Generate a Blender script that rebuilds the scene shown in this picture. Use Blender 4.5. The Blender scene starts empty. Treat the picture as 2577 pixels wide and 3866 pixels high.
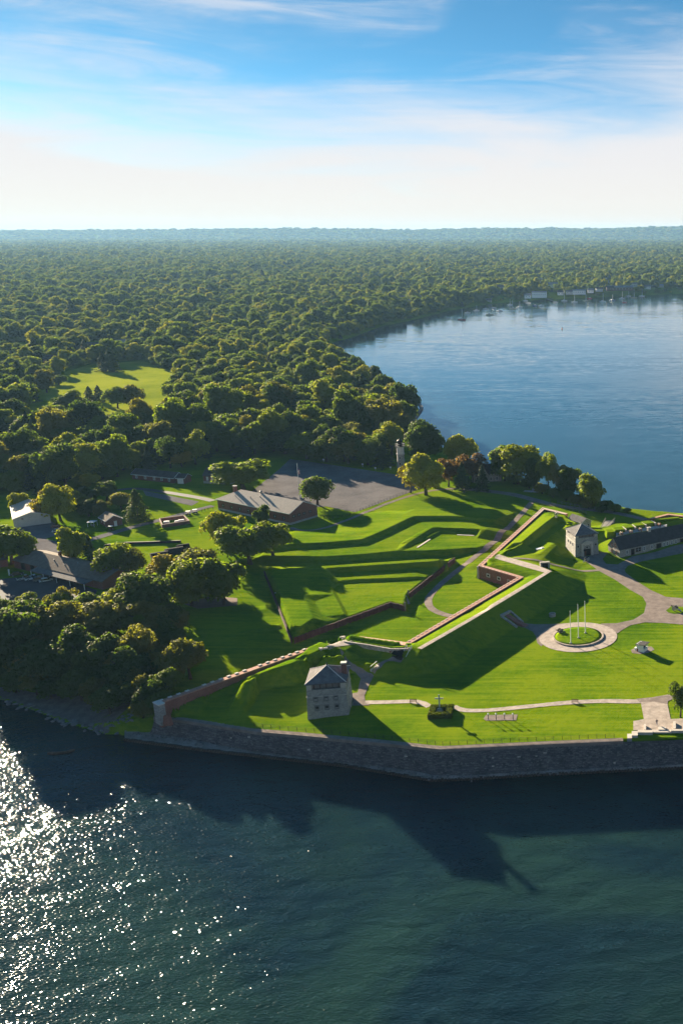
import bpy, math, random
import numpy as np
from mathutils import Vector, Matrix, geometry as geo

scene = bpy.context.scene
RNG = np.random.default_rng(7)
random.seed(7)

# ---------------------------------------------------------------- camera
# survey of the place: camera 135 m above the lake, pitched 15.4 degrees down, looking along +Y.
# F, X0, Y0 are the focal length and principal point of the photograph in its own pixels.
F, X0, Y0, HORIZON, CAM_H = 3862.0, 2465.0, 1933.0, 868.0, 135.0
PW, PH = 2577.0, 3866.0
PITCH = math.atan((Y0 - HORIZON) / F)
CP, SP = math.cos(PITCH), math.sin(PITCH)
cam_data = bpy.data.cameras.new("camera")
cam_data.sensor_fit = 'HORIZONTAL'
cam_data.sensor_width = 24.0
cam_data.lens = 24.0 * F / PW
cam_data.shift_x = (PW / 2 - X0) / PW
cam_data.shift_y = 0.0
cam_data.clip_start = 1.0
cam_data.clip_end = 60000.0
cam = bpy.data.objects.new("camera", cam_data)
cam.location = (0, 0, CAM_H)
cam.rotation_euler = (math.pi / 2 - PITCH, 0, 0)
scene.collection.objects.link(cam)
scene.camera = cam

# ---------------------------------------------------------------- light
SUN_ELEV = math.radians(13.0)
SUN_AZ = math.radians(-40.1)          # measured from +Y towards +X
SUN_STRENGTH = 5.0
SKY_STRENGTH = 0.050
SKY_TINT = (0.40, 0.72, 0.74)
CLOUD_STRENGTH = 0.192
WISP = (2.61, 0.39)
EXPOSURE = 2.3
sun_data = bpy.data.lights.new("sun", 'SUN')
sun_data.energy = SUN_STRENGTH
sun_data.angle = math.radians(0.5)
sun_data.color = (1.0, 0.84, 0.60)
sun = bpy.data.objects.new("sun", sun_data)
sdir = Vector((math.sin(SUN_AZ) * math.cos(SUN_ELEV), math.cos(SUN_AZ) * math.cos(SUN_ELEV), math.sin(SUN_ELEV)))
sun.rotation_euler = sdir.to_track_quat('Z', 'Y').to_euler()
sun.location = (-300, 300, 400)
scene.collection.objects.link(sun)

scene.view_settings.view_transform = 'Standard'
scene.view_settings.look = 'None'
scene.view_settings.exposure = EXPOSURE
scene.view_settings.gamma = 1.0
scene.view_settings.use_curve_mapping = False
scene.render.engine = 'CYCLES'
scene.cycles.use_denoising = True
scene.cycles.max_bounces = 6
scene.cycles.transparent_max_bounces = 6
scene.cycles.volume_bounces = 1
scene.cycles.sample_clamp_indirect = 4.0
scene.cycles.caustics_reflective = False
scene.cycles.caustics_refractive = False

world = bpy.data.worlds.new("World")
scene.world = world
world.use_nodes = True


class NT:
    """small helper round a node tree"""
    def __init__(self, tree):
        self.t = tree
        self.n = tree.nodes
        self.l = tree.links

    def new(self, kind, **kw):
        nd = self.n.new(kind)
        ins = kw.pop('ins', {})
        for k, v in kw.items():
            setattr(nd, k, v)
        for k, v in ins.items():
            self.put(nd, k, v)
        return nd

    def put(self, nd, k, v):
        sock = nd.inputs[k]
        if hasattr(v, 'is_linked') or isinstance(v, bpy.types.NodeSocket):
            self.l.new(v, sock)
        else:
            sock.default_value = v

    def math(self, op, a, b=None, c=None, clamp=False):
        nd = self.n.new('ShaderNodeMath')
        nd.operation = op
        nd.use_clamp = clamp
        for i, v in enumerate((a, b, c)):
            if v is not None:
                self.put(nd, i, v)
        return nd.outputs[0]

    def noise(self, vec, scale, detail=4.0, rough=0.55, dist=0.0, out='Fac'):
        nd = self.new('ShaderNodeTexNoise', ins={'Scale': scale, 'Detail': detail, 'Roughness': rough, 'Distortion': dist})
        if vec is not None:
            self.l.new(vec, nd.inputs['Vector'])
        return nd.outputs[out]

    def ramp(self, fac, stops, interp='LINEAR'):
        nd = self.n.new('ShaderNodeValToRGB')
        cr = nd.color_ramp
        cr.interpolation = interp
        while len(cr.elements) < len(stops):
            cr.elements.new(0.5)
        for e, (p, c) in zip(cr.elements, stops):
            e.position = p
            e.color = (c, c, c, 1) if isinstance(c, (int, float)) else (*c[:3], 1)
        self.l.new(fac, nd.inputs[0])
        return nd.outputs[0]

    def mix(self, fac, a, b, mode='MIX'):
        nd = self.n.new('ShaderNodeMix')
        nd.data_type = 'RGBA'
        nd.blend_type = mode
        self.put(nd, 0, fac)
        self.put(nd, 6, a if not isinstance(a, tuple) else (*a[:3], 1))
        self.put(nd, 7, b if not isinstance(b, tuple) else (*b[:3], 1))
        return nd.outputs[2]

    def mapr(self, v, a, b, c=0.0, d=1.0, smooth=True):
        nd = self.n.new('ShaderNodeMapRange')
        nd.interpolation_type = 'SMOOTHSTEP' if smooth else 'LINEAR'
        self.l.new(v, nd.inputs[0])
        for i, x in enumerate((a, b, c, d)):
            self.put(nd, i + 1, x)
        return nd.outputs[0]

    def vmap(self, vec, loc=(0, 0, 0), rot=(0, 0, 0), scale=(1, 1, 1)):
        nd = self.n.new('ShaderNodeMapping')
        self.l.new(vec, nd.inputs[0])
        nd.inputs[1].default_value = loc
        nd.inputs[2].default_value = rot
        nd.inputs[3].default_value = scale
        return nd.outputs[0]


def build_sky():
    k = NT(world.node_tree)
    for nd in list(k.n):
        k.n.remove(nd)
    tc = k.new('ShaderNodeTexCoord')
    gen = tc.outputs['Generated']
    sep = k.new('ShaderNodeSeparateXYZ')
    k.l.new(gen, sep.inputs[0])
    x, y, z = sep.outputs
    # clear air: the dome's blue reaches low, as behind thin cirrus on a dry morning
    z2 = k.math('MULTIPLY', z, 3.0)
    comb = k.new('ShaderNodeCombineXYZ', ins={0: x, 1: y, 2: z2})
    nrm = k.new('ShaderNodeVectorMath', operation='NORMALIZE')
    k.l.new(comb.outputs[0], nrm.inputs[0])
    sky = k.new('ShaderNodeTexSky')
    sky.sky_type = 'NISHITA'
    sky.sun_disc = False
    sky.sun_elevation = SUN_ELEV
    sky.sun_rotation = SUN_AZ
    sky.altitude = 0.0
    sky.air_density = 1.0
    sky.dust_density = 0.15
    sky.ozone_density = 3.0
    k.l.new(nrm.outputs[0], sky.inputs[0])
    # cirrus: azimuth / elevation coordinates
    az = k.math('ARCTAN2', x, y)
    el = k.math('ARCSINE', z)
    cc = k.new('ShaderNodeCombineXYZ', ins={0: az, 1: el, 2: 0.0})
    warp = k.noise(k.vmap(cc.outputs[0], loc=(3.1, 0.4, 0), rot=(0, 0, 0.12), scale=(3.2, 12.0, 1)), 1.0, 5, 0.55, 0.5)
    fine = k.noise(k.vmap(cc.outputs[0], loc=(0.7, 1.9, 0), rot=(0, 0, 0.16), scale=(4.0, 38.0, 1)), 1.0, 8, 0.62, 1.0)
    big = k.noise(k.vmap(cc.outputs[0], loc=(WISP[0], WISP[1], 0), rot=(0, 0, -0.10), scale=(3.0, 13.0, 1)), 1.0, 5, 0.55, 0.6)
    # low veil: thick at the horizon, ragged upper edge
    dz = k.math('ADD', az, 0.30)
    edge = k.math('MINIMUM', k.math('MULTIPLY_ADD', k.math('MULTIPLY', dz, dz), 0.45, 0.090), 0.15)
    edge = k.math('ADD', edge, k.math('MULTIPLY', k.math('SUBTRACT', warp, 0.5), 0.13))
    edge = k.math('ADD', edge, k.math('MULTIPLY', k.math('SUBTRACT', fine, 0.5), 0.085))
    veil = k.mapr(k.math('SUBTRACT', edge, el), -0.050, 0.050)
    wisp = k.math('MULTIPLY', k.mapr(big, 0.44, 0.66), k.mapr(fine, 0.36, 0.66, 0.10, 1.0))
    wisp = k.math('MULTIPLY', wisp, k.mapr(el, 0.42, 0.20))
    cl = k.math('MAXIMUM', k.math('MULTIPLY', veil, 0.97), k.math('MULTIPLY', wisp, 0.62), clamp=True)
    lowc = k.mapr(el, 0.0, 0.12)
    ccol = k.mix(lowc, (1.0, 0.95, 0.885), (0.90, 0.90, 0.94))
    bg1 = k.new('ShaderNodeBackground', ins={'Color': k.mix(1.0, sky.outputs[0], SKY_TINT, 'MULTIPLY'), 'Strength': SKY_STRENGTH})
    bg2 = k.new('ShaderNodeBackground', ins={'Color': ccol, 'Strength': CLOUD_STRENGTH})
    mx = k.new('ShaderNodeMixShader')
    k.l.new(cl, mx.inputs[0])
    k.l.new(bg1.outputs[0], mx.inputs[1])
    k.l.new(bg2.outputs[0], mx.inputs[2])
    out = k.new('ShaderNodeOutputWorld')
    k.l.new(mx.outputs[0], out.inputs[0])


build_sky()

# ---------------------------------------------------------------- survey helpers
def P(x, y, z):
    """a sight line of the survey met at height z -> world point"""
    u = (x - X0) / F
    v = -(y - Y0) / F
    t = (z - CAM_H) / (-SP + v * CP)
    return (u * t, (CP + v * SP) * t, z)


def sheet_of(ox, oy, s):
    return lambda x, y, z=8.0: P(ox + x / s, oy + y / s, z)


R1 = sheet_of(500, 2300, 1.96)
R2 = sheet_of(1100, 2300, 1.96)
R4 = sheet_of(1000, 1800, 1.96)
R5 = sheet_of(1777, 1800, 1.96)
R6 = sheet_of(900, 1650, 1.96)
R7 = sheet_of(0, 1650, 1568 / 900)
C4 = sheet_of(1400, 2330, 3.136)
C5 = sheet_of(1850, 2050, 3.136)
C6 = sheet_of(1000, 2080, 3.136)
G8 = sheet_of(2050, 1880, 2.975)
OV = sheet_of(0, 0, 1568 / 2577)


def project(X, Y, Z):
    Z = Z - CAM_H
    f = Y * CP - Z * SP
    return X0 + F * X / f, Y0 - F * (Y * SP + Z * CP) / f


def height_at(py, X, Y):
    v = -(py - Y0) / F
    return Y * (v * CP - SP) / (CP + v * SP) + CAM_H


# ---------------------------------------------------------------- materials
MATS = {}


def principled(name, rough=0.8, spec=0.3):
    m = bpy.data.materials.new(name)
    m.use_nodes = True
    k = NT(m.node_tree)
    b = k.n['Principled BSDF']
    b.inputs['Roughness'].default_value = rough
    b.inputs['Specular IOR Level'].default_value = spec
    MATS[name] = m
    return m, k, b


def flat_mat(name, col, rough=0.7, var=0.25, scale=0.6, bump=0.0, metal=0.0, spec=0.3, stretch=(1, 1, 1)):
    """one colour broken up by two scales of noise (wear, dirt, grain)"""
    m, k, b = principled(name, rough, spec)
    tc = k.new('ShaderNodeTexCoord')
    vec = k.vmap(tc.outputs['Object'], scale=stretch)
    n1 = k.noise(vec, scale, 5, 0.6)
    n2 = k.noise(vec, scale * 9.0, 3, 0.6)
    f = k.math('ADD', k.math('MULTIPLY', n1, 0.65), k.math('MULTIPLY', n2, 0.35))
    lo = tuple(c * (1 - var) for c in col)
    hi = tuple(min(1, c * (1 + var)) for c in col)
    k.l.new(k.ramp(f, [(0.3, lo), (0.7, hi)]), b.inputs['Base Color'])
    b.inputs['Metallic'].default_value = metal
    if bump:
        bp = k.new('ShaderNodeBump', ins={'Strength': 0.6, 'Distance': bump, 'Height': n2})
        k.l.new(bp.outputs[0], b.inputs['Normal'])
    return m


def masonry_mat(name, c1, c2, mortar, bw, bh, stain=0.35, bump=0.03, use='Object', mort=0.02, off=0.5):
    """coursed stone or brick too small to pick apart, with stains"""
    m, k, b = principled(name, 0.9, 0.2)
    tc = k.new('ShaderNodeTexCoord')
    vec = tc.outputs[use]
    geo_n = k.new('ShaderNodeNewGeometry')
    sp = k.new('ShaderNodeSeparateXYZ')
    k.l.new(vec, sp.inputs[0])
    # u runs along the wall, v is height
    u = k.math('ADD', sp.outputs[0], k.math('MULTIPLY', sp.outputs[1], 0.83))
    cb = k.new('ShaderNodeCombineXYZ', ins={0: u, 1: sp.outputs[2], 2: 0.0})
    br = k.new('ShaderNodeTexBrick', ins={'Scale': 1.0, 'Mortar Size': mort, 'Brick Width': bw, 'Row Height': bh,
                                          'Color1': (*c1, 1), 'Color2': (*c2, 1), 'Mortar': (*mortar, 1), 'Bias': 0.0})
    br.offset = off
    k.l.new(cb.outputs[0], br.inputs['Vector'])
    n1 = k.noise(vec, 0.35, 6, 0.65)
    n2 = k.noise(vec, 2.6, 4, 0.6)
    st = k.math('ADD', k.math('MULTIPLY', n1, 0.6), k.math('MULTIPLY', n2, 0.4))
    sc = k.ramp(st, [(0.25, 1 - stain), (0.55, 1.0), (0.8, 1 + 0.4 * stain)])
    k.l.new(k.mix(1.0, br.outputs[0], sc, 'MULTIPLY'), b.inputs['Base Color'])
    bp = k.new('ShaderNodeBump', ins={'Strength': 0.8, 'Distance': bump, 'Height': k.math('ADD', br.outputs[1], k.math('MULTIPLY', n2, -0.8))})
    bp.invert = True
    k.l.new(bp.outputs[0], b.inputs['Normal'])
    return m


def grass_mat(name, a, b_, c_, scale=1.0):
    m, k, b = principled(name, 1.0, 0.0)
    tc = k.new('ShaderNodeTexCoord')
    v = tc.outputs['Object']
    n1 = k.noise(v, 0.045 * scale, 5, 0.6)
    n2 = k.noise(v, 0.55 * scale, 4, 0.65)
    n3 = k.noise(v, 3.5 * scale, 3, 0.7)
    stripe = k.noise(k.vmap(v, rot=(0, 0, 0.2), scale=(0.04, 0.75, 1)), 1.0, 2, 0.5)
    n0 = k.noise(v, 0.016 * scale, 4, 0.6, 0.8)
    f = k.math('ADD', k.math('ADD', k.math('ADD', k.math('MULTIPLY', n1, 0.40), k.math('MULTIPLY', k.math('SUBTRACT', n0, 0.5), 0.35)), k.math('MULTIPLY', n2, 0.22)),
               k.math('ADD', k.math('MULTIPLY', n3, 0.16), k.math('MULTIPLY', stripe, 0.30)))
    col = k.ramp(f, [(0.40, a), (0.5, b_), (0.60, c_)])
    # dry, worn patches
    dry = k.mapr(k.noise(v, 0.13 * scale, 6, 0.7), 0.60, 0.75)
    col = k.mix(k.math('MULTIPLY', dry, 0.55), col, (0.19, 0.19, 0.025))
    k.l.new(col, b.inputs['Base Color'])
    b.inputs['Sheen Weight'].default_value = 0.0
    b.inputs['Sheen Roughness'].default_value = 0.6
    b.inputs['Sheen Tint'].default_value = (0.55, 0.75, 0.10, 1)
    bp = k.new('ShaderNodeBump', ins={'Strength': 0.7, 'Distance': 0.12, 'Height': k.math('ADD', n3, k.math('MULTIPLY', n2, 1.5))})
    k.l.new(bp.outputs[0], b.inputs['Normal'])
    return m


def leaf_mat(name, stops, trans=0.55, use_random=True):
    m = bpy.data.materials.new(name)
    m.use_nodes = True
    k = NT(m.node_tree)
    for nd in list(k.n):
        k.n.remove(nd)
    oi = k.new('ShaderNodeObjectInfo')
    gm = k.new('ShaderNodeNewGeometry')
    tc = k.new('ShaderNodeTexCoord')
    n1 = k.noise(tc.outputs['Object'], 0.35, 3, 0.6)
    rnd = k.math('ADD', k.math('MULTIPLY', oi.outputs['Random'], 0.74), k.math('MULTIPLY', n1, 0.20))
    rnd = k.math('ADD', rnd, k.math('MULTIPLY', gm.outputs['Random Per Island'], 0.16))
    col = k.ramp(rnd, stops)
    col = k.mix(1.0, col, (1.68, 1.60, 1.5), 'MULTIPLY')
    d = k.new('ShaderNodeBsdfDiffuse', ins={'Color': col, 'Roughness': 0.6})
    t = k.new('ShaderNodeBsdfTranslucent', ins={'Color': k.mix(1.0, col, (1.35, 1.35, 0.5), 'MULTIPLY')})
    g = k.new('ShaderNodeBsdfGlossy', ins={'Color': (0.6, 0.6, 0.5, 1), 'Roughness': 0.5})
    mx = k.new('ShaderNodeMixShader', ins={0: trans, 1: d.outputs[0], 2: t.outputs[0]})
    mg = k.new('ShaderNodeMixShader', ins={0: 0.03, 1: mx.outputs[0], 2: g.outputs[0]})
    o = k.new('ShaderNodeOutputMaterial')
    k.l.new(mg.outputs[0], o.inputs[0])
    MATS[name] = m
    return m


def M(n):
    return MATS[n]


# ---------------------------------------------------------------- mesh helpers
COL = scene.collection


class MB:
    """collects shapes; build() links them as one mesh object"""
    def __init__(self):
        self.v = []
        self.f = []

    def poly(self, pts):
        i = len(self.v)
        self.v += [tuple(p) for p in pts]
        self.f.append(tuple(range(i, i + len(pts))))
        return self

    def box(self, c, s, rz=0.0, taper=1.0):
        x, y, z = c
        a, b, h = s[0] / 2, s[1] / 2, s[2] / 2
        cr, sr = math.cos(rz), math.sin(rz)
        i = len(self.v)
        for dz, t in ((-h, 1.0), (h, taper)):
            for dx, dy in ((-a, -b), (a, -b), (a, b), (-a, b)):
                dx *= t
                dy *= t
                self.v.append((x + dx * cr - dy * sr, y + dx * sr + dy * cr, z + dz))
        self.f += [(i, i + 3, i + 2, i + 1), (i + 4, i + 5, i + 6, i + 7)] + [(i + j, i + (j + 1) % 4, i + 4 + (j + 1) % 4, i + 4 + j) for j in range(4)]
        return self

    def prism(self, pts, z0, z1, top=None):
        """vertical prism over a CCW 2-D polygon; top may be another ring"""
        n = len(pts)
        i = len(self.v)
        zz = lambda z, j: z[j] if isinstance(z, (list, tuple)) else z
        tp = top or pts
        for j, p in enumerate(pts):
            self.v.append((p[0], p[1], zz(z0, j)))
        for j, p in enumerate(tp):
            self.v.append((p[0], p[1], zz(z1, j)))
        self.f.append(tuple(range(i + n - 1, i - 1, -1)))
        self.f.append(tuple(range(i + n, i + 2 * n)))
        for j in range(n):
            a, b = j, (j + 1) % n
            self.f.append((i + a, i + b, i + n + b, i + n + a))
        return self

    def tube(self, pts, radii, n=8, cap=True):
        pts = [Vector(p) for p in pts]
        if not hasattr(radii, '__len__'):
            radii = [radii] * len(pts)
        i0 = len(self.v)
        for j, p in enumerate(pts):
            d = (pts[min(j + 1, len(pts) - 1)] - pts[max(j - 1, 0)]).normalized()
            up = Vector((0, 0, 1)) if abs(d.z) < 0.95 else Vector((1, 0, 0))
            a = d.cross(up).normalized()
            b = d.cross(a)
            for q in range(n):
                t = 2 * math.pi * q / n
                self.v.append(tuple(p + a * (math.cos(t) * radii[j]) + b * (math.sin(t) * radii[j])))
        for j in range(len(pts) - 1):
            for q in range(n):
                r = (q + 1) % n
                self.f.append((i0 + j * n + q, i0 + (j + 1) * n + q, i0 + (j + 1) * n + r, i0 + j * n + r))
        if cap:
            self.f.append(tuple(i0 + q for q in range(n)))
            self.f.append(tuple(i0 + (len(pts) - 1) * n + q for q in range(n - 1, -1, -1)))
        return self

    def lathe(self, prof, n=16, c=(0, 0)):
        i0 = len(self.v)
        for r, z in prof:
            for q in range(n):
                t = 2 * math.pi * q / n
                self.v.append((c[0] + r * math.cos(t), c[1] + r * math.sin(t), z))
        for j in range(len(prof) - 1):
            for q in range(n):
                r = (q + 1) % n
                self.f.append((i0 + j * n + q, i0 + j * n + r, i0 + (j + 1) * n + r, i0 + (j + 1) * n + q))
        self.f.append(tuple(i0 + q for q in range(n - 1, -1, -1)))
        self.f.append(tuple(i0 + (len(prof) - 1) * n + q for q in range(n)))
        return self

    def mesh(self, name):
        me = bpy.data.meshes.new(name)
        me.from_pydata(self.v, [], self.f)
        me.update()
        return me

    def build(self, name, mat, parent=None, smooth=False):
        me = self.mesh(name)
        return link_mesh(name, me, mat, parent, smooth)


def link_mesh(name, me, mat, parent=None, smooth=False):
    if mat is not None and len(me.materials) == 0:
        me.materials.append(M(mat) if isinstance(mat, str) else mat)
    if smooth:
        me.polygons.foreach_set('use_smooth', [True] * len(me.polygons))
    o = bpy.data.objects.new(name, me)
    COL.objects.link(o)
    if parent is not None:
        o.parent = parent
    return o


def np_mesh(name, verts, quads, smooth=True):
    me = bpy.data.meshes.new(name)
    nv, nf = len(verts), len(quads)
    k = quads.shape[1]
    me.vertices.add(nv)
    me.vertices.foreach_set('co', np.ascontiguousarray(verts, dtype=np.float32).ravel())
    me.loops.add(nf * k)
    me.loops.foreach_set('vertex_index', np.ascontiguousarray(quads, dtype=np.int32).ravel())
    me.polygons.add(nf)
    me.polygons.foreach_set('loop_start', np.arange(0, nf * k, k, dtype=np.int32))
    me.polygons.foreach_set('loop_total', np.full(nf, k, dtype=np.int32))
    if smooth:
        me.polygons.foreach_set('use_smooth', np.ones(nf, dtype=bool))
    me.update(calc_edges=True)
    return me


def tag(o, label=None, cat=None, group=None, kind=None):
    if label:
        o['label'] = label
    if cat:
        o['category'] = cat
    if group:
        o['group'] = group
    if kind:
        o['kind'] = kind
    return o


def empty(name, loc, rz=0.0):
    o = bpy.data.objects.new(name, None)
    o.empty_display_size = 0.5
    o.location = loc
    o.rotation_euler = (0, 0, rz)
    COL.objects.link(o)
    return o


def thing(name, label, cat, loc, rz=0.0, group=None):
    return tag(empty(name, loc, rz), label, cat, group)


def copy_tree(o, parent=None):
    c = o.copy()
    COL.objects.link(c)
    c.parent = parent
    for ch in o.children:
        copy_tree(ch, c)
    return c


def share(o, name, parent, loc, rz=0.0):
    """another object on the same mesh"""
    c = bpy.data.objects.new(name, o.data)
    COL.objects.link(c)
    c.parent = parent
    c.location = loc
    c.rotation_euler = (0, 0, rz)
    return c


# ---------------------------------------------------------------- the materials of the place
grass_mat('grass', (0.052, 0.120, 0.004), (0.100, 0.180, 0.005), (0.168, 0.232, 0.008))
grass_mat('grass_dry', (0.13, 0.18, 0.012), (0.19, 0.235, 0.016), (0.255, 0.285, 0.025), 0.6)
flat_mat('gravel', (0.24, 0.20, 0.18), 1.0, 0.36, 0.45, 0.02, spec=0.0)
flat_mat('flagstone', (0.35, 0.29, 0.25), 0.9, 0.45, 0.7, 0.03)
flat_mat('asphalt', (0.158, 0.148, 0.152), 1.0, 0.32, 0.08, 0.01, spec=0.0)
flat_mat('asphalt_dark', (0.060, 0.058, 0.066), 0.92, 0.30, 0.15, 0.01)
flat_mat('beach_stone', (0.14, 0.12, 0.11), 0.9, 0.5, 0.5, 0.15)
flat_mat('concrete', (0.42, 0.40, 0.38), 0.9, 0.25, 0.4, 0.01)
flat_mat('concrete_old', (0.26, 0.235, 0.22), 0.92, 0.45, 0.35, 0.04)
flat_mat('dirt', (0.16, 0.10, 0.07), 0.95, 0.3, 0.5, 0.03)
masonry_mat('brick_red', (0.34, 0.115, 0.075), (0.24, 0.080, 0.055), (0.30, 0.22, 0.19), 0.42, 0.14, 0.45)
masonry_mat('brick_cope', (0.50, 0.27, 0.20), (0.42, 0.21, 0.155), (0.46, 0.34, 0.29), 0.5, 0.5, 0.25)
masonry_mat('brick_house', (0.27, 0.075, 0.055), (0.20, 0.058, 0.045), (0.26, 0.17, 0.15), 0.3, 0.1, 0.3)
masonry_mat('stone_gray', (0.42, 0.40, 0.37), (0.27, 0.26, 0.245), (0.36, 0.34, 0.32), 0.62, 0.30, 0.45, 0.05)
masonry_mat('stone_rubble', (0.58, 0.53, 0.46), (0.30, 0.27, 0.24), (0.48, 0.44, 0.39), 0.42, 0.26, 0.5, 0.06, off=0.37)
masonry_mat('sea_stone', (0.19, 0.185, 0.195), (0.085, 0.087, 0.10), (0.08, 0.08, 0.09), 1.1, 0.45, 0.7, 0.09, mort=0.05)
flat_mat('stone_block', (0.50, 0.45, 0.40), 0.9, 0.25, 0.8, 0.03)
flat_mat('stone_dark', (0.17, 0.165, 0.17), 0.9, 0.5, 1.2, 0.05)
flat_mat('cap_pink', (0.56, 0.40, 0.33), 0.9, 0.2, 1.0, 0.02)
flat_mat('cap_stone', (0.62, 0.57, 0.52), 0.9, 0.2, 1.0, 0.02)
flat_mat('rust_steel', (0.085, 0.065, 0.055), 0.8, 0.5, 0.8, 0.02, metal=0.2)
flat_mat('shingle_gray', (0.165, 0.155, 0.155), 0.95, 0.38, 0.8, 0.03, spec=0.05)
flat_mat('shingle_brown', (0.20, 0.165, 0.14), 0.95, 0.3, 0.7, 0.03, spec=0.05)
flat_mat('shingle_dark', (0.070, 0.066, 0.068), 0.95, 0.4, 0.6, 0.02, spec=0.05)
flat_mat('roof_tan', (0.46, 0.39, 0.33), 0.9, 0.18, 0.7, 0.02)
flat_mat('metal_roof', (0.24, 0.235, 0.24), 0.6, 0.25, 0.6, 0.0, metal=0.1)
flat_mat('white_paint', (0.78, 0.78, 0.76), 0.6, 0.08, 0.9)
flat_mat('pale_siding', (0.50, 0.50, 0.46), 0.8, 0.15, 0.5)
flat_mat('wood_brown', (0.13, 0.075, 0.05), 0.85, 0.4, 0.8, 0.02, stretch=(1, 1, 0.2))
flat_mat('wood_stockade', (0.115, 0.066, 0.052), 0.9, 0.5, 1.3, 0.03, stretch=(1, 1, 0.15))
flat_mat('wood_gray', (0.24, 0.22, 0.20), 0.85, 0.3, 1.0, 0.02)
flat_mat('wood_red', (0.20, 0.045, 0.03), 0.7, 0.2, 1.0)
flat_mat('iron', (0.030, 0.029, 0.030), 0.6, 0.3, 1.0, 0.0, metal=0.5)
flat_mat('dark_opening', (0.014, 0.013, 0.013), 0.8, 0.2, 1.0)
flat_mat('bronze_green', (0.30, 0.36, 0.34), 0.6, 0.25, 1.0)
flat_mat('bark', (0.085, 0.062, 0.045), 0.95, 0.35, 1.5, 0.03, stretch=(1, 1, 0.2))
flat_mat('bark_pale', (0.26, 0.235, 0.205), 0.95, 0.3, 1.5, 0.03, stretch=(1, 1, 0.2))
flat_mat('rubber', (0.02, 0.02, 0.02), 0.9, 0.1)
flat_mat('cloth_dark', (0.03, 0.03, 0.04), 0.9, 0.2)
flat_mat('cloth_blue', (0.06, 0.08, 0.16), 0.9, 0.2)
flat_mat('skin', (0.45, 0.28, 0.20), 0.6, 0.05)
flat_mat('flag_red', (0.45, 0.03, 0.04), 0.8, 0.1)
flat_mat('flag_blue', (0.02, 0.03, 0.18), 0.8, 0.1)
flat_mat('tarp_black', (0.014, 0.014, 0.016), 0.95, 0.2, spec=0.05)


def glass_mat(name, col):
    m, k, b = principled(name, 0.08, 0.5)
    b.inputs['Base Color'].default_value = (*col, 1)
    return m


glass_mat('window_glass', (0.02, 0.023, 0.028))


def paint_mat(name, col, rough=0.28, coat=0.6):
    m, k, b = principled(name, rough, 0.5)
    b.inputs['Base Color'].default_value = (*col, 1)
    b.inputs['Coat Weight'].default_value = coat
    return m


for nm, c in dict(car_white=(0.75, 0.76, 0.78), car_silver=(0.42, 0.44, 0.46), car_black=(0.018, 0.018, 0.02), car_red=(0.30, 0.02, 0.02), car_gray=(0.16, 0.17, 0.18),
                  hull_white=(0.80, 0.80, 0.78), hull_blue=(0.04, 0.08, 0.22), hull_red=(0.40, 0.03, 0.03), hull_tan=(0.62, 0.55, 0.36)).items():
    paint_mat(nm, c)

leaf_mat('leaf_mixed', [(0.08, (0.030, 0.058, 0.008)), (0.28, (0.052, 0.088, 0.009)), (0.46, (0.080, 0.116, 0.010)), (0.62, (0.120, 0.146, 0.012)), (0.80, (0.175, 0.178, 0.014)), (0.93, (0.215, 0.185, 0.018)), (1.0, (0.19, 0.115, 0.022))])
leaf_mat('leaf_dark', [(0.0, (0.028, 0.052, 0.006)), (0.5, (0.044, 0.074, 0.008)), (1.0, (0.068, 0.100, 0.010))])
leaf_mat('leaf_green', [(0.0, (0.055, 0.090, 0.006)), (0.5, (0.082, 0.120, 0.008)), (1.0, (0.118, 0.150, 0.010))])
leaf_mat('leaf_lime', [(0.0, (0.105, 0.135, 0.007)), (0.5, (0.155, 0.175, 0.009)), (1.0, (0.205, 0.205, 0.011))], 0.42)
leaf_mat('leaf_yellow', [(0.0, (0.130, 0.120, 0.010)), (0.5, (0.185, 0.160, 0.014)), (1.0, (0.240, 0.180, 0.018))], 0.42)
leaf_mat('leaf_olive', [(0.0, (0.064, 0.074, 0.012)), (0.5, (0.098, 0.104, 0.016)), (1.0, (0.135, 0.130, 0.020))])
leaf_mat('leaf_rust', [(0.0, (0.060, 0.036, 0.020)), (0.5, (0.090, 0.055, 0.028)), (1.0, (0.120, 0.075, 0.034))])
leaf_mat('needle', [(0.0, (0.014, 0.028, 0.010)), (0.5, (0.022, 0.040, 0.013)), (1.0, (0.032, 0.054, 0.018))], 0.15)
leaf_mat('hedge', [(0.0, (0.050, 0.072, 0.012)), (0.5, (0.080, 0.100, 0.016)), (1.0, (0.110, 0.120, 0.022))], 0.25)

# ---------------------------------------------------------------- land and water
SEAWALL_PX = [(575, 2708, 5.8), (680, 2719, 6.0), (963, 2763, 6.5), (1150, 2779, 7.0), (1450, 2807, 7.6), (1657, 2830, 8.0), (1865, 2820, 8.0), (2100, 2809, 8.0), (2362, 2798, 8.0), (2577, 2790, 8.0), (3050, 2770, 8.0)]
SEAWALL = [P(*q) for q in SEAWALL_PX]
PILES = [P(x, y, 0.6) for x, y in ((468, 2789), (762, 2828), (1300, 2888), (1625, 2942), (1725, 2940), (2023, 2922), (2330, 2907), (2577, 2895), (3050, 2872))]
BEACH = [P(x, y, 0.2)[:2] for x, y in ((-300, 2560), (0, 2640), (150, 2690), (250, 2730), (400, 2772))]
RIVER_NEAR = [(P(x, y, 6.5)[0] + 2, P(x, y, 6.5)[1] + 9) for x, y in ((2577, 1944), (2400, 1926), (2300, 1902), (2180, 1872), (2030, 1832), (1863, 1778), (1700, 1700))]
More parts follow.
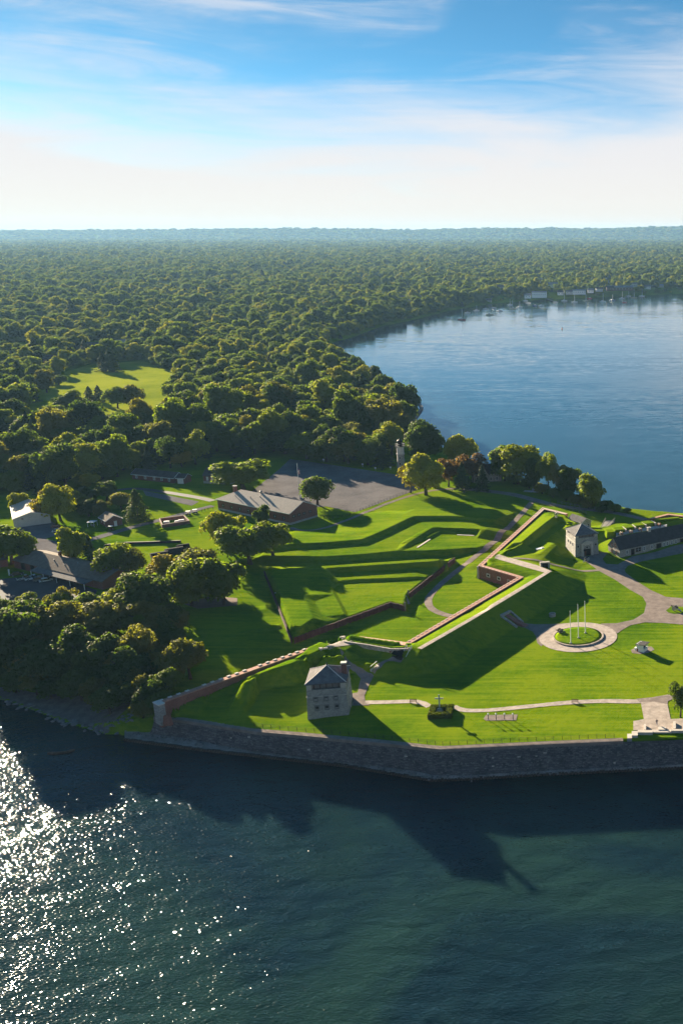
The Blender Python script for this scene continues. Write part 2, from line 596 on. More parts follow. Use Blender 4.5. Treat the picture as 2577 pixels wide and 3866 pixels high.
RIVER_NEAR += [P(x, y, z)[:2] for x, y, z in ((1600, 1635, 0), (1560, 1600, 0), (1546, 1535, 8), (1478, 1432, 16), (1438, 1406, 16), (1356, 1350, 16), (1300, 1328, 16), (1225, 1300, 4), (1262, 1290, 0), (1330, 1275, 0))]
RIVER_NEAR += [P(x, y, 0.0)[:2] for x, y in (
                                             (1450, 1230), (1560, 1208), (1700, 1172), (1860, 1145), (2040, 1131), (2280, 1121), (2577, 1108), (2900, 1098))]
shore = [(-600, 430)] + BEACH + [p[:2] for p in SEAWALL] + [(60, 247), (110, 262), (150, 330), (120, 420), (60, 462)] + RIVER_NEAR
shore += [(900, 2700), (5000, 4200), (6000, 17000), (-16000, 17000), (-16000, 1500), (-2500, 620)]
SHORE = np.array(shore)


def signed_dist(X, Y, poly):
    """distance to the polygon's edge, positive inside"""
    d2 = np.full(X.shape, 1e18)
    inside = np.zeros(X.shape, bool)
    n = len(poly)
    for i in range(n):
        ax, ay = poly[i]
        bx, by = poly[(i + 1) % n]
        ex, ey = bx - ax, by - ay
        t = np.clip(((X - ax) * ex + (Y - ay) * ey) / (ex * ex + ey * ey + 1e-12), 0, 1)
        d2 = np.minimum(d2, (X - ax - t * ex) ** 2 + (Y - ay - t * ey) ** 2)
        c = (ay > Y) != (by > Y)
        xi = ax + (Y - ay) / (by - ay + (1e-12 if by == ay else 0)) * ex
        inside ^= c & (X < xi)
    return np.where(inside, 1, -1) * np.sqrt(d2)


def sstep(t):
    t = np.clip(t, 0, 1)
    return t * t * (3 - 2 * t)


def wob(X, Y, s, seed):
    """cheap smooth noise in [-1, 1]"""
    r = np.random.default_rng(seed)
    o = np.zeros(np.broadcast(X, Y).shape)
    for i in range(7):
        a = r.uniform(0, 2 * math.pi)
        f = r.uniform(0.6, 2.2) / s
        o += np.sin((X * math.cos(a) + Y * math.sin(a)) * f * 2 * math.pi + r.uniform(0, 6.3)) / (0.8 + 0.25 * i)
    return o / 4.0


def base_height(X, Y):
    d = signed_dist(X, Y, SHORE)
    land = 8.0 + 9.0 * sstep((Y - 900) / 3000.0) + wob(X, Y, 260, 3) * 2.2 * sstep((Y - 600) / 400.0)
    ridge_y = 12300 + 350 * wob(X, Y * 0, 5200, 5)
    ridge_h = 158 + 0.0058 * np.clip(X, -8500, 2000) + 4.0 * wob(X, Y * 0, 2600, 9)
    land = land + (ridge_h - 17) * sstep((Y - ridge_y) / 700.0) + 28 * sstep((Y - 9000) / 2500) * 0
    # a pale spoil hill on the plain
    land = land + 26 * np.exp(-((X + 3500) / 520.0) ** 2 - ((Y - 10200) / 260.0) ** 2)
    lake = (Y < 300) & (X > -142) & (X < 112)
    beach = (Y < 420) & (X <= -142)
    far = Y > 1300
    width = np.where(lake, 0.35, np.where(beach, 36.0, np.where(far, 30.0, 13.0)))
    t = sstep(d / width)
    z = land * t + 0.15 * (1 - t)
    under = np.maximum(-3.0, d * 0.5 - 0.3)
    return np.where(d > 0, z, np.where(lake, -3.0, under)), d


def grow(a, b, s0, r, smax, lim2, r2):
    """grid lines from a on towards b, spacing s0 growing by r to smax until lim2, then by r2"""
    out = []
    s = s0
    p = a
    sg = 1 if b > a else -1
    while (b - p) * sg > 0:
        if (lim2 - p) * sg > 0:
            s = min(s * r, smax)
        else:
            s *= r2
        p += sg * s
        out.append(p)
    return out


FX0, FX1, FY0, FY1, FS = -170.0, 37.0, 231.0, 462.0, 0.6
fx = list(np.arange(FX0, FX1 + 0.01, FS))
fy = list(np.arange(FY0, FY1 + 0.01, FS))
GX = np.array(sorted(grow(fx[0], -15000, 0.6, 1.05, 9.0, -1700, 1.14)) + fx + grow(fx[-1], 5000, 0.6, 1.08, 9.0, 260, 1.18))
GY = np.array([150.0, 215.0, 226.0] + fy + grow(fy[-1], 16000, 0.6, 1.05, 9.0, 2600, 1.09))
MX, MY = np.meshgrid(GX, GY)
GZ, GD = base_height(MX, MY)
ix0, ix1 = len(GX) - len(fx) - len(grow(fx[-1], 5000, 0.6, 1.08, 9.0, 260, 1.18)), 0
ix1 = ix0 + len(fx)
iy0, iy1 = 3, 3 + len(fy)


def line_offset(pts, d):
    """plan polyline shifted to its right by d"""
    out = []
    n = len(pts)
    for i in range(n):
        a = Vector(pts[max(i - 1, 0)][:2])
        p = Vector(pts[i][:2])
        b = Vector(pts[min(i + 1, n - 1)][:2])
        d1 = (p - a).normalized() if i > 0 else (b - p).normalized()
        d2 = (b - p).normalized() if i < n - 1 else d1
        n1 = Vector((d1.y, -d1.x))
        n2 = Vector((d2.y, -d2.x))
        m = (n1 + n2).normalized()
        k = d / max(0.35, m.dot(n1))
        out.append((p.x + m.x * k, p.y + m.y * k))
    return out


# scarp wall: outer top edge from the lake round both bastions
SCARP = [(-135.1, 254.4, 11.3), (-106.1, 291.3, 11.3), (-93.5, 303.5, 10.2), (-76.3, 293.8, 12.2), (-49.6, 354.7, 12.4), (-66.4, 368.0, 12.4), (-50.7, 452.2, 12.5), (-38.4, 441.7, 12.5)]
RAV_TOP = [C6(5, 230, 9.0), C6(330, 1030, 9.0), C6(1485, 607, 9.0), R4(1035, 955, 9.0), R4(1058, 862, 9.0), R4(1395, 600, 9.0)]

TP = []       # spot heights


def seg(pts, step=1.1):
    for a, b in zip(pts[:-1], pts[1:]):
        n = max(1, int(math.hypot(b[0] - a[0], b[1] - a[1]) / step))
        for i in range(n):
            t = i / n
            TP.append(tuple(a[j] + (b[j] - a[j]) * t for j in range(3)))
    TP.append(tuple(pts[-1]))


def br(fn, z, pts):
    out = []
    for i, p in enumerate(pts):
        zz = p[2] if len(p) > 2 else z
        out.append(fn(p[0], p[1], zz))
    seg(out)
    return out


def zline(xy, z):
    return [(p[0], p[1], z if not isinstance(z, (list, tuple)) else z[i]) for i, p in enumerate(xy)]


def lay_breaklines():
    # hull of the surveyed ground
    seg(line_in := [(p[0], p[1] + 0.4, p[2]) for p in SEAWALL])
    seg([(37.6, 244.0, 8.0), (37.6, 463, 8.0), (-60, 463, 8.0), (-171, 463, 8.0)], 6)
    for yy in np.arange(262, 463, 6.0):
        for xx in (-171.0, -160.0):
            b, d = base_height(np.array([xx]), np.array([yy]))
            if d[0] > 0:
                TP.append((xx, yy, float(b[0])))
    for xx, yy in ((-150, 275), (-150, 290), (-150, 310), (-150, 330), (-140, 270), (-135, 285), (-128, 300), (-140, 310), (-125, 320), (-135, 335)):
        b, d = base_height(np.array([float(xx)]), np.array([float(yy)]))
        TP.append((xx, yy, min(float(b[0]), 7.6)))
    # scarp wall: ditch foot outside, corridor inside
    seg(zline(line_offset(SCARP, 0.3), [6.2, 7.0, 7.2, 7.2, 7.4, 7.4, 7.6, 7.8]))
    seg(zline(line_offset(SCARP, -1.5), [6.0, 7.0, 7.2, 7.2, 7.4, 7.4, 7.6, 7.8]))
    inner = line_offset(SCARP, 1.6)
    seg(zline(inner, [8.6, 10.2, 10.6, 11.5, 11.6, 11.7, 11.8, 11.4]))
    # curtain
    br(C4, 12.5, [(560, 297), (1090, 2)])
    br(C5, 12.6, [(0, 688), (330, 500), (478, 388)])
    br(C4, 13.3, [(548, 368), (1190, 0)])
    br(C5, 13.3, [(0, 738), (645, 350)])
    br(C4, 13.3, [(598, 384), (1250, 5)])
    br(C5, 13.3, [(0, 785), (730, 340)])
    br(C4, 8.0, [(560, 800), (640, 815), (1000, 600), (1568, 215)])
    br(C5, 8.0, [(0, 1190), (480, 900), (1100, 480), (1150, 400)])
    # south bastion: flank
    br(C5, 13.3, [(645, 350), (50, 178)])
    br(C5, 13.3, [(730, 340), (560, 268), (90, 138)])
    br(C5, 13.0, [(20, 245), (490, 366)])
    # left face parapet
    br(R5, 12.7, [(60, 640), (190, 556), (250, 540), (420, 400), (585, 262)])
    br(R5, 13.6, [(130, 605), (235, 562), (370, 492), (490, 392), (622, 288)])
    br(R5, 13.0, [(622, 288), (700, 300), (775, 338)])
    br(R5, 12.3, [(600, 262), (700, 285)])
    # bastion floor, mound, traverse
    br(R5, 10.8, [(300, 572), (400, 525), (520, 430), (600, 372), (640, 350)])
    br(R5, 10.8, [(450, 560), (540, 480), (640, 400), (680, 360)])
    br(R5, 11.9, [(285, 585), (360, 570), (435, 588)])
    br(R5, 11.9, [(470, 592), (612, 490)])
    br(R5, 11.5, [(540, 600), (640, 510)])
    br(R5, 8.6, [(690, 645), (640, 590, 9.2), (700, 560), (690, 480, 8.6)])
    br(R5, 8.0, [(780, 690), (900, 690), (920, 660), (780, 605)])
    # ramp path from the gate to the rampart
    br(C5, 13.0, [(200, 178), (330, 185, 12.8), (530, 200, 12.2), (830, 275, 10.0), (1100, 335, 8.1)])
    br(C5, 13.0, [(360, 205, 12.8), (500, 225, 12.2), (800, 300, 10.4), (1000, 345, 8.8)])
    # north bastion: lit parapet, platform and terrace
    br(R2, 12.9, [(900, 250), (730, 232), (560, 212), (410, 184), (300, 205), (130, 278), (95, 318)])
    br(R2, 13.3, [(940, 268), (740, 272), (560, 246), (400, 222)])
    br(R2, 13.0, [(380, 226), (240, 292), (110, 352), (0, 404)])
    br(R1, 13.0, [(1176, 404), (1050, 440, 12.8), (940, 482, 12.5), (830, 528, 11.6)])
    br(R1, 12.6, [(1270, 345), (1150, 380), (1000, 440, 12.3), (890, 486, 12.0)])
    br(R2, 11.5, [(400, 246), (560, 268), (730, 300), (860, 310)])      # foot of the revetment
    br(R2, 12.5, [(240, 340), (350, 345), (470, 258), (385, 240)])
    br(R2, 10.3, [(470, 392), (545, 335), (705, 372), (560, 412)])
    br(R2, 10.4, [(620, 425), (700, 383), (780, 385), (890, 432), (920, 398, 11.0), (970, 400, 11.0)])
    br(R2, 8.0, [(610, 500), (720, 512), (900, 505), (1000, 478)])
    br(R2, 8.2, [(440, 470), (520, 500), (560, 520), (580, 470, 8.4)])
    br(R2, 9.0, [(400, 372, 10.6), (450, 420, 9.2), (520, 470, 8.3)])
    br(R2, 8.0, [(60, 470), (240, 440), (380, 430)])
    br(R1, 7.8, [(560, 660), (850, 610), (1200, 560), (1290, 520)])
    br(R1, 7.2, [(330, 780, 6.2), (600, 780, 6.6), (900, 800), (1200, 820)])
    # lawns
    for q in ((500, 640), (600, 680), (900, 690), (1100, 720), (1400, 660), (700, 780), (900, 880), (300, 760)):
        TP.append(R2(*q, 8.0))
    for q in ((100, 700), (500, 780), (900, 600), (1200, 600), (1400, 500), (1500, 200), (700, 950), (1200, 900), (1000, 300), (1300, 150)):
        TP.append(sheet_of(1777, 2250, 1.96)(*q, 8.0))
    for q in ((950, 700), (1100, 700), (1300, 800), (1500, 850), (1400, 640), (1200, 900), (1000, 800), (1000, 600), (1300, 560), (1560, 560)):
        TP.append(R5(*q, 8.0))
    # ravelin: foot of its stockade, then the works inside
    seg(zline(line_offset(RAV_TOP, -0.3), 9.1))
    seg(zline(line_offset(RAV_TOP, 0.5), 7.0))
    seg(zline(line_offset(RAV_TOP, 1.6), 6.9))
    br(C6, 11.0, [(60, 268), (140, 430), (200, 620), (330, 880)])
    br(C6, 11.0, [(300, 505), (462, 515), (565, 790), (430, 900)])
    br(C6, 9.8, [(590, 600), (708, 832)])
    br(C6, 9.8, [(700, 470), (785, 432), (965, 772)])
    br(C6, 9.0, [(808, 460), (985, 790)])
    br(R4, 11.6, [(60, 690, 11.0), (300, 668, 11.4), (490, 658), (650, 646), (1240, 608), (1345, 612, 11.0)])
    br(R4, 11.6, [(310, 690, 11.4), (500, 676), (660, 666), (1250, 628), (1340, 622, 11.0)])
    br(R4, 9.8, [(500, 712), (660, 702), (1000, 682), (1250, 664)])
    br(R4, 9.8, [(480, 800), (570, 766), (700, 760), (1000, 748), (1200, 736)])
    br(R4, 9.0, [(520, 800), (700, 779), (1000, 767), (1190, 755)])
    br(R4, 9.0, [(620, 1010), (900, 900), (1040, 850), (1180, 770)])
    # ravelin ditch and the covered way beyond
    br(R4, 6.8, [(-20, 668), (300, 671), (700, 659), (960, 634), (1190, 629), (1400, 612)])
    br(R4, 6.8, [(-20, 628), (300, 631), (420, 635), (700, 619), (960, 594), (1190, 589), (1400, 579), (1520, 570)])
    br(R4, 9.0, [(-20, 585), (300, 588), (420, 592), (700, 576), (960, 551), (1190, 546), (1400, 536), (1568, 524), (1640, 500)])
    br(R4, 8.95, [(-20, 550), (200, 526), (400, 520), (730, 494), (910, 422), (1110, 322), (1390, 322), (1568, 334), (1690, 342)])
    br(R4, 10.45, [(-20, 520), (200, 496), (400, 490), (720, 463), (890, 390), (1100, 290), (1390, 290), (1568, 302), (1700, 312)])
    br(R4, 10.0, [(-20, 440), (180, 430), (600, 445), (730, 430), (900, 350), (1100, 240), (1400, 230), (1650, 235)])
    br(R4, 8.4, [(0, 400), (190, 398), (480, 370), (640, 300), (900, 195), (1150, 110), (1300, 92), (1560, 110), (1700, 120), (1860, 160), (1930, 220)])
    br(R4, 8.95, [(1000, 502), (1225, 375), (1568, 384), (1640, 384)])
    br(R4, 10.5, [(1000, 488, 9.8), (1230, 362), (1568, 372), (1640, 372)])
    br(R4, 10.5, [(1042, 497, 9.8), (1246, 376), (1568, 388), (1640, 390)])
    br(R4, 8.95, [(1075, 524), (1256, 403), (1568, 415)])
    br(R4, 9.7, [(1215, 442), (1285, 402), (1400, 406)])
    br(R4, 8.95, [(1225, 458), (1290, 420), (1400, 422)])
    br(R4, 8.9, [(1190, 538), (1340, 452), (1568, 452), (1620, 470)])
    # ditch floor between curtain and ravelin
    for q in ((1150, 1000), (1250, 1080), (1100, 1090), (1420, 960), (1500, 860), (1350, 800), (1250, 900), (1480, 700), (1568, 640), (1150, 900), (1250, 760), (1350, 680)):
        TP.append(R4(*q, 7.3))
    for q in ((40, 640), (60, 560), (150, 470), (250, 360), (350, 260), (420, 210), (480, 210), (560, 180), (660, 220), (760, 250)):
        TP.append(R5(*q, 7.8))
    for q in ((200, 60), (300, 110), (500, 150)):
        TP.append(R5(*q, 8.0))
    # guardhouse yard, battery bank behind the barracks
    br(R5, 11.0, [(925, 398), (1050, 400), (1070, 420)])
    br(R5, 11.0, [(1075, 400), (1160, 378), (1240, 362), (1320, 350), (1400, 338), (1560, 310)])
    br(R5, 11.0, [(1090, 430), (1300, 400), (1560, 350)])
    br(R5, 8.0, [(940, 500), (1030, 470), (1300, 420), (1568, 372)])
    br(R5, 7.6, [(800, 380), (900, 365), (1060, 345), (1300, 318), (1420, 290)])


lay_breaklines()
pts2 = []
pz = []
seen = set()
for p in TP:
    key = (round(p[0] * 4), round(p[1] * 4))
    if key in seen:
        continue
    seen.add(key)
    pts2.append(Vector((p[0], p[1])))
    pz.append(p[2])
cv, ce, cf, ov, oe, of_ = geo.delaunay_2d_cdt(pts2, [], [], 0, 1e-4)
cz = [pz[o[0]] if o else 8.0 for o in ov]
fine = np.full((len(fy), len(fx)), np.nan)
for tri in cf:
    (ax, ay), (bx, by), (cx, cy) = (cv[i] for i in tri)
    za, zb, zc = (cz[i] for i in tri)
    i0 = max(0, int(math.ceil((min(ax, bx, cx) - FX0) / FS)))
    i1 = min(len(fx) - 1, int((max(ax, bx, cx) - FX0) / FS))
    j0 = max(0, int(math.ceil((min(ay, by, cy) - FY0) / FS)))
    j1 = min(len(fy) - 1, int((max(ay, by, cy) - FY0) / FS))
    if i1 < i0 or j1 < j0:
        continue
    den = (by - cy) * (ax - cx) + (cx - bx) * (ay - cy)
    if abs(den) < 1e-9:
        continue
    gx = FX0 + FS * np.arange(i0, i1 + 1)[None, :]
    gy = FY0 + FS * np.arange(j0, j1 + 1)[:, None]
    l1 = ((by - cy) * (gx - cx) + (cx - bx) * (gy - cy)) / den
    l2 = ((cy - ay) * (gx - cx) + (ax - cx) * (gy - cy)) / den
    l3 = 1 - l1 - l2
    ok = (l1 >= -1e-6) & (l2 >= -1e-6) & (l3 >= -1e-6)
    sub = fine[j0:j1 + 1, i0:i1 + 1]
    sub[ok] = (l1 * za + l2 * zb + l3 * zc)[ok]
bz = GZ[iy0:iy1, ix0:ix1]
bd = GD[iy0:iy1, ix0:ix1]
fine = np.where(np.isnan(fine), bz, fine)
for _ in range(0):          # settle the turf: soft edges
    p_ = np.pad(fine, 1, mode='edge')
    fine = 0.5 * fine + 0.125 * (p_[:-2, 1:-1] + p_[2:, 1:-1] + p_[1:-1, :-2] + p_[1:-1, 2:])
river_side = np.meshgrid(fx, fy)[1] > 300
bank = np.where(river_side, 8.0 * sstep(bd / 13.0) + 0.2, 99.0)
fine = np.where(bd > 0.35, np.where(bd < 13, np.minimum(fine, bank), fine), np.where(river_side, bz, np.where(np.meshgrid(fx, fy)[0] > -142, -3.0, bz)))
jit = np.random.default_rng(11).normal(0, 0.018, fine.shape)
GZ[iy0:iy1, ix0:ix1] = fine + jit * (bd > 1)


def Zg(x, y):
    x = np.asarray(x, float)
    y = np.asarray(y, float)
    i = np.clip(np.searchsorted(GX, x) - 1, 0, len(GX) - 2)
    j = np.clip(np.searchsorted(GY, y) - 1, 0, len(GY) - 2)
    tx = (x - GX[i]) / (GX[i + 1] - GX[i])
    ty = (y - GY[j]) / (GY[j + 1] - GY[j])
    return (GZ[j, i] * (1 - tx) + GZ[j, i + 1] * tx) * (1 - ty) + (GZ[j + 1, i] * (1 - tx) + GZ[j + 1, i + 1] * tx) * ty


def zg(x, y):
    return float(Zg(x, y))


def onground(fn, x, y, z0=8.0):
    """where a sight line meets the ground"""
    z = z0
    for _ in range(6):
        p = fn(x, y, z)
        z = 0.4 * z + 0.6 * max(0.0, zg(p[0], p[1]))
    return (p[0], p[1], zg(p[0], p[1]))


def build_ground():
    ny, nx = GZ.shape
    v = np.stack([MX.ravel(), MY.ravel(), GZ.ravel()], 1)
    idx = np.arange(nx * ny).reshape(ny, nx)
    q = np.stack([idx[:-1, :-1].ravel(), idx[:-1, 1:].ravel(), idx[1:, 1:].ravel(), idx[1:, :-1].ravel()], 1)
    # leave out what lies deep under the lake and the river
    keep = GZ.ravel()[q].max(1) > -2.9
    me = np_mesh('ground', v, q[keep])
    o = link_mesh('ground', me, 'grass')
    tag(o, kind='structure')


build_ground()


WS_, WA_, WB_ = 1.5, 0.26, 0.85


def water_mat():
    m = bpy.data.materials.new('water')
    m.use_nodes = True
    k = NT(m.node_tree)
    b = k.n['Principled BSDF']
    tc = k.new('ShaderNodeTexCoord')
    v = tc.outputs['Object']
    sp = k.new('ShaderNodeSeparateXYZ')
    k.l.new(v, sp.inputs[0])
    x, y = sp.outputs[0], sp.outputs[1]
    river = k.mapr(y, 380, 520)
    # wind waves on the lake
    w1 = k.noise(k.vmap(v, rot=(0, 0, 0.45), scale=(0.8, 1.6, 1)), WS_, 0.5, 0.5, 0.2)
    w2 = k.noise(k.vmap(v, rot=(0, 0, -0.25), scale=(0.8, 1.5, 1)), 0.16, 3, 0.5, 0.4)
    w3 = k.noise(k.vmap(v, rot=(0, 0, 0.5), scale=(0.9, 1.4, 1)), 3.2, 2, 0.5)
    wind = k.mapr(k.noise(v, 0.022, 4, 0.6, 1.0), 0.3, 0.7, 0.65, 1.15)
    lake_h = k.math('ADD', k.math('ADD', k.math('MULTIPLY', w1, WA_), k.math('MULTIPLY', w2, WB_)), k.math('MULTIPLY', w3, 0.0))
    lake_h = k.math('MULTIPLY', lake_h, wind)
    # long low ripples on the sheltered river
    r1 = k.noise(k.vmap(v, rot=(0, 0, -0.12), scale=(0.25, 1.0, 1)), 0.30, 3, 0.5, 0.5)
    r2 = k.noise(k.vmap(v, rot=(0, 0, 0.25), scale=(0.22, 1.0, 1)), 0.075, 3, 0.5, 0.6)
    r3 = k.noise(k.vmap(v, rot=(0, 0, 0.1), scale=(0.5, 1.0, 1)), 1.1, 2, 0.5)
    calm = k.mapr(k.noise(v, 0.0045, 3, 0.5), 0.35, 0.65, 0.35, 1.0)
    riv_h = k.math('MULTIPLY', k.math('ADD', k.math('ADD', k.math('MULTIPLY', r1, 0.075), k.math('MULTIPLY', r2, 0.20)), k.math('MULTIPLY', r3, 0.008)), calm)
    h = k.math('ADD', k.math('MULTIPLY', lake_h, k.math('SUBTRACT', 1.0, river)), k.math('MULTIPLY', riv_h, river))
    bp = k.new('ShaderNodeBump', ins={'Strength': 1.0, 'Distance': 0.9, 'Height': h})
    # far river: slopes of the ripples themselves, so that distance does not smooth them away
    rc1 = k.noise(k.vmap(v, rot=(0, 0, 0.08), scale=(0.30, 1.0, 1)), 0.34, 3, 0.55, 0.4, 'Color')
    rc2 = k.noise(k.vmap(v, rot=(0, 0, 0.22), scale=(0.22, 1.0, 1)), 0.06, 3, 0.5, 0.6, 'Color')
    mixc = k.mix(0.3, rc1, rc2)
    sv = k.new('ShaderNodeSeparateXYZ')
    k.l.new(mixc, sv.inputs[0])
    amp = k.math('MULTIPLY', k.mapr(y, 550, 2000, 0.15, 0.26), calm)
    cn = k.new('ShaderNodeCombineXYZ', ins={0: k.math('MULTIPLY', k.math('SUBTRACT', sv.outputs[0], 0.5), k.math('MULTIPLY', amp, 0.6)), 1: k.math('MULTIPLY', k.math('SUBTRACT', sv.outputs[1], 0.5), amp), 2: 1.0})
    nm = k.new('ShaderNodeVectorMath', operation='NORMALIZE')
    k.l.new(cn.outputs[0], nm.inputs[0])
    mv = k.new('ShaderNodeMix')
    mv.data_type = 'VECTOR'
    k.l.new(river, mv.inputs[0])
    k.l.new(bp.outputs[0], mv.inputs[4])
    k.l.new(nm.outputs[0], mv.inputs[5])
    k.l.new(mv.outputs[1], b.inputs['Normal'])
    # sediment and depth: green shoal water, bluer patches by noise
    n = k.noise(v, 0.013, 4, 0.6, 0.8)
    col = k.mix(k.mapr(n, 0.38, 0.62), (0.011, 0.033, 0.029), (0.005, 0.018, 0.026))
    col = k.mix(river, col, (0.022, 0.062, 0.090))
    k.l.new(col, b.inputs['Base Color'])
    b.inputs['Roughness'].default_value = 0.09
    # light spreads through the top metres of cloudy water
    b.subsurface_method = 'BURLEY'
    b.inputs['Subsurface Weight'].default_value = 1.0
    b.inputs['Subsurface Radius'].default_value = (0.8, 1.0, 1.0)
    b.inputs['Subsurface Scale'].default_value = 4.0
    b.inputs['IOR'].default_value = 1.333
    b.inputs['Specular IOR Level'].default_value = 0.5
    MATS['water'] = m


water_mat()
wm = MB()
wm.poly([(-3000, -1500, 0), (3000, -1500, 0), (3000, 4200, 0), (-3000, 4200, 0)])
tag(wm.build('water', 'water'), kind='structure')

# ---------------------------------------------------------------- roads, paths, yards (sheets laid on the turf)
def in_poly(x, y, poly):
    return signed_dist(np.asarray(x, float), np.asarray(y, float), np.asarray(poly)) > 0


def drape(name, poly, mat, off=0.06, step=1.2, kind='structure', thick=0.0):
    poly = [tuple(p[:2]) for p in poly]
    rim = []
    n = len(poly)
    for i in range(n):
        a, b = poly[i], poly[(i + 1) % n]
        m = max(1, int(math.hypot(b[0] - a[0], b[1] - a[1]) / step))
        for j in range(m):
            t = j / m
            rim.append((a[0] + (b[0] - a[0]) * t, a[1] + (b[1] - a[1]) * t))
    pa = np.array(rim)
    xs = np.arange(pa[:, 0].min(), pa[:, 0].max(), step)
    ys = np.arange(pa[:, 1].min(), pa[:, 1].max(), step)
    gx, gy = np.meshgrid(xs, ys)
    gx = gx.ravel()
    gy = gy.ravel()
    ok = signed_dist(gx, gy, pa) > step * 0.35
    allp = [Vector(p) for p in rim] + [Vector((a, b)) for a, b in zip(gx[ok], gy[ok])]
    edges = [(i, (i + 1) % len(rim)) for i in range(len(rim))]
    cv, ce, cf, *_ = geo.delaunay_2d_cdt(allp, edges, [], 1, 1e-4)
    xy = np.array([(p.x, p.y) for p in cv])
    z = Zg(xy[:, 0], xy[:, 1]) + off
    v = np.column_stack([xy, z])
    tris = np.array([list(f) for f in cf if len(f) == 3])
    me = np_mesh(name, v, tris)
    o = link_mesh(name, me, mat)
    if kind:
        tag(o, kind=kind)
    return o


def smooth_line(pts, n=6):
    """Catmull-Rom through plan points"""
    pts = [Vector(p[:2]) for p in pts]
    out = []
    for i in range(len(pts) - 1):
        p0, p1, p2, p3 = pts[max(i - 1, 0)], pts[i], pts[i + 1], pts[min(i + 2, len(pts) - 1)]
        for j in range(n):
            t = j / n
            out.append(0.5 * ((2 * p1) + (p2 - p0) * t + (2 * p0 - 5 * p1 + 4 * p2 - p3) * t * t + (3 * p1 - p0 - 3 * p2 + p3) * t ** 3))
    out.append(pts[-1])
    return [tuple(p) for p in out]


def ribbon(name, pts, width, mat, off=0.06, kind='structure', cross=4, step=0.7):
    line = smooth_line(pts)
    res = [line[0]]
    for a, b in zip(line[:-1], line[1:]):
        m = max(1, int(math.hypot(b[0] - a[0], b[1] - a[1]) / step))
        for j in range(1, m + 1):
            res.append((a[0] + (b[0] - a[0]) * j / m, a[1] + (b[1] - a[1]) * j / m))
    nn = len(res)
    w = width if hasattr(width, '__len__') else (width, width)
    rows = []
    for i, p in enumerate(res):
        a = Vector(res[max(i - 2, 0)])
        b = Vector(res[min(i + 2, nn - 1)])
        d = (b - a).normalized()
        nr = Vector((d.y, -d.x))
        ww = w[0] + (w[1] - w[0]) * i / (nn - 1) + 0.12 * math.sin(i * 0.37) + 0.08 * math.sin(i * 1.3)
        for c in range(cross + 1):
            s = (c / cross - 0.5) * ww
            rows.append((p[0] + nr.x * s, p[1] + nr.y * s))
    xy = np.array(rows)
    z = Zg(xy[:, 0], xy[:, 1]) + off
    idx = np.arange(nn * (cross + 1)).reshape(nn, cross + 1)
    q = np.stack([idx[:-1, :-1].ravel(), idx[:-1, 1:].ravel(), idx[1:, 1:].ravel(), idx[1:, :-1].ravel()], 1)
    me = np_mesh(name, np.column_stack([xy, z]), q)
    o = link_mesh(name, me, mat)
    if kind:
        tag(o, kind=kind)
    return o


def gp(fn, pts, z0=8.0):
    return [onground(fn, x, y, z0) for x, y in pts]


R3 = sheet_of(1777, 2250, 1.96)
SQ = sheet_of(500, 1750, 2.412)
T8 = sheet_of(1450, 1600, 1.742)

drape('parking_lot', gp(R6, [(380, 163), (800, 222), (1238, 288), (1350, 380), (860, 556), (650, 514), (560, 520), (300, 480), (80, 440), (100, 400), (200, 320), (300, 240)]), 'asphalt', 0.06, 4.0)
ribbon('footpath', gp(R6, [(1640, 378), (1560, 384), (1370, 408), (1100, 492), (850, 596), (760, 630), (600, 682), (480, 692), (380, 672)]), 2.4, 'gravel', 0.07)
ribbon('ditch_path', gp(R4, [(1380, 1034), (1290, 1008), (1225, 970), (1207, 915), (1240, 856), (1330, 768), (1450, 672), (1568, 580)], 7.3) + gp(R5, [(130, 510), (260, 390), (350, 300), (410, 235), (450, 185)], 7.8), 2.7, 'gravel', 0.07)
ribbon('road', gp(R5, [(-60, 88), (60, 100), (300, 130), (480, 175), (620, 210), (800, 236), (950, 252), (1100, 275), (1320, 318)]), (5.5, 3.6), 'gravel', 0.07)
ribbon('ramp_path', gp(C5, [(270, 185), (400, 188), (530, 200), (830, 275), (1100, 332), (1290, 322)], 11), 2.0, 'gravel', 0.08)
drape('rampart_walk', gp(C4, [(548, 370), (870, 186), (1190, 2)], 13.3) + gp(C5, [(0, 738), (330, 540), (640, 352), (340, 268), (50, 180), (60, 160), (92, 138), (340, 206), (560, 268), (730, 338), (360, 565), (0, 784)], 13.3) + gp(C4, [(1250, 6), (920, 196), (598, 384)], 13.3), 'flagstone', 0.08, 0.8)
drape('fort_road', gp(R5, [(800, 600), (880, 650), (925, 682), (950, 700), (1060, 760), (1180, 840), (1270, 890), (1297, 940), (1280, 1010), (1200, 1060), (1080, 1086), (960, 1088), (1000, 1125), (1085, 1160), (1110, 1140), (1180, 1100), (1290, 1078), (1420, 1083), (1620, 1100), (2000, 1110),
                           (2000, 915), (1620, 905), (1440, 890), (1330, 840), (1220, 770), (1145, 712), (1136, 690), (1160, 660), (1250, 630), (1400, 600), (1620, 556), (2000, 470), (2000, 400), (1620, 485), (1490, 515), (1380, 552), (1190, 590), (1085, 650), (1000, 645), (972, 610), (1010, 560), (950, 555), (915, 575), (880, 585), (830, 592)]), 'gravel', 0.07, 1.5)
CC = (-24.3, 308.4)
ring = [(CC[0] + 12.6 * math.cos(t), CC[1] + 12.6 * math.sin(t)) for t in np.linspace(0, 2 * math.pi, 64, endpoint=False)]
drape('flag_circle', ring, 'flagstone', 0.10, 1.2)
drape('postern_path', gp(R3, [(345, 225), (385, 200), (480, 212), (640, 208), (760, 200), (700, 260), (560, 330), (520, 375), (490, 350), (480, 300), (455, 265), (400, 238)]), 'gravel', 0.075, 1.2)
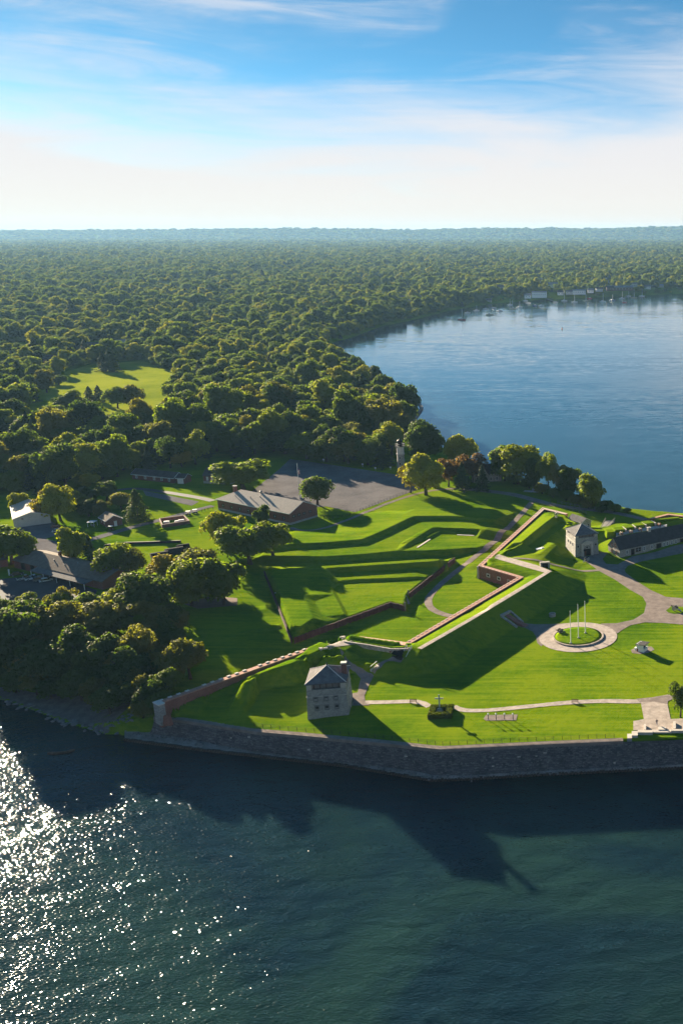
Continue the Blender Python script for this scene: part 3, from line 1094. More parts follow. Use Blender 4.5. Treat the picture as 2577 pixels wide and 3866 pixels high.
ribbon('lake_path', gp(R2, [(450, 702), (560, 692), (700, 690), (880, 685), (960, 695), (1020, 722)]), 2.2, 'flagstone', 0.07)
ribbon('lake_path', gp(R2, [(1195, 722), (1270, 748), (1400, 752), (1568, 740)]) + gp(R3, [(400, 822), (740, 790), (1000, 780), (1240, 782), (1360, 765), (1480, 745)]), (2.0, 2.6), 'flagstone', 0.07)
S4 = sheet_of(2250, 2550, 4.8)
drape('plaza', gp(S4, [(805, 490), (1050, 480), (1290, 530), (1345, 795), (1345, 830), (900, 850), (690, 860), (670, 835), (860, 800)]), 'flagstone', 0.09, 0.9)
drape('plaza_apron', gp(S4, [(720, 430), (1000, 405), (1300, 365), (1480, 400), (1300, 470), (1285, 535), (1050, 492), (800, 500)]), 'gravel', 0.082, 0.9)
drape('redoubt_path', gp(R2, [(350, 345), (410, 372), (470, 410), (560, 470), (608, 492), (575, 560), (540, 640), (545, 690), (580, 714), (455, 716), (450, 625), (490, 618), (500, 560), (512, 515), (470, 465), (400, 395)]), 'gravel', 0.085, 0.8)
drape('gun_platform', gp(R2, [(240, 338), (350, 343), (470, 258), (390, 240)], 11.9), 'flagstone', 0.09, 0.8)
ribbon('terrace_path', gp(R2, [(600, 462), (640, 420), (700, 384), (760, 372), (820, 380)], 10), 1.6, 'gravel', 0.08)
drape('works_yard', gp(R7, [(60, 620), (180, 575), (340, 556), (430, 620), (300, 672), (420, 700), (400, 780), (340, 806), (180, 770), (100, 700)]), 'asphalt', 0.06, 3.0)
ribbon('service_road', gp(R7, [(390, 720), (500, 700), (620, 668), (840, 602), (1000, 560), (1150, 520), (1260, 488), (1400, 452)]), (5.0, 4.0), 'asphalt', 0.07)
drape('barn_yard', gp(R7, [(-120, 940), (0, 935), (330, 905), (640, 1010), (620, 1050), (440, 1085), (100, 1085), (-120, 1060)]), 'asphalt_dark', 0.06, 3.0)
drape('gravel_strip', gp(R7, [(940, 352), (1310, 425), (1260, 452), (960, 385)]), 'asphalt', 0.06, 3.0)
ribbon('lane', gp(R7, [(760, 350), (900, 340), (1100, 365), (1300, 398), (1400, 420)]), 4.0, 'asphalt_dark', 0.055)
ribbon('park_drive', gp(OV, [(405, 935), (425, 912), (440, 892)]), 6.0, 'gravel', 0.06, step=3)
drape('grave_plot', gp(R3, [(92, 912), (110, 884), (345, 880), (335, 922), (110, 926)]), 'gravel', 0.08, 0.8)
drape('grass_island', gp(R5, [(1442, 992), (1480, 962), (1620, 965), (1620, 1010), (1500, 1016), (1460, 1008)]), 'grass', 0.13, 0.8)
drape('worn_earth', gp(R7, [(1180, 1090), (1400, 1050), (1560, 1060), (1560, 1110), (1300, 1130)]), 'dirt', 0.05, 2.0)
bt = line_offset(list(reversed(BEACH)), 0.0)
up = [(p[0] + 3 + 6 * abs(math.sin(i * 2.1)), p[1] + 10 + 5 * math.sin(i * 1.7)) for i, p in enumerate(bt)]
drape('beach', smooth_line(bt) + list(reversed(smooth_line(up))), 'beach_stone', 0.07, 1.6)

# ---------------------------------------------------------------- walls of the fort
def wall_run(parent, pts, thick, zb, mat, cope_mat, cope_h=0.28, over=0.12, names=('wall_face', 'coping')):
    """one prism and one coping slab for each straight run; pts carry the top height"""
    inner = line_offset(pts, thick)
    co = line_offset(pts, -over)
    ci = line_offset(pts, thick + over)
    for i in range(len(pts) - 1):
        a, b = pts[i], pts[i + 1]
        za, zb_ = a[2], b[2]
        bot = zb if not hasattr(zb, '__len__') else min(zb[i], zb[i + 1])
        MB().prism([inner[i], inner[i + 1], b[:2], a[:2]], bot, [za - cope_h, zb_ - cope_h, zb_ - cope_h, za - cope_h]).build(names[0], mat, parent)
        MB().prism([ci[i], ci[i + 1], co[i + 1], co[i]], [za - cope_h, zb_ - cope_h, zb_ - cope_h, za - cope_h], [za, zb_, zb_, za]).build(names[1], cope_mat, parent)


sw = thing('scarp_wall', 'long red brick scarp wall with pink coping zigzagging from lake to south bastion', 'wall', (0, 0, 0))
wall_run(sw, SCARP, 1.6, [4.0, 5.5, 6, 6, 6.4, 6.4, 6.6, 6.6], 'brick_red', 'brick_cope')
# pale capping stones set along the outer edge
cap = MB().box((0, 0, 0), (1.05, 0.62, 0.22)).mesh('coping_stone')
cap.materials.append(M('cap_stone'))


cap2 = MB().box((0, 0, 0), (0.9, 0.5, 0.12)).mesh('coping_stone')
cap2.materials.append(M('cap_pink'))


def caps_along(a, b, n, zoff, inset=0.22, skip=(), mesh=None):
    d = Vector((b[0] - a[0], b[1] - a[1]))
    L = d.length
    d.normalize()
    nr = Vector((d.y, -d.x))
    for i in range(n):
        if i in skip:
            continue
        t = (i + 0.5) / n
        o = bpy.data.objects.new('coping_stone', mesh or cap)
        COL.objects.link(o)
        o.parent = sw
        o.location = (a[0] + d.x * L * t + nr.x * inset, a[1] + d.y * L * t + nr.y * inset, a[2] + (b[2] - a[2]) * t + zoff)
        o.rotation_euler = (0, 0, math.atan2(d.y, d.x))


caps_along(SCARP[0], SCARP[1], 19, 0.11, skip=(4, 11))
caps_along(SCARP[3], SCARP[4], 30, 0.06, mesh=cap2)
caps_along(SCARP[4], SCARP[5], 12, 0.06, mesh=cap2)
caps_along(SCARP[5], SCARP[6], 32, 0.06, mesh=cap2)
# end pier of dressed stone over the lake
ex = Vector((SCARP[1][0] - SCARP[0][0], SCARP[1][1] - SCARP[0][1])).normalized()
ang = math.atan2(ex.y, ex.x)
pier_c = (-134.0, 253.6)
MB().box((pier_c[0], pier_c[1], 8.2), (1.7, 3.0, 6.0), ang).build('end_pier', 'stone_gray', sw)
MB().box((pier_c[0], pier_c[1], 11.33), (1.9, 3.2, 0.26), ang).build('pier_cap', 'cap_stone', sw)
MB().box((-131.2, 251.6, 7.2), (2.6, 1.0, 2.6), ang - 1.2, 0.7).build('wall_stub', 'brick_red', sw)
# three gun ports in the flank of the south bastion
fa, fb = Vector(SCARP[4][:2]), Vector(SCARP[5][:2])
fd = (fb - fa).normalized()
fn_ = Vector((-fd.y, fd.x))
fang = math.atan2(fd.y, fd.x)
for t in (0.22, 0.47, 0.74):
    c = fa.lerp(fb, t)
    e = MB().box((c.x + fn_.x * 0.02, c.y + fn_.y * 0.02, 9.7), (1.9, 0.16, 1.5), fang).build('gun_port', 'stone_block', sw)
    MB().box((c.x + fn_.x * 0.08, c.y + fn_.y * 0.08, 9.7), (0.85, 0.14, 0.7), fang).build('port_opening', 'dark_opening', e)
# corner quoins
MB().box((SCARP[5][0] + 0.1, SCARP[5][1] - 0.2, 9.6), (0.7, 0.7, 5.2), fang).build('quoin', 'stone_block', sw)

# stockade round the ravelin
def stockade():
    st = thing('stockade', 'dark brown timber stockade holding up the edge of the ravelin lawn', 'stockade', (0, 0, 0))
    runs = [(0, 1), (1, 2), (2, 3), (4, 5)]
    for a, b in runs:
        mb = MB()
        p, q = Vector(RAV_TOP[a][:2]), Vector(RAV_TOP[b][:2])
        L = (q - p).length
        d = (q - p).normalized()
        nr = Vector((d.y, -d.x))
        n = int(L / 0.42)
        for i in range(n):
            t = (i + 0.5) / n
            c = p.lerp(q, t) + nr * (0.45 + random.uniform(-0.05, 0.05))
            h = (9.2 if a else 9.0) + random.uniform(-0.12, 0.15)
            zb = 6.6
            r = 0.19
            pts = [(c.x + r * math.cos(k * math.pi / 3), c.y + r * math.sin(k * math.pi / 3)) for k in range(6)]
            mb.prism(pts, zb, h)
        o = mb.build('pickets', 'wood_stockade', st)
        tag(o, kind='stuff')
        m2 = MB()
        c0, c1 = p + nr * 0.7, q + nr * 0.7
        m2.tube([(c0.x, c0.y, 8.4), (c1.x, c1.y, 8.4)], 0.11, 6)
        m2.build('rail', 'wood_stockade', st)
    # gate gap posts
    for k in (3, 4):
        MB().box((RAV_TOP[k][0], RAV_TOP[k][1], 8.6), (0.35, 0.35, 3.4)).build('gate_post', 'wood_gray', st)


stockade()
MB().box((0, 0, 0), (0.12, 5.2, 0.9)).mesh('x')


def plank(name, label, cat, a, b, w, z0, z1, mat, dz=0.0):
    """a sloping board or slab between two plan points"""
    d = Vector((b[0] - a[0], b[1] - a[1]))
    L = d.length
    o = MB()
    n = Vector((d.y, -d.x)).normalized() * (w / 2)
    o.prism([(a[0] - n.x, a[1] - n.y), (b[0] - n.x, b[1] - n.y), (b[0] + n.x, b[1] + n.y), (a[0] + n.x, a[1] + n.y)][::-1], [z0, z1, z1, z0][::-1], [z0 + 0.12, z1 + 0.12, z1 + 0.12, z0 + 0.12][::-1])
    return tag(o.build(name, mat), label, cat)


ga, gb = R4(1033, 880, 9.0), R4(1062, 932, 8.0)
plank('footbridge', 'short pale plank footbridge at the notch in the ravelin stockade', 'footbridge', ga, gb, 1.0, 9.0, 7.5, 'wood_gray')
fp = C6(118, 496, 9.2), C6(176, 490, 9.2)
plank('footbridge', 'tiny white plank bridge on the west stockade edge of the ravelin', 'footbridge', fp[0], fp[1], 0.7, 9.1, 9.1, 'white_paint')
sl = onground(R4, 1125, 525), onground(R4, 1222, 462)
plank('stone_step', 'long pale stone slab step lying diagonally in the covered way', 'step', sl[0], sl[1], 0.8, sl[0][2], sl[1][2], 'stone_block')
sl = onground(R4, 1420, 430), onground(R4, 1546, 436)
plank('stone_step', 'long pale stone slab step lying level beside the small traverse', 'step', sl[0], sl[1], 0.8, sl[0][2], sl[1][2], 'stone_block')

# sea wall
def sea_wall():
    t = thing('sea_wall', 'dark stone sea wall along the lake with steel sheet piling at its foot', 'sea wall', (0, 0, 0))
    xs = np.linspace(580, 3040, 76)
    tx = [q[0] for q in SEAWALL_PX]
    ty = [q[1] for q in SEAWALL_PX]
    tz = [q[2] for q in SEAWALL_PX]
    bx = [600, 760, 1000, 1300, 1500, 1640, 1750, 2023, 2330, 2577, 3050]
    by = [2752, 2785, 2812, 2855, 2895, 2928, 2927, 2911, 2896, 2885, 2862]
    top = [P(x, np.interp(x, tx, ty), np.interp(x, tx, tz)) for x in xs]
    bot = [P(x, np.interp(x, bx, by), 1.2) for x in xs]
    # the foot never leans out further than the top edge allows
    rows = 10
    v = []
    r = np.random.default_rng(4)
    for i, (a, b) in enumerate(zip(top, bot)):
        for j in range(rows + 1):
            s = j / rows
            bulge = r.normal(0, 0.07)
            x = a[0] + (b[0] - a[0]) * (0.25 * s + 0.75 * s * s)
            y = a[1] + (min(b[1], a[1] - 0.4) - a[1]) * (0.25 * s + 0.75 * s * s) + bulge
            v.append((x, y, a[2] - 0.25 + (1.0 - a[2] + 0.25) * s))
    idx = np.arange(len(xs) * (rows + 1)).reshape(len(xs), rows + 1)
    q = np.stack([idx[:-1, :-1].ravel(), idx[:-1, 1:].ravel(), idx[1:, 1:].ravel(), idx[1:, :-1].ravel()], 1)
    link_mesh('wall_face', np_mesh('wall_face', np.array(v), q), 'sea_stone', t)
    # capping strip
    cp = MB()
    ins = line_offset([(p[0], p[1]) for p in top], -1.5)
    out = line_offset([(p[0], p[1]) for p in top], 0.15)
    for i in range(len(top) - 1):
        if 2345 < xs[i] < 2700:
            continue
        za, zb = top[i][2] + 0.12, top[i + 1][2] + 0.12
        cp.prism([out[i], out[i + 1], ins[i + 1], ins[i]], [za - 0.9, zb - 0.9, zb - 0.9, za - 0.9], [za, zb, zb, za])
    cp.build('coping', 'gravel', t)
    # ledge of old concrete between the wall and the piling
    pl = [(468, 2789), (762, 2828), (1300, 2888), (1625, 2942), (1725, 2940), (2023, 2922), (2330, 2907), (2577, 2895), (3050, 2872)]
    px, py = [a for a, b in pl], [b for a, b in pl]
    lv = []
    xs2 = np.linspace(470, 3040, 74)
    for x in xs2:
        o = P(x, np.interp(x, px, py), 0.7)
        wl = P(x, np.interp(x, [470] + bx, [2745] + by), 1.15)
        lv += [(o[0], o[1], 0.55), (o[0] + (wl[0] - o[0]) * 0.5, o[1] + (max(wl[1], o[1] + 0.5) - o[1]) * 0.5, 0.95 + r.normal(0, 0.05)), (wl[0], max(wl[1], o[1] + 0.5) + 0.7, 1.3)]
    idx = np.arange(len(xs2) * 3).reshape(-1, 3)
    q = np.stack([idx[:-1, :-1].ravel(), idx[1:, :-1].ravel(), idx[1:, 1:].ravel(), idx[:-1, 1:].ravel()], 1)
    link_mesh('ledge', np_mesh('ledge', np.array(lv), q), 'concrete_old', t)
    # sheet piles, one by one
    pile = MB().prism([(-0.36, -0.05), (-0.2, -0.32), (0.2, -0.32), (0.36, -0.05), (0.36, 0.25), (-0.36, 0.25)], -2.0, 0.72).mesh('sheet_pile')
    pile.materials.append(M('rust_steel'))
    line = [P(x, y, 0.6) for x, y in pl]
    dist = 0.0
    for a, b in zip(line[:-1], line[1:]):
        d = Vector((b[0] - a[0], b[1] - a[1]))
        n = int(d.length / 0.78)
        for i in range(n):
            o = bpy.data.objects.new('sheet_pile', pile)
            COL.objects.link(o)
            o.parent = t
            o.location = (a[0] + d.x * (i + .5) / n, a[1] + d.y * (i + .5) / n, random.uniform(-0.12, 0.1))
            o.rotation_euler = (0, 0, math.atan2(d.y, d.x))
    # uneven stones standing proud of the face
    st = MB()
    for i in range(900):
        k = r.uniform(0, len(xs) - 1.01)
        i0 = int(k)
        s = r.uniform(0.10, 0.95)
        a = np.array(v[i0 * (rows + 1) + int(s * rows)])
        b = np.array(v[(i0 + 1) * (rows + 1) + int(s * rows)])
        c = a + (b - a) * (k - i0)
        w, h = r.uniform(0.35, 0.8), r.uniform(0.2, 0.38)
        dd = b - a
        st.box((c[0], c[1] - 0.02, c[2] - 0.3 + r.uniform(-0.3, 0.3)), (w, 0.28, h), math.atan2(dd[1], dd[0]), r.uniform(0.8, 1.0))
    tag(st.build('facing_stones', 'stone_dark', t), kind='stuff')
    ls = MB()
    for i in range(14):
        k = r.uniform(8, len(xs) - 2)
        i0 = int(k)
        a = np.array(v[i0 * (rows + 1) + int(r.uniform(2, 9))])
        ls.box((a[0], a[1] - 0.08, a[2]), (r.uniform(0.4, 1.0), 0.3, r.uniform(0.25, 0.45)), 0.05)
    tag(ls.build('pale_stones', 'stone_block', t), kind='stuff')
    rub = MB()
    for i in range(420):
        k = r.uniform(0, 58)
        i0 = int(k)
        c = np.array(lv[i0 * 3 + 1]) * (1 - k + i0) + np.array(lv[i0 * 3 + 4]) * (k - i0)
        c = c + np.array([r.normal(0, .3), r.normal(0, .7), 0.1])
        w = r.uniform(.18, .6)
        rub.box(tuple(c), (w, w * r.uniform(.6, 1), w * r.uniform(.4, .8)), r.uniform(0, 3), .75)
    tag(rub.build('ledge_rubble', 'stone_dark', t), kind='stuff')
    return top


SEATOP = sea_wall()


def fence(name, label, pts, post_h, step, r, mat, rails=(0.5, 0.95), rail_r=0.02, cat='fence'):
    t = thing(name, label, cat, (0, 0, 0))
    post = MB().box((0, 0, post_h / 2), (2 * r, 2 * r, post_h)).mesh('post')
    post.materials.append(M(mat) if isinstance(mat, str) else mat)
    line = []
    for a, b in zip(pts[:-1], pts[1:]):
        L = math.hypot(b[0] - a[0], b[1] - a[1])
        n = max(1, round(L / step))
        for i in range(n):
            line.append((a[0] + (b[0] - a[0]) * i / n, a[1] + (b[1] - a[1]) * i / n))
    line.append(tuple(pts[-1][:2]))
    g = [(x, y, zg(x, y)) for x, y in line]
    for p in g:
        o = bpy.data.objects.new('post', post)
        COL.objects.link(o)
        o.parent = t
        o.location = p
    for h in rails:
        MB().tube([(p[0], p[1], p[2] + h * post_h) for p in g], rail_r, 5).build('rail', mat, t)
    return t


seaf = line_offset([(p[0], p[1]) for p in SEATOP], -2.1)
seaf = [p for p, q in zip(seaf, SEATOP) if -108 < p[0] < -10]
fence('iron_fence', 'thin black iron fence along the top of the sea wall', seaf, 1.1, 2.4, 0.05, 'iron', (0.3, 0.6, 0.97), 0.025)
fence('iron_fence', 'black iron fence between the big parking lot and the footpath', gp(R6, [(600, 600), (700, 604), (800, 590), (900, 548), (1100, 468), (1260, 412), (1350, 384)]), 1.3, 2.4, 0.06, 'iron', (0.3, 0.65, 0.97), 0.03)
fence('rail_fence', 'gray wooden rail fence on the river side of the road', gp(R5, [(640, 196), (800, 226), (950, 246), (1040, 262)]), 1.3, 2.6, 0.10, 'wood_gray', (0.45, 0.9), 0.07)
fence('rail_fence', 'gray wooden rail fence beside the brick salient of the south bastion', gp(R5, [(600, 213), (700, 240), (780, 258), (850, 276)]), 1.3, 2.4, 0.10, 'wood_gray', (0.45, 0.9), 0.07)
fence('rail_fence', 'small gate railing by the end of the service road', gp(SQ, [(630, 440), (690, 424), (735, 418)]), 1.2, 1.6, 0.07, 'iron', (0.5, 0.95), 0.03)

# revetment of the north bastion, facing the parade
rv = thing('revetment_wall', 'low gray stone revetment below the lit parapet of the north bastion', 'wall', (0, 0, 0))
rp = [R2(392, 232, 13.1), R2(560, 256, 13.2), R2(742, 288, 13.2), R2(865, 285, 13.2)]
for a, b in zip(rp[:-1], rp[1:]):
    d = Vector((b[0] - a[0], b[1] - a[1])).normalized()
    n = Vector((d.y, -d.x)) * 0.5
    MB().prism([(a[0] + n.x, a[1] + n.y), (b[0] + n.x, b[1] + n.y), (b[0], b[1]), (a[0], a[1])], 10.6, [a[2] - 0.1, b[2] - 0.1, b[2] - 0.1, a[2] - 0.1]).build('wall_face', 'stone_rubble', rv)
# white stones at the platform's corners
for i, (q, lab) in enumerate((((378, 230), 'pale stone heap at the top corner of the gun platform'), ((235, 296), 'pale stone heap at the left corner of the gun platform'))):
    p = onground(R2, *q, 12.5)
    mb = MB()
    for k in range(9):
        mb.box((random.uniform(-1, 1), random.uniform(-.8, .8), random.uniform(0.05, 0.45)), (random.uniform(.4, .9), random.uniform(.4, .7), random.uniform(.3, .5)), random.uniform(0, 3), 0.8)
    o = mb.build('stone_heap', 'stone_block')
    o.location = p
    tag(o, lab, 'stones')

# ---------------------------------------------------------------- buildings
MESHC = {}


def cached(key, fn):
    if key not in MESHC:
        MESHC[key] = fn()
    return MESHC[key]


def opening(parent, x, y, z, w, h, rz, frame='stone_block', pane='window_glass', name='window', fw=0.14, bars=True, arch=False):
    """window or door seen from outside: local -Y looks out of the wall; surround proud, pane set back between jambs"""
    def mk():
        m = MB()
        m.box((-(w / 2 + fw / 2), 0, 0), (fw, 0.22, h + 2 * fw))
        m.box(((w / 2 + fw / 2), 0, 0), (fw, 0.22, h + 2 * fw))
        m.box((0, 0, h / 2 + fw / 2), (w, 0.22, fw))
        m.box((0, 0.0, -(h / 2 + fw / 2)), (w, 0.30, fw))
        me = m.mesh(name)
        me.materials.append(M(frame))
        return me

    def mk2():
        me = MB().box((0, 0.05, 0), (w, 0.06, h)).mesh('pane')
        me.materials.append(M(pane))
        return me
    o = bpy.data.objects.new(name, cached((name, w, h, frame, fw), mk))
    COL.objects.link(o)
    o.parent = parent
    o.location = (x, y, z)
    o.rotation_euler = (0, 0, rz)
    p = bpy.data.objects.new('pane' if name == 'window' else 'leaf', cached(('p', w, h, pane), mk2))
    COL.objects.link(p)
    p.parent = o
    if bars and name == 'window':
        def mk3():
            m = MB()
            m.box((0, 0.0, 0), (0.06, 0.05, h))
            m.box((0, 0.0, 0), (w, 0.05, 0.06))
            me = m.mesh('glazing_bar')
            me.materials.append(M('white_paint'))
            return me
        b = bpy.data.objects.new('glazing_bar', cached(('b', w, h), mk3))
        COL.objects.link(b)
        b.parent = o
    return o


def slab_roof(parent, quads, th, mat, name='roof'):
    m = MB()
    for q in quads:
        q = [Vector(p) for p in q]
        n = (q[1] - q[0]).cross(q[2] - q[0]).normalized()
        if n.z < 0:
            n = -n
            q = q[::-1]
        lo = [p - n * th for p in q]
        i = len(m.v)
        m.v += [tuple(p) for p in q] + [tuple(p) for p in lo]
        k = len(q)
        m.f.append(tuple(range(i, i + k)))
        m.f.append(tuple(range(i + 2 * k - 1, i + k - 1, -1)))
        for j in range(k):
            a, b = j, (j + 1) % k
            m.f.append((i + a, i + k + a, i + k + b, i + b))
    return m.build(name, mat, parent)


def gable_house(name, label, cat, loc, rz, L, D, eave, ridge, wall, roof, over=0.35, group=None, windows=(), base=None, hip0=False, hip1=False, trim=None, th=0.18, chimneys=()):
    """local x runs along the ridge (0..L), y across (0..D); (0,0) is the near left corner"""
    t = thing(name, label, cat, loc, rz, group)
    m = MB()
    m.poly([(0, 0, -1), (L, 0, -1), (L, 0, eave), (0, 0, eave)])
    m.poly([(L, D, -1), (0, D, -1), (0, D, eave), (L, D, eave)])
    top0 = [(0, D / 2, ridge)] if not hip0 else []
    top1 = [(L, D / 2, ridge)] if not hip1 else []
    m.poly([(0, D, -1), (0, 0, -1), (0, 0, eave)] + top0 + [(0, D, eave)])
    m.poly([(L, 0, -1), (L, D, -1), (L, D, eave)] + top1 + [(L, 0, eave)])
    m.build('wall', wall, t)
    if base:
        b = MB()
        b.box((L / 2, -0.04, base / 2 - 0.5), (L + 0.16, 0.1, base + 1))
        b.box((-0.04, D / 2, base / 2 - 0.5), (0.1, D, base + 1))
        b.box((L + 0.04, D / 2, base / 2 - 0.5), (0.1, D, base + 1))
        b.build('foundation', 'concrete', t)
    sl = (ridge - eave) / (D / 2)
    ez = eave - over * sl
    zt = 0.2
    h0 = D / 2 if hip0 else -over
    h1 = L - D / 2 if hip1 else L + over
    a0, a1 = -over, L + over
    R0, R1_ = (h0, D / 2, ridge + zt), (h1, D / 2, ridge + zt)
    c00, c10, c11, c01 = (a0, -over, ez + zt), (a1, -over, ez + zt), (a1, D + over, ez + zt), (a0, D + over, ez + zt)
    quads = [[c00, c10, R1_, R0], [c11, c01, R0, R1_]]
    if hip0:
        quads.append([c01, c00, R0])
    if hip1:
        quads.append([c10, c11, R1_])
    rf = slab_roof(t, quads, th, roof)
    if trim:
        e = MB()
        for yy in (-over - 0.03, D + over + 0.03):
            e.box((L / 2, yy, ez + zt - 0.16), (L + 2 * over, 0.09, 0.3))
        for xx, hp in ((a0 - 0.03, hip0), (a1 + 0.03, hip1)):
            if hp:
                e.box((xx, D / 2, ez + zt - 0.16), (0.09, D + 2 * over, 0.3))
            else:
                e.tube([(xx, -over, ez + zt - 0.1), (xx, D / 2, ridge + zt - 0.1), (xx, D + over, ez + zt - 0.1)], 0.13, 4)
        e.build('fascia', trim, t)
    for c in chimneys:
        cx, cy, w, d, z0, z1, cm = c
        ch = MB().box((cx, cy, (z0 + z1) / 2), (w, d, z1 - z0)).build('chimney', cm, rf)
        MB().box((cx, cy, z1 + 0.12), (w + 0.25, d + 0.25, 0.24)).build('chimney_cap', 'cap_stone', ch)
        MB().box((cx, cy, z1 + 0.26), (w * 0.45, d * 0.45, 0.08)).build('flue', 'dark_opening', ch)
    for w in windows:
        face, u, z, ww, hh = w[:5]
        kind = w[5] if len(w) > 5 else 'window'
        pm = w[6] if len(w) > 6 else ('window_glass' if kind == 'window' else 'dark_opening')
        fm = w[7] if len(w) > 7 else 'stone_block'
        if face == 'f':
            opening(t, u, -0.06, z, ww, hh, 0, fm, pm, kind)
        elif face == 'b':
            opening(t, u, D + 0.06, z, ww, hh, math.pi, fm, pm, kind)
        elif face == 'l':
            opening(t, -0.06, u, z, ww, hh, -math.pi / 2, fm, pm, kind)
        else:
            opening(t, L + 0.06, u, z, ww, hh, math.pi / 2, fm, pm, kind)
    return t


def hip_curve(parent, x0, x1, y0, y1, ze, zp, mat, steps=5):
    """pyramid roof with slightly bell-cast eaves"""
    m = MB()
    cx, cy = (x0 + x1) / 2, (y0 + y1) / 2
    rings = []
    for j in range(steps + 1):
        s = j / steps
        k = 1 - s
        z = ze + (zp - ze) * (0.82 * s + 0.18 * s * s)
        rings.append([(cx + (x - cx) * k, cy + (y - cy) * k, z) for x, y in ((x0, y0), (x1, y0), (x1, y1), (x0, y1))])
    for a, b in zip(rings[:-1], rings[1:]):
        for q in range(4):
            r = (q + 1) % 4
            m.poly([a[q], a[r], b[r], b[q]])
    m.poly([(x, y, ze - 0.02) for x, y, z in rings[0]][::-1])
    m.box((cx, cy, ze - 0.13), (x1 - x0 + 0.08, y1 - y0 + 0.08, 0.2))
    rf = m.build('roof', mat, parent)
    h = MB()
    for q in range(4):
        h.tube([(p[q][0], p[q][1], p[q][2] + 0.05) for p in rings], 0.12, 5)
    h.build('hip_ridge', 'cap_stone', rf)
    MB().lathe([(0.10, zp - 0.1), (0.22, zp + 0.15), (0.10, zp + 0.35), (0.16, zp + 0.5), (0.02, zp + 0.9)], 8, (cx, cy)).build('finial', 'iron', rf)
    return rf


def redoubt(name, label, loc, rz, W, D, Hw, ze, zp):
    t = thing(name, label, 'stone tower', loc, rz)
    b = 0.35
    r0 = [(0, 0), (W, 0), (W, D), (0, D)]
    r1 = [(b, b), (W - b, b), (W - b, D - b), (b, D - b)]
    MB().prism(r0, -1.2, Hw, r1).build('wall', 'stone_gray', t)
    # string course and parapet
    m = MB()
    m.box((W / 2, D / 2, Hw - 1.05), (W - 2 * b + 0.32, D - 2 * b + 0.32, 0.22))
    m.build('string_course', 'stone_block', t)
    pr = MB()
    pw = 0.7
    x0, x1, y0, y1 = b, W - b, b, D - b
    pr.box((W / 2, y0 + pw / 2, Hw + 0.45), (x1 - x0, pw, 0.9))
    pr.box((W / 2, y1 - pw / 2, Hw + 0.45), (x1 - x0, pw, 0.9))
    pr.box((x0 + pw / 2, D / 2, Hw + 0.45), (pw, y1 - y0 - 2 * pw, 0.9))
    pr.box((x1 - pw / 2, D / 2, Hw + 0.45), (pw, y1 - y0 - 2 * pw, 0.9))
    pr.build('parapet', 'stone_gray', t)
    for cx, cy in ((x0 + 0.7, y0 + 0.7), (x1 - 0.7, y0 + 0.7), (x1 - 0.7, y1 - 0.7), (x0 + 0.7, y1 - 0.7)):
        MB().box((cx, cy, (Hw + 0.9 + ze) / 2 - 0.1), (1.3, 1.3, ze - Hw - 1.0)).build('corner_pier', 'stone_block', t)
    # recessed gallery storey behind the parapet
    MB().box((W / 2, D / 2, (Hw + ze) / 2), (W - 2 * b - 2.4, D - 2 * b - 2.4, ze - Hw)).build('gallery', 'wood_gray', t)
    for i in range(5):
        for yy in (y0 + 0.85, y1 - 0.85):
            MB().box((x0 + 1.9 + i * (x1 - x0 - 3.8) / 4, yy, (Hw + 0.9 + ze) / 2), (0.18, 0.18, ze - Hw - 0.9)).build('gallery_post', 'wood_brown', t)
    # concave two-stage hip roof
    hip_curve(t, b - 0.25, W - b + 0.25, b - 0.25, D - b + 0.25, ze, zp, 'shingle_gray')
    return t, (x0, x1, y0, y1)


# the tower on the lake side
nA = P(1100 + 235 / 3.92, 2430 + 1105 / 3.92, 8.0)
nt, nb = redoubt('stone_redoubt', 'gray stone redoubt with brick chimney and hipped roof beside the sea wall', (nA[0], nA[1], 8.0), math.radians(10.5), 10.9, 10.9, 7.0, 9.7, 12.7)
for z, xs_ in ((2.7, (2.75, 5.3, 7.9)), (5.2, (2.55, 5.25, 7.75))):
    for x in xs_:
        opening(nt, x, 0.10 + z * 0.05 - 0.10, z, 0.75, 0.95, 0, 'stone_dark', 'dark_opening', 'window', 0.30, False)
for z, u in ((2.4, 2.6), (2.4, 8.2), (5.4, 2.8), (5.4, 5.4), (5.4, 8.0)):
    opening(nt, 10.9 - z * 0.05 + 0.02, u, z, 0.7, 0.9, math.pi / 2, 'stone_block', 'dark_opening', 'window', 0.2, False)
opening(nt, 10.86, 5.4, 1.3, 1.3, 2.5, math.pi / 2, 'stone_block', 'wood_red', 'door', 0.3, False)
ch = MB().box((9.9, 5.2, 10.0), (1.3, 1.1, 6.2)).build('chimney', 'brick_house', nt)
MB().box((9.9, 5.2, 13.2), (1.55, 1.35, 0.3)).build('chimney_cap', 'cap_stone', ch)

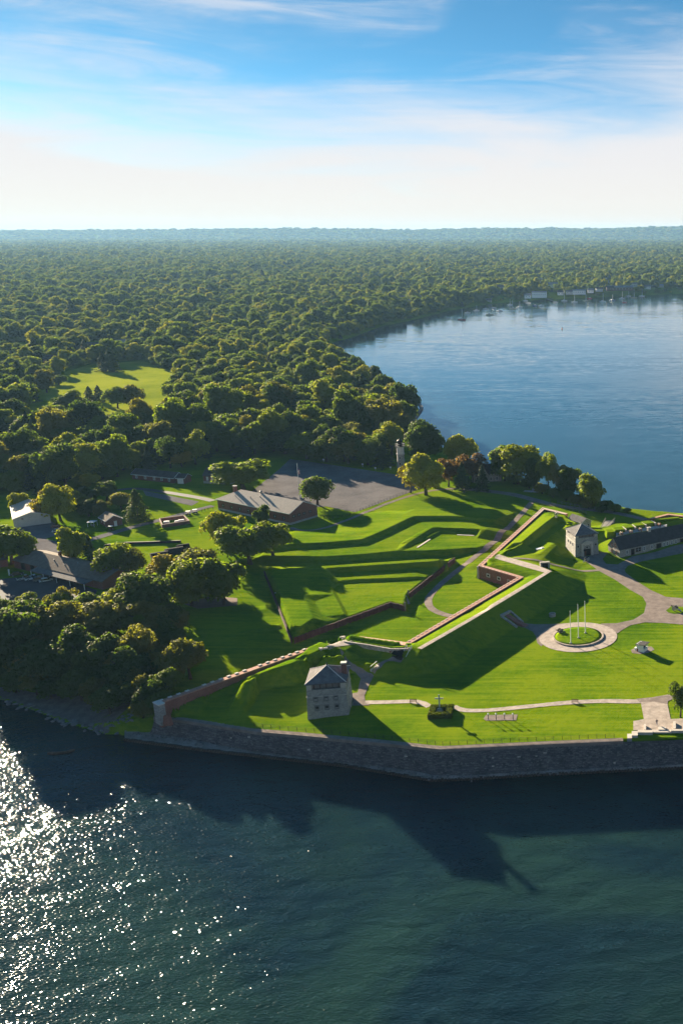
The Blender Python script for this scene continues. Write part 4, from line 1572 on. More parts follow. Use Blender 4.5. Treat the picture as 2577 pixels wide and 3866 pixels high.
# the gate tower
gA = G8(358, 670, 8.0)
gt, gb_ = redoubt('gate_redoubt', 'tall gray stone gate tower with arched portal and hipped roof', (gA[0], gA[1], 8.0), math.radians(23.7), 10.2, 12.2, 6.9, 9.0, 12.1)
for u in (3.6, 6.2, 8.8):
    opening(gt, 0.24, u, 4.6, 0.55, 0.85, -math.pi / 2, 'stone_dark', 'dark_opening', 'window', 0.12, False)
portal = MB()
portal.box((3.0, -0.20, 2.5), (0.85, 0.5, 5.0))
portal.box((7.2, -0.20, 2.5), (0.85, 0.5, 5.0))
portal.box((5.1, -0.18, 5.15), (5.2, 0.6, 0.45))
portal.prism([(2.4, -0.45), (7.8, -0.45), (7.8, 0.3), (2.4, 0.3)], 5.38, 5.5)
portal.build('portal', 'stone_block', gt)
pd = MB()
i = len(pd.v)
pd.v += [(2.4, -0.45, 5.5), (7.8, -0.45, 5.5), (5.1, -0.45, 6.7), (2.4, 0.25, 5.5), (7.8, 0.25, 5.5), (5.1, 0.25, 6.7)]
pd.f += [(0, 1, 2), (5, 4, 3), (0, 2, 5, 3), (1, 4, 5, 2), (0, 3, 4, 1)]
pd.build('pediment', 'stone_block', gt)
ar = MB()
for k in range(9):
    t0 = math.pi * k / 9
    t1 = math.pi * (k + 0.94) / 9
    ring_ = [(5.1 + math.cos(a) * r_, 3.1 + math.sin(a) * r_) for a, r_ in ((t0, 1.55), (t1, 1.55), (t1, 2.0), (t0, 2.0))]
    ar.prism([(p[0], 0) for p in ring_], 0, 0) if False else None
    j = len(ar.v)
    ar.v += [(p[0], -0.30, p[1]) for p in ring_] + [(p[0], 0.2, p[1]) for p in ring_]
    ar.f += [(j, j + 1, j + 2, j + 3), (j + 7, j + 6, j + 5, j + 4)] + [(j + a, j + 4 + a, j + 4 + (a + 1) % 4, j + (a + 1) % 4) for a in range(4)]
ar.build('arch_stones', 'stone_block', gt)
ty = MB()
j = 0
arc = [(5.1 + math.cos(a) * 1.5, 3.1 + math.sin(a) * 1.5) for a in np.linspace(0, math.pi, 10)]
ty.poly([(x, 0.0, z) for x, z in arc])
ty.build('tympanum', 'stone_gray', gt)
opening(gt, 5.1, -0.05, 3.7, 0.8, 0.7, 0, 'stone_block', 'dark_opening', 'window', 0.1, False)
ps = MB()
ps.box((5.1, 0.06, 1.45), (2.9, 0.24, 2.9))
ps.build('passage', 'dark_opening', gt)
MB().box((4.5, -0.12, 1.2), (1.5, 0.12, 2.1), 0.5).build('gate_leaf', 'wood_brown', gt)
for u in (1.35, 8.9):
    opening(gt, u, 0.14, 4.4, 0.75, 0.95, 0, 'stone_block', 'window_glass', 'window', 0.12, False)
MB().box((3.4, -0.6, 1.2), (0.3, 0.3, 2.3)).build('bollard', 'stone_block', gt)

# barracks
bA = G8(858, 672, 8.0)
wins = []
for u in (3.5, 11.9, 15.7, 21.9, 23.6, 25.9, 28.0, 34.0, 36.5, 39.0):
    wins.append(('f', u, 1.75, 0.85, 1.35, 'window', 'window_glass', 'white_paint'))
for u, w_ in ((6.3, 1.35), (19.3, 2.1), (31.2, 1.4)):
    wins.append(('f', u, 1.30, w_, 2.3, 'door', 'dark_opening', 'wood_brown'))
wins.append(('f', 9.05, 1.8, 2.2, 1.5, 'window', 'dark_opening', 'wood_brown'))
for u, z in ((2.4, 1.5), (5.6, 1.5), (3.0, 4.3), (5.4, 4.3)):
    wins.append(('l', u, z, 0.75, 1.25, 'window', 'wood_red', 'wood_brown'))
gable_house('barracks', 'long low stone barracks with steep dark roof beside the gate tower', 'barracks', (bA[0], bA[1], 8.0), math.radians(35.5), 46, 8.5, 3.25, 7.25, 'stone_rubble', 'shingle_dark', 0.25, windows=wins,
            chimneys=[(17.3, 4.25, 1.3, 1.1, 6.5, 8.6, 'stone_block')])

# guardhouse by the drawbridge
ghA = G8(535, 340, 7.8)
gable_house('guardhouse', 'small stone guardhouse with pale edged roof behind the gate tower', 'guardhouse', (ghA[0], ghA[1], 7.8), math.radians(132.1), 9.6, 5.2, 3.4, 5.0, 'stone_rubble', 'shingle_gray', 0.3, trim='cap_stone',
            windows=[('l', 1.6, 1.3, 0.9, 1.9, 'door', 'dark_opening', 'stone_block'), ('f', 4.8, 1.7, 0.7, 0.9, 'window', 'dark_opening', 'stone_block')], chimneys=[])
# timber ramp with railings
rampt = thing('timber_ramp', 'gray timber ramp with railings beside the small guardhouse', 'ramp', (0, 0, 0))
ra = [G8(640, 350, 8.6), G8(700, 255, 8.2), G8(805, 258, 8.0), G8(710, 352, 8.6)]
MB().prism([p[:2] for p in ra], 6.5, [8.7, 8.4, 8.3, 8.7]).build('deck', 'wood_gray', rampt)
for a, b in ((ra[0], ra[1]), (ra[3], ra[2]), (ra[3], ra[0])):
    for k in range(7):
        t = k / 6
        MB().box((a[0] + (b[0] - a[0]) * t, a[1] + (b[1] - a[1]) * t, 9.0), (0.12, 0.12, 1.3)).build('rail_post', 'wood_gray', rampt)
    for h in (9.1, 9.6):
        MB().tube([(a[0], a[1], h), (b[0], b[1], h)], 0.06, 5).build('rail', 'wood_gray', rampt)

# brick service building by the parking lot
kA = R6(385, 650, 8.0)
kw = []
for u in (2.2, 5.0, 8.0, 11.4):
    kw.append(('r', u, 3.5, 1.5, 1.0, 'window', 'window_glass', 'wood_brown'))
for u in (2, 8, 14, 20, 26, 32, 38, 44):
    kw.append(('f', u + 2, 2.6, 1.5, 1.3, 'window', 'window_glass', 'wood_brown'))
# local frame: x towards the gable end
kd = math.radians(148.9 + 180)
kx, ky = math.cos(kd), math.sin(kd)
LB = 50.0
bb = gable_house('brick_building', 'long red brick building with tan hip and gable roof by the parking lot', 'brick building', (kA[0] - kx * LB, kA[1] - ky * LB, 8.0), kd, LB, 15.5, 5.3, 9.0, 'brick_house', 'roof_tan', 0.5, windows=kw, base=0.9, hip0=True, trim='white_paint',
                 chimneys=[(5.5, 6.2, 1.6, 1.2, 6.0, 10.8, 'brick_house')])
MB().lathe([(0.5, 9.2), (0.5, 10.0), (0.75, 10.1), (0.2, 10.6), (0.05, 10.9)], 8, (22, 7.75)).build('roof_vent', 'metal_roof', bb)
for vx, vy, vz in ((9, 3.4, 7.3), (24, 5.5, 8.3), (19, 4, 7.6)):
    MB().lathe([(0.18, vz - 0.5), (0.18, vz + 0.4), (0.3, vz + 0.45), (0.05, vz + 0.7)], 7, (vx, vy)).build('roof_vent', 'metal_roof', bb)

# big metal shed at the left edge
wA = P(195 / 3.4844, 1880 + 395 / 3.4844, 8.0)
gable_house('metal_shed', 'large pale metal shed with low gable roof in the works yard', 'shed', (wA[0] - math.cos(math.radians(-56)) * 24, wA[1] - math.sin(math.radians(-56)) * 24, 8.0) if False else (wA[0], wA[1], 8.0), math.radians(123.2), 24, 13.5, 4.2, 6.2, 'pale_siding', 'roof_tan', 0.3, trim='white_paint',
            windows=[('b', 3.5, 1.7, 2.6, 3.0, 'door', 'white_paint', 'wood_gray'), ('b', 9.0, 1.7, 2.6, 3.0, 'door', 'white_paint', 'wood_gray'), ('l', 6.5, 3.4, 0.4, 0.3, 'window', 'white_paint', 'wood_gray')]) if False else None
SX = math.radians(33.2)


def metal_shed():
    # gable wall faces the camera (33 degrees), ridge runs away to the left
    ax = math.radians(33.2 + 90)
    t = gable_house('metal_shed', 'large pale metal shed with low gable roof in the works yard', 'shed', (wA[0] + math.cos(SX) * 0, wA[1], 8.0), ax - math.pi, 26, 13.5, 4.0, 6.1, 'pale_siding', 'roof_tan', 0.3, trim='white_paint')
    return t


def shed_frame():
    L, D = 26.0, 14.0
    gx, gy = math.cos(SX), math.sin(SX)         # along the gable wall
    # ridge direction points away (left and back)
    rx, ry = math.cos(SX + math.pi / 2), math.sin(SX + math.pi / 2)
    # local x = -ridge direction so that local y follows the gable: origin at the far left corner
    ox, oy = wA[0] + rx * L, wA[1] + ry * L
    rz = math.atan2(-ry, -rx)
    return ox, oy, rz, L, D


ox, oy, srz, sL, sD = shed_frame()
gable_house('metal_shed', 'large pale metal shed with low gable roof in the works yard', 'shed', (ox, oy, 8.0), srz, sL, sD, 4.0, 6.1, 'pale_siding', 'roof_tan', 0.3, trim='white_paint',
            windows=[('f', 23.5, 1.6, 2.8, 3.2, 'door', 'white_paint', 'wood_gray'), ('f', 18.5, 1.6, 2.8, 3.2, 'door', 'white_paint', 'wood_gray'), ('f', 13.0, 1.6, 2.8, 3.2, 'door', 'white_paint', 'wood_gray'), ('r', 6.4, 4.3, 0.5, 0.4, 'window', 'white_paint', 'wood_gray'), ('r', 3.4, 3.6, 0.5, 0.4, 'window', 'dark_opening', 'wood_gray')])

# dark roofed stable block with lean-to canopy
lA = (-197.5, 358.7)
la = math.atan2(384.5 - 358.7, -245.8 + 197.5)       # ridge direction, towards the left
lx, ly = -math.cos(la), -math.sin(la)                # local x from the far end back to the near end
LL, LD = 54.0, 13.0
n_ = Vector((lx, ly))
left_n = Vector((-n_.y, n_.x))                       # local +y
org = Vector((-245.8, 384.5)) - left_n * (LD / 2)
lw = [('f', u, 1.6, 2.4, 2.6, 'door', 'dark_opening', 'wood_brown') for u in (6, 12, 18, 24, 30, 36, 42)]
stb = gable_house('stable_block', 'long dark roofed stable block with metal canopy by the wooded shore', 'stable', (org.x, org.y, 8.0), math.atan2(ly, lx), LL, LD, 3.2, 5.6, 'brick_house', 'shingle_brown', 0.5, windows=lw, chimneys=[(17.5, 8.0, 0.9, 0.9, 5.0, 6.9, 'brick_house')])
cn = MB()
i = len(cn.v)
cn.v += [(16, -3.6, 2.5), (49, -3.6, 2.5), (49, -0.2, 3.0), (16, -0.2, 3.0), (16, -3.6, 2.35), (49, -3.6, 2.35), (49, -0.2, 2.85), (16, -0.2, 2.85)]
cn.f += [(0, 1, 2, 3), (7, 6, 5, 4), (0, 4, 5, 1), (1, 5, 6, 2), (2, 6, 7, 3), (3, 7, 4, 0)]
cn.build('canopy', 'shingle_gray', stb)
for u in (16.5, 24, 32, 40, 48.5):
    MB().box((u, -3.4, 1.2), (0.2, 0.2, 2.5)).build('canopy_post', 'white_paint', stb)
for u, v_, z in ((20, 4, 4.9), (33, 5, 5.3), (28, 3, 4.5)):
    MB().lathe([(0.2, z - 0.6), (0.2, z + 0.4), (0.3, z + 0.5), (0.02, z + 0.6)], 7, (u, v_)).build('roof_vent', 'metal_roof', stb)
wing = R7(-60, 850, 8.0)
gable_house('stable_wing', 'dark roofed stable wing behind the row of parked cars', 'stable', (-281, 362, 8.0), math.radians(33), 34, 10, 3.0, 5.2, 'brick_house', 'shingle_dark', 0.5, windows=[('f', u, 1.5, 2.2, 2.4, 'door', 'dark_opening', 'wood_brown') for u in (10, 16, 22, 28)])
for i, q in enumerate(((125, 965, 1020), (655, 978, 1035))):
    p = P(q[0] / 3.4844, 1880 + q[2] / 3.4844, 8.0)
    o = MB().box((0, 0, 1.1), (0.35, 0.35, 2.4)).box((0, 0, 2.36), (0.5, 0.5, 0.12)).build('gate_post', 'white_paint')
    o.location = (p[0], p[1], 7.9)
    tag(o, ('white post at the left end of the stable yard', 'white post at the near corner of the metal canopy')[i], 'post')

# little brick lodge and its garden seat
hA = P(1410 / 3.4844, 1880 + 390 / 3.4844, 8.0)
la2 = math.radians(40)
gable_house('brick_lodge', 'small dark brick lodge with white door beside the service road', 'lodge', (hA[0] - math.cos(math.radians(-45)) * 9, hA[1] - math.sin(math.radians(-45)) * 9, 8.0), math.radians(-45), 9.0, 6.5, 3.0, 4.9, 'brick_house', 'shingle_brown', 0.4, trim='white_paint',
            windows=[('r', 3.6, 1.15, 0.95, 2.1, 'door', 'white_paint', 'white_paint'), ('f', 2.5, 1.7, 0.9, 1.0), ('f', 6.2, 1.7, 0.9, 1.0)])

# brick houses at the edge of the wood
q1 = onground(SQ, 405, 182)
gable_house('brick_cottage', 'low dark cottage row with white gable by the wood edge', 'cottage', (q1[0] - 28, q1[1] + 10, q1[2]), math.radians(-20), 28, 7, 2.8, 5.0, 'brick_house', 'shingle_dark', 0.4, trim='white_paint', windows=[('f', u, 1.5, 1.0, 1.2, 'window', 'window_glass', 'white_paint') for u in (3, 9, 15, 20, 25)])
MB()
gable_house('white_gable_shed', 'white fronted garage shed standing before the dark cottage row', 'garage', (q1[0], q1[1], q1[2]), math.radians(-8), 4.4, 6.0, 3.0, 4.6, 'brick_house', 'shingle_dark', 0.4, trim='white_paint', windows=[('f', 2.2, 1.5, 3.0, 2.8, 'door', 'white_paint', 'white_paint')])
q2 = onground(SQ, 650, 180)
gable_house('brick_house', 'dark red brick house with three white windows half hidden by trees', 'house', (q2[0], q2[1], q2[2]), math.radians(-6), 15, 9, 4.2, 7.4, 'brick_house', 'shingle_dark', 0.4, base=1.2, windows=[('f', u, 2.6, 0.9, 1.7, 'window', 'white_paint', 'white_paint') for u in (2.2, 5.2, 8.2, 11.6)])
q3 = onground(SQ, 148, 140)
gable_house('white_shed', 'tiny white ended shed at the left end of the cottage row', 'shed', (q3[0] - 1, q3[1], q3[2]), math.radians(-15), 3.4, 4.5, 2.6, 3.6, 'white_paint', 'shingle_dark', 0.3)

# stone villa by the river bank
q4 = onground(T8, 560, 380)
v1 = gable_house('stone_villa', 'gray stone villa with steep dark gables among trees by the river', 'villa', (q4[0] + 2, q4[1] - 2, q4[2]), math.radians(12), 15, 8, 4.6, 8.6, 'stone_rubble', 'shingle_dark', 0.4, windows=[('f', u, z, 0.9, 1.4, 'window', 'window_glass', 'white_paint') for u in (2.5, 9.5, 12.6) for z in (1.6,)] + [('r', u, z, 0.9, 1.4, 'window', 'window_glass', 'white_paint') for u in (2.3, 5.6) for z in (1.8, 4.6)])
vg = MB()
vg.poly([(4.0, -2.4, -1), (8.6, -2.4, -1), (8.6, -2.4, 4.4), (6.3, -2.4, 7.4), (4.0, -2.4, 4.4)])
vg.poly([(4.0, 0.02, -1), (4.0, -2.4, -1), (4.0, -2.4, 4.4), (4.0, 0.02, 4.4)])
vg.poly([(8.6, -2.4, -1), (8.6, 0.02, -1), (8.6, 0.02, 4.4), (8.6, -2.4, 4.4)])
vg.build('front_gable', 'stone_rubble', v1)
slab_roof(v1, [[(3.7, -2.8, 4.1), (6.3, -2.8, 7.7), (6.3, 3.8, 7.7), (3.7, 1.0, 4.1)], [(8.9, -2.8, 4.1), (8.9, 1.0, 4.1), (6.3, 3.8, 7.7), (6.3, -2.8, 7.7)]], 0.15, 'shingle_dark', 'gable_roof')

# lighthouse
lb = onground(R6, 1208, 276)
lh = thing('lighthouse', 'slim gray stone lighthouse with pale brick top and black lantern', 'lighthouse', lb)
MB().lathe([(2.6, -1), (2.55, 0.6), (2.35, 0.8), (1.95, 9.5), (1.9, 11.2)], 8).build('tower', 'stone_gray', lh)
MB().lathe([(2.15, 11.0), (2.2, 11.5), (2.0, 11.7)], 16).build('string_course', 'stone_block', lh)
MB().lathe([(1.9, 11.6), (1.9, 14.8), (2.3, 15.4), (2.35, 15.6)], 16).build('watch_room', 'cap_stone', lh)
g_ = MB().lathe([(2.6, 15.6), (2.6, 15.8)], 16).build('gallery', 'iron', lh)
rg = MB()
for k in range(14):
    a = 2 * math.pi * k / 14
    rg.box((2.5 * math.cos(a), 2.5 * math.sin(a), 16.3), (0.06, 0.06, 1.0))
rg.lathe([(2.52, 16.72), (2.57, 16.8), (2.47, 16.8)], 16)
rg.build('railing', 'iron', g_)
MB().lathe([(1.25, 15.8), (1.25, 16.6)], 10).build('lantern_base', 'iron', lh)
MB().lathe([(1.2, 16.6), (1.2, 18.2)], 10).build('lantern_glass', 'window_glass', lh)
MB().lathe([(1.55, 18.2), (1.3, 18.6), (0.5, 19.2), (0.25, 19.3), (0.25, 19.6), (0.02, 19.9)], 10).build('lantern_roof', 'iron', lh)
for z in (2.2, 6.2, 9.4):
    opening(lh, 0.0, -(2.5 - 0.055 * z), z, 0.6, 1.1, 0, 'stone_block', 'dark_opening', 'window', 0.12, False)
gable_house('keeper_annex', 'low dark roofed annex joined to the foot of the lighthouse', 'annex', (lb[0] + 2.4, lb[1] + 0.5, lb[2]), math.radians(-12), 9, 6, 3.0, 5.6, 'stone_gray', 'shingle_dark', 0.4)

# pavilion among the riverside trees
pv = onground(OV, 828, 948, 6)
pvt = thing('picnic_pavilion', 'open pavilion with pale hipped roof among the riverside trees', 'pavilion', (pv[0], pv[1], pv[2]))
slab_roof(pvt, [[(-5, -3.5, 3.0), (5, -3.5, 3.0), (2.5, 0, 4.6), (-2.5, 0, 4.6)], [(5, 3.5, 3.0), (-5, 3.5, 3.0), (-2.5, 0, 4.6), (2.5, 0, 4.6)], [(5, -3.5, 3), (5, 3.5, 3), (2.5, 0, 4.6)], [(-5, 3.5, 3), (-5, -3.5, 3), (-2.5, 0, 4.6)]], 0.15, 'metal_roof')
for a in (-4.4, 0, 4.4):
    for b in (-3, 3):
        MB().box((a, b, 1.4), (0.25, 0.25, 3.2)).build('post', 'white_paint', pvt)

# ---------------------------------------------------------------- things on the parade and round about
# flag circle: kerb, turf and three poles
kb = MB()
for i in range(48):
    a0, a1 = 2 * math.pi * i / 48, 2 * math.pi * (i + 0.93) / 48
    q = [(CC[0] + r * math.cos(a), CC[1] + r * math.sin(a)) for r, a in ((7.7, a0), (8.25, a0), (8.25, a1), (7.7, a1))]
    o = MB().prism(q, 7.9, 8.42).build('kerb_stone', 'flagstone')
    o.name = 'kerb_stone'
    kb.v or None
    KR = globals().setdefault('KERB_ROOT', None)
    if KR is None:
        KERB_ROOT = thing('stone_kerb', 'ring of pale kerb stones round the flagpole lawn', 'kerb', (0, 0, 0))
    o.parent = KERB_ROOT
disc = MB()
rings_ = [(7.7, 8.32), (6.5, 8.42), (4, 8.5), (0.01, 8.55)]
disc.lathe(rings_, 40, CC)
tag(disc.build('flag_lawn', 'grass', smooth=True), kind='structure')
for (bx, by), (tx, ty), lab in (((738, 350), (732, 115), 'bare white flagpole nearest the lake in the paved circle'), ((795, 312), (791, 68), 'middle one of three bare white flagpoles in the circle'), ((846, 275), (841, 42), 'bare white flagpole nearest the barracks in the paved circle')):
    p = R3(bx, by, 8.45)
    top = height_at(2250 + ty / 1.96, p[0], p[1]) - 8.45
    t = thing('flagpole', lab, 'flagpole', p, 0, 'flagpoles in the paved circle')
    MB().tube([(0, 0, 0), (0, 0, top * 0.5), (0, 0, top)], [0.15, 0.12, 0.08], 8).build('pole', 'white_paint', t)
    MB().lathe([(0.4, -0.05), (0.4, 0.2), (0.25, 0.32)], 10).build('base', 'concrete', t)
    MB().lathe([(0.02, top), (0.14, top + 0.12), (0.02, top + 0.26)], 8).build('ball', 'white_paint', t)


def cannon(label, p, rz, mat='wood_gray', scale=1.0, group=None, barrel='iron'):
    t = thing('cannon', label, 'cannon', p, rz, group)
    t.scale = (scale,) * 3
    MB().tube([(-1.0, 0, 1.0), (-0.9, 0, 1.0), (0.1, 0, 1.05), (1.1, 0, 1.1), (1.2, 0, 1.1)], [0.10, 0.20, 0.17, 0.12, 0.15], 10).build('barrel', barrel, t)
    for s in (-1, 1):
        w = MB()
        w.lathe([(0.58, -0.05), (0.66, -0.05), (0.66, 0.05), (0.58, 0.05), (0.58, -0.05)], 16)
        for k in range(5):
            a = math.pi * k / 5
            w.tube([(0.6 * math.cos(a), 0.6 * math.sin(a), 0), (-0.6 * math.cos(a), -0.6 * math.sin(a), 0)], 0.035, 4)
        o = w.build('wheel', mat, t)
        o.location = (0, 0.62 * s, 0.66)
        o.rotation_euler = (math.pi / 2, 0, 0)
        MB().tube([(0.35, 0.22 * s, 0.9), (-0.6, 0.2 * s, 0.75), (-2.0, 0.12 * s, 0.12)], [0.11, 0.12, 0.09], 6).build('cheek', mat, t)
    MB().tube([(0, -0.7, 0.66), (0, 0.7, 0.66)], 0.07, 6).build('axle', mat, t)
    return t


cannon('small cannon beside the flagpole lawn on the paved circle', onground(R3, 658, 276), math.radians(200), 'wood_gray', 1.15)
cannon('pale cannon on the round grass island in the fort road', tuple(Vector(onground(R5, 1508, 990)) + Vector((0, 0, 0.12))), math.radians(150), 'stone_block', 1.25)
cannon('pale field gun standing in front of the gate tower portal', onground(R5, 856, 622), math.radians(60), 'stone_block', 1.2)
cannon('cannon aimed over the tip of the south bastion', onground(R5, 632, 312, 11.5), math.radians(95), 'stone_block', 1.5)
# stone well
wp = onground(R3, 602, 150)
wl = thing('stone_well', 'round stone well ring on the shaded lawn below the rampart', 'well', wp)
MB().lathe([(1.15, -0.2), (1.15, 0.95), (1.2, 1.05), (0.8, 1.05), (0.8, 0.2)], 18).build('well_ring', 'stone_gray', wl)
MB().lathe([(0.79, 0.3), (0.79, 0.34)], 18).build('well_cover', 'wood_gray', wl)

# ticket booth on the lawn
SB = sheet_of(2150, 2350, 3.672)
b0, b1, b2 = SB(1020, 425, 8.0), SB(1110, 366, 8.0), SB(912, 392, 8.0)
brz = math.atan2(b1[1] - b0[1], b1[0] - b0[0])
bt_ = thing('white_booth', 'small white wooden booth with dark slanting roof on the lawn', 'booth', (b0[0], b0[1], 8.0), brz)
BW, BD = 2.6, 2.6
m = MB()
m.box((BW / 2, BD / 2, 0.55), (BW, BD, 1.5))
m.box((BW / 2, BD - 0.08, 1.9), (BW, 0.14, 1.3))
m.box((0.08, BD / 2, 1.9), (0.14, BD, 1.3))
m.box((BW - 0.1, 0.1, 1.9), (0.2, 0.2, 1.3))
m.box((BW / 2, 0.1, 1.9), (0.16, 0.16, 1.3))
m.box((BW - 0.1, BD - 0.3, 1.9), (0.2, 0.5, 1.3))
m.build('wall', 'white_paint', bt_)
MB().box((BW / 2, -0.14, 1.28), (BW, 0.42, 0.07)).build('counter', 'white_paint', bt_)
MB().box((BW / 2, 0.5, 1.9), (BW - 0.5, 0.05, 1.2)).build('serving_hatch', 'dark_opening', bt_)
slab_roof(bt_, [[(-0.35, -0.55, 2.75), (BW + 0.35, -0.55, 2.75), (BW + 0.35, BD + 0.3, 2.45), (-0.35, BD + 0.3, 2.45)]], 0.14, 'shingle_dark')
p = SB(918, 385, 8.0)
o = MB().box((0, 0, 0.45), (0.9, 0.7, 0.8)).box((0, 0, 0.89), (0.96, 0.76, 0.1)).build('cooler_box', 'white_paint')
o.location = p
o.rotation_euler = (0, 0, brz)
tag(o, 'white cooler box on the ground beside the booth', 'cooler')
p = SB(940, 402, 8.0)
o = MB().lathe([(0.28, 0), (0.34, 0.85), (0.38, 0.9), (0.1, 1.0)], 10).build('litter_bin', 'wood_red')
o.location = p
tag(o, 'dark red litter bin against the wall of the booth', 'bin')
drape('booth_apron', [(b0[0] - 3.4, b0[1] - 0.3), (b0[0] - 1, b0[1] - 0.9), (b0[0] + 1.6, b0[1] + 0.2), (b0[0] + 3.4, b0[1] + 2.6), (b0[0] + 2.5, b0[1] + 5), (b0[0] - 2, b0[1] + 4.8), (b0[0] - 4, b0[1] + 2.2)], 'gravel', 0.06, 0.8)


def bench(label, p, rz):
    t = thing('park_bench', label, 'bench', p, rz)
    for k in range(3):
        MB().box((0, -0.18 + 0.17 * k, 0.45), (1.9, 0.13, 0.05)).build('seat_slat', 'wood_brown', t)
    for k in range(2):
        MB().box((0, 0.27 + 0.04 * k, 0.65 + 0.2 * k), (1.9, 0.05, 0.14)).build('back_slat', 'wood_brown', t)
    for s in (-0.85, 0.85):
        MB().box((s, 0.02, 0.22), (0.08, 0.5, 0.44)).build('leg', 'iron', t)
        MB().box((s, 0.3, 0.68), (0.08, 0.06, 0.5)).build('back_post', 'iron', t)


bench('wooden bench on the lake path between redoubt and hedged cross', onground(R2, 900, 692), math.radians(4))
bench('wooden bench on the lake path below the flag circle', onground(R3, 768, 790), math.radians(3))

# cross in its hedge
CX = sheet_of(1450, 2600, 2.412)
cp_ = P(1450 + 505 / 2.412, 2600 + 205 / 2.412, 8.2)
ct = thing('memorial_cross', 'tall pale green cross standing inside the square hedge', 'cross', (cp_[0], cp_[1], 8.0))
htop = height_at(2600 + 55 / 2.412, cp_[0], cp_[1]) - 8.0
MB().box((0, 0, 0.25), (1.7, 1.7, 0.7)).box((0, 0, 0.8), (1.1, 1.1, 0.5)).build('plinth', 'stone_block', ct)
MB().box((0, 0, (1.0 + htop) / 2), (0.34, 0.30, htop - 1.0)).build('shaft', 'bronze_green', ct)
MB().box((0, 0, htop - 1.15), (2.3, 0.28, 0.34)).build('arm', 'bronze_green', ct)
h4 = [CX(398, 238, 9.35), CX(606, 232, 9.35), CX(626, 145, 9.35), CX(428, 145, 9.35)]
hc = Vector((sum(p[0] for p in h4) / 4, sum(p[1] for p in h4) / 4))
hrot = math.atan2(h4[1][1] - h4[0][1], h4[1][0] - h4[0][0])
HW = math.hypot(h4[1][0] - h4[0][0], h4[1][1] - h4[0][1])
HD = math.hypot(h4[3][0] - h4[0][0], h4[3][1] - h4[0][1])
ht = thing('square_hedge', 'clipped green square hedge enclosing the memorial cross', 'hedge', (hc.x, hc.y, 8.0), hrot)
hb = MB()
th_ = 1.5
for c, s in (((0, -HD / 2 + th_ / 2, 0.6), (HW, th_, 1.3)), ((0, HD / 2 - th_ / 2, 0.6), (HW, th_, 1.3)), ((-HW / 2 + th_ / 2, 0, 0.6), (th_, HD - 2 * th_, 1.3)), ((HW / 2 - th_ / 2, 0, 0.6), (th_, HD - 2 * th_, 1.3))):
    hb.box(c, s)
hb.build('hedge_core', 'hedge', ht)
lf = []
rr = np.random.default_rng(5)
for c, s in (((0, -HD / 2 + th_ / 2, 0.6), (HW, th_, 1.36)), ((0, HD / 2 - th_ / 2, 0.6), (HW, th_, 1.36)), ((-HW / 2 + th_ / 2, 0, 0.6), (th_, HD, 1.36)), ((HW / 2 - th_ / 2, 0, 0.6), (th_, HD, 1.36))):
    for k in range(700):
        q = np.array([rr.uniform(-.5, .5) * s[0], rr.uniform(-.5, .5) * s[1], rr.uniform(-.5, .5) * s[2]])
        f = rr.integers(0, 5)
        if f == 0:
            q[0] = s[0] / 2
        elif f == 1:
            q[0] = -s[0] / 2
        elif f == 2:
            q[1] = -s[1] / 2
        else:
            q[2] = s[2] / 2
        lf.append(q + np.array(c) + rr.normal(0, 0.05, 3))
lv, lq = [], []
for q in lf:
    u = rr.normal(0, 1, 3)
    u /= np.linalg.norm(u)
    w = np.cross(u, rr.normal(0, 1, 3))
    w /= np.linalg.norm(w)
    i = len(lv)
    for a, b in ((-1, -1), (1, -1), (1, 1), (-1, 1)):
        lv.append(q + 0.16 * (a * u + b * w))
    lq.append((i, i + 1, i + 2, i + 3))
tag(link_mesh('leaves', np_mesh('leaves', np.array(lv), np.array(lq), False), 'hedge', ht), kind='stuff')

# four white headed posts on the gravel plot
for i, (bx, ty) in enumerate(((947, 238), (1018, 235), (1095, 234), (1172, 233))):
    p = onground(CX, bx, 288)
    t = thing('marker_post', ('marker post nearest the cross on the gravel plot', 'second marker post from the cross on the gravel plot', 'third marker post from the cross on the gravel plot', 'marker post farthest from the cross on the gravel plot')[i], 'post', p, 0, 'posts on the gravel plot')
    MB().tube([(0, 0, 0), (0, 0, 1.7)], [0.11, 0.09], 8).build('shaft', 'iron', t)
    MB().lathe([(0.22, 1.68), (0.26, 1.85), (0.2, 2.0), (0.02, 2.1)], 8).build('head', 'white_paint', t)
    MB().lathe([(0.22, 0), (0.22, 0.12)], 8).build('base', 'concrete', t)

# stone landing at the end of the sea wall
ld = thing('stone_landing', 'pale stepped stone landing where the sea wall path ends', 'landing', (0, 0, 0))
fl = [S4(670, 1000, 8.0), S4(1040, 1020, 8.0), S4(1600, 1000, 8.0), S4(1600, 790, 8.0), S4(1340, 800, 8.0), S4(860, 812, 8.0), S4(670, 835, 8.0)]
MB().prism([p[:2] for p in fl], 6.0, 8.14).build('floor', 'flagstone', ld)
for (x0, y0, x1, y1, zt) in ((560, 1140, 645, 1060, 8.35), (640, 1090, 750, 1010, 8.7), (750, 1035, 1020, 992, 8.75), (860, 985, 900, 880, 8.7), (1010, 1032, 1365, 985, 8.35), (1350, 1005, 1600, 975, 8.7), (1390, 960, 1440, 830, 8.7), (1120, 985, 1260, 930, 8.5)):
    a, b, c, d = S4(x0, y0, zt), S4(x1, y0, zt), S4(x1, y1, zt), S4(x0, y1, zt)
    MB().prism([a[:2], b[:2], c[:2], d[:2]], 6.0, zt).build('parapet_block', 'stone_block', ld)

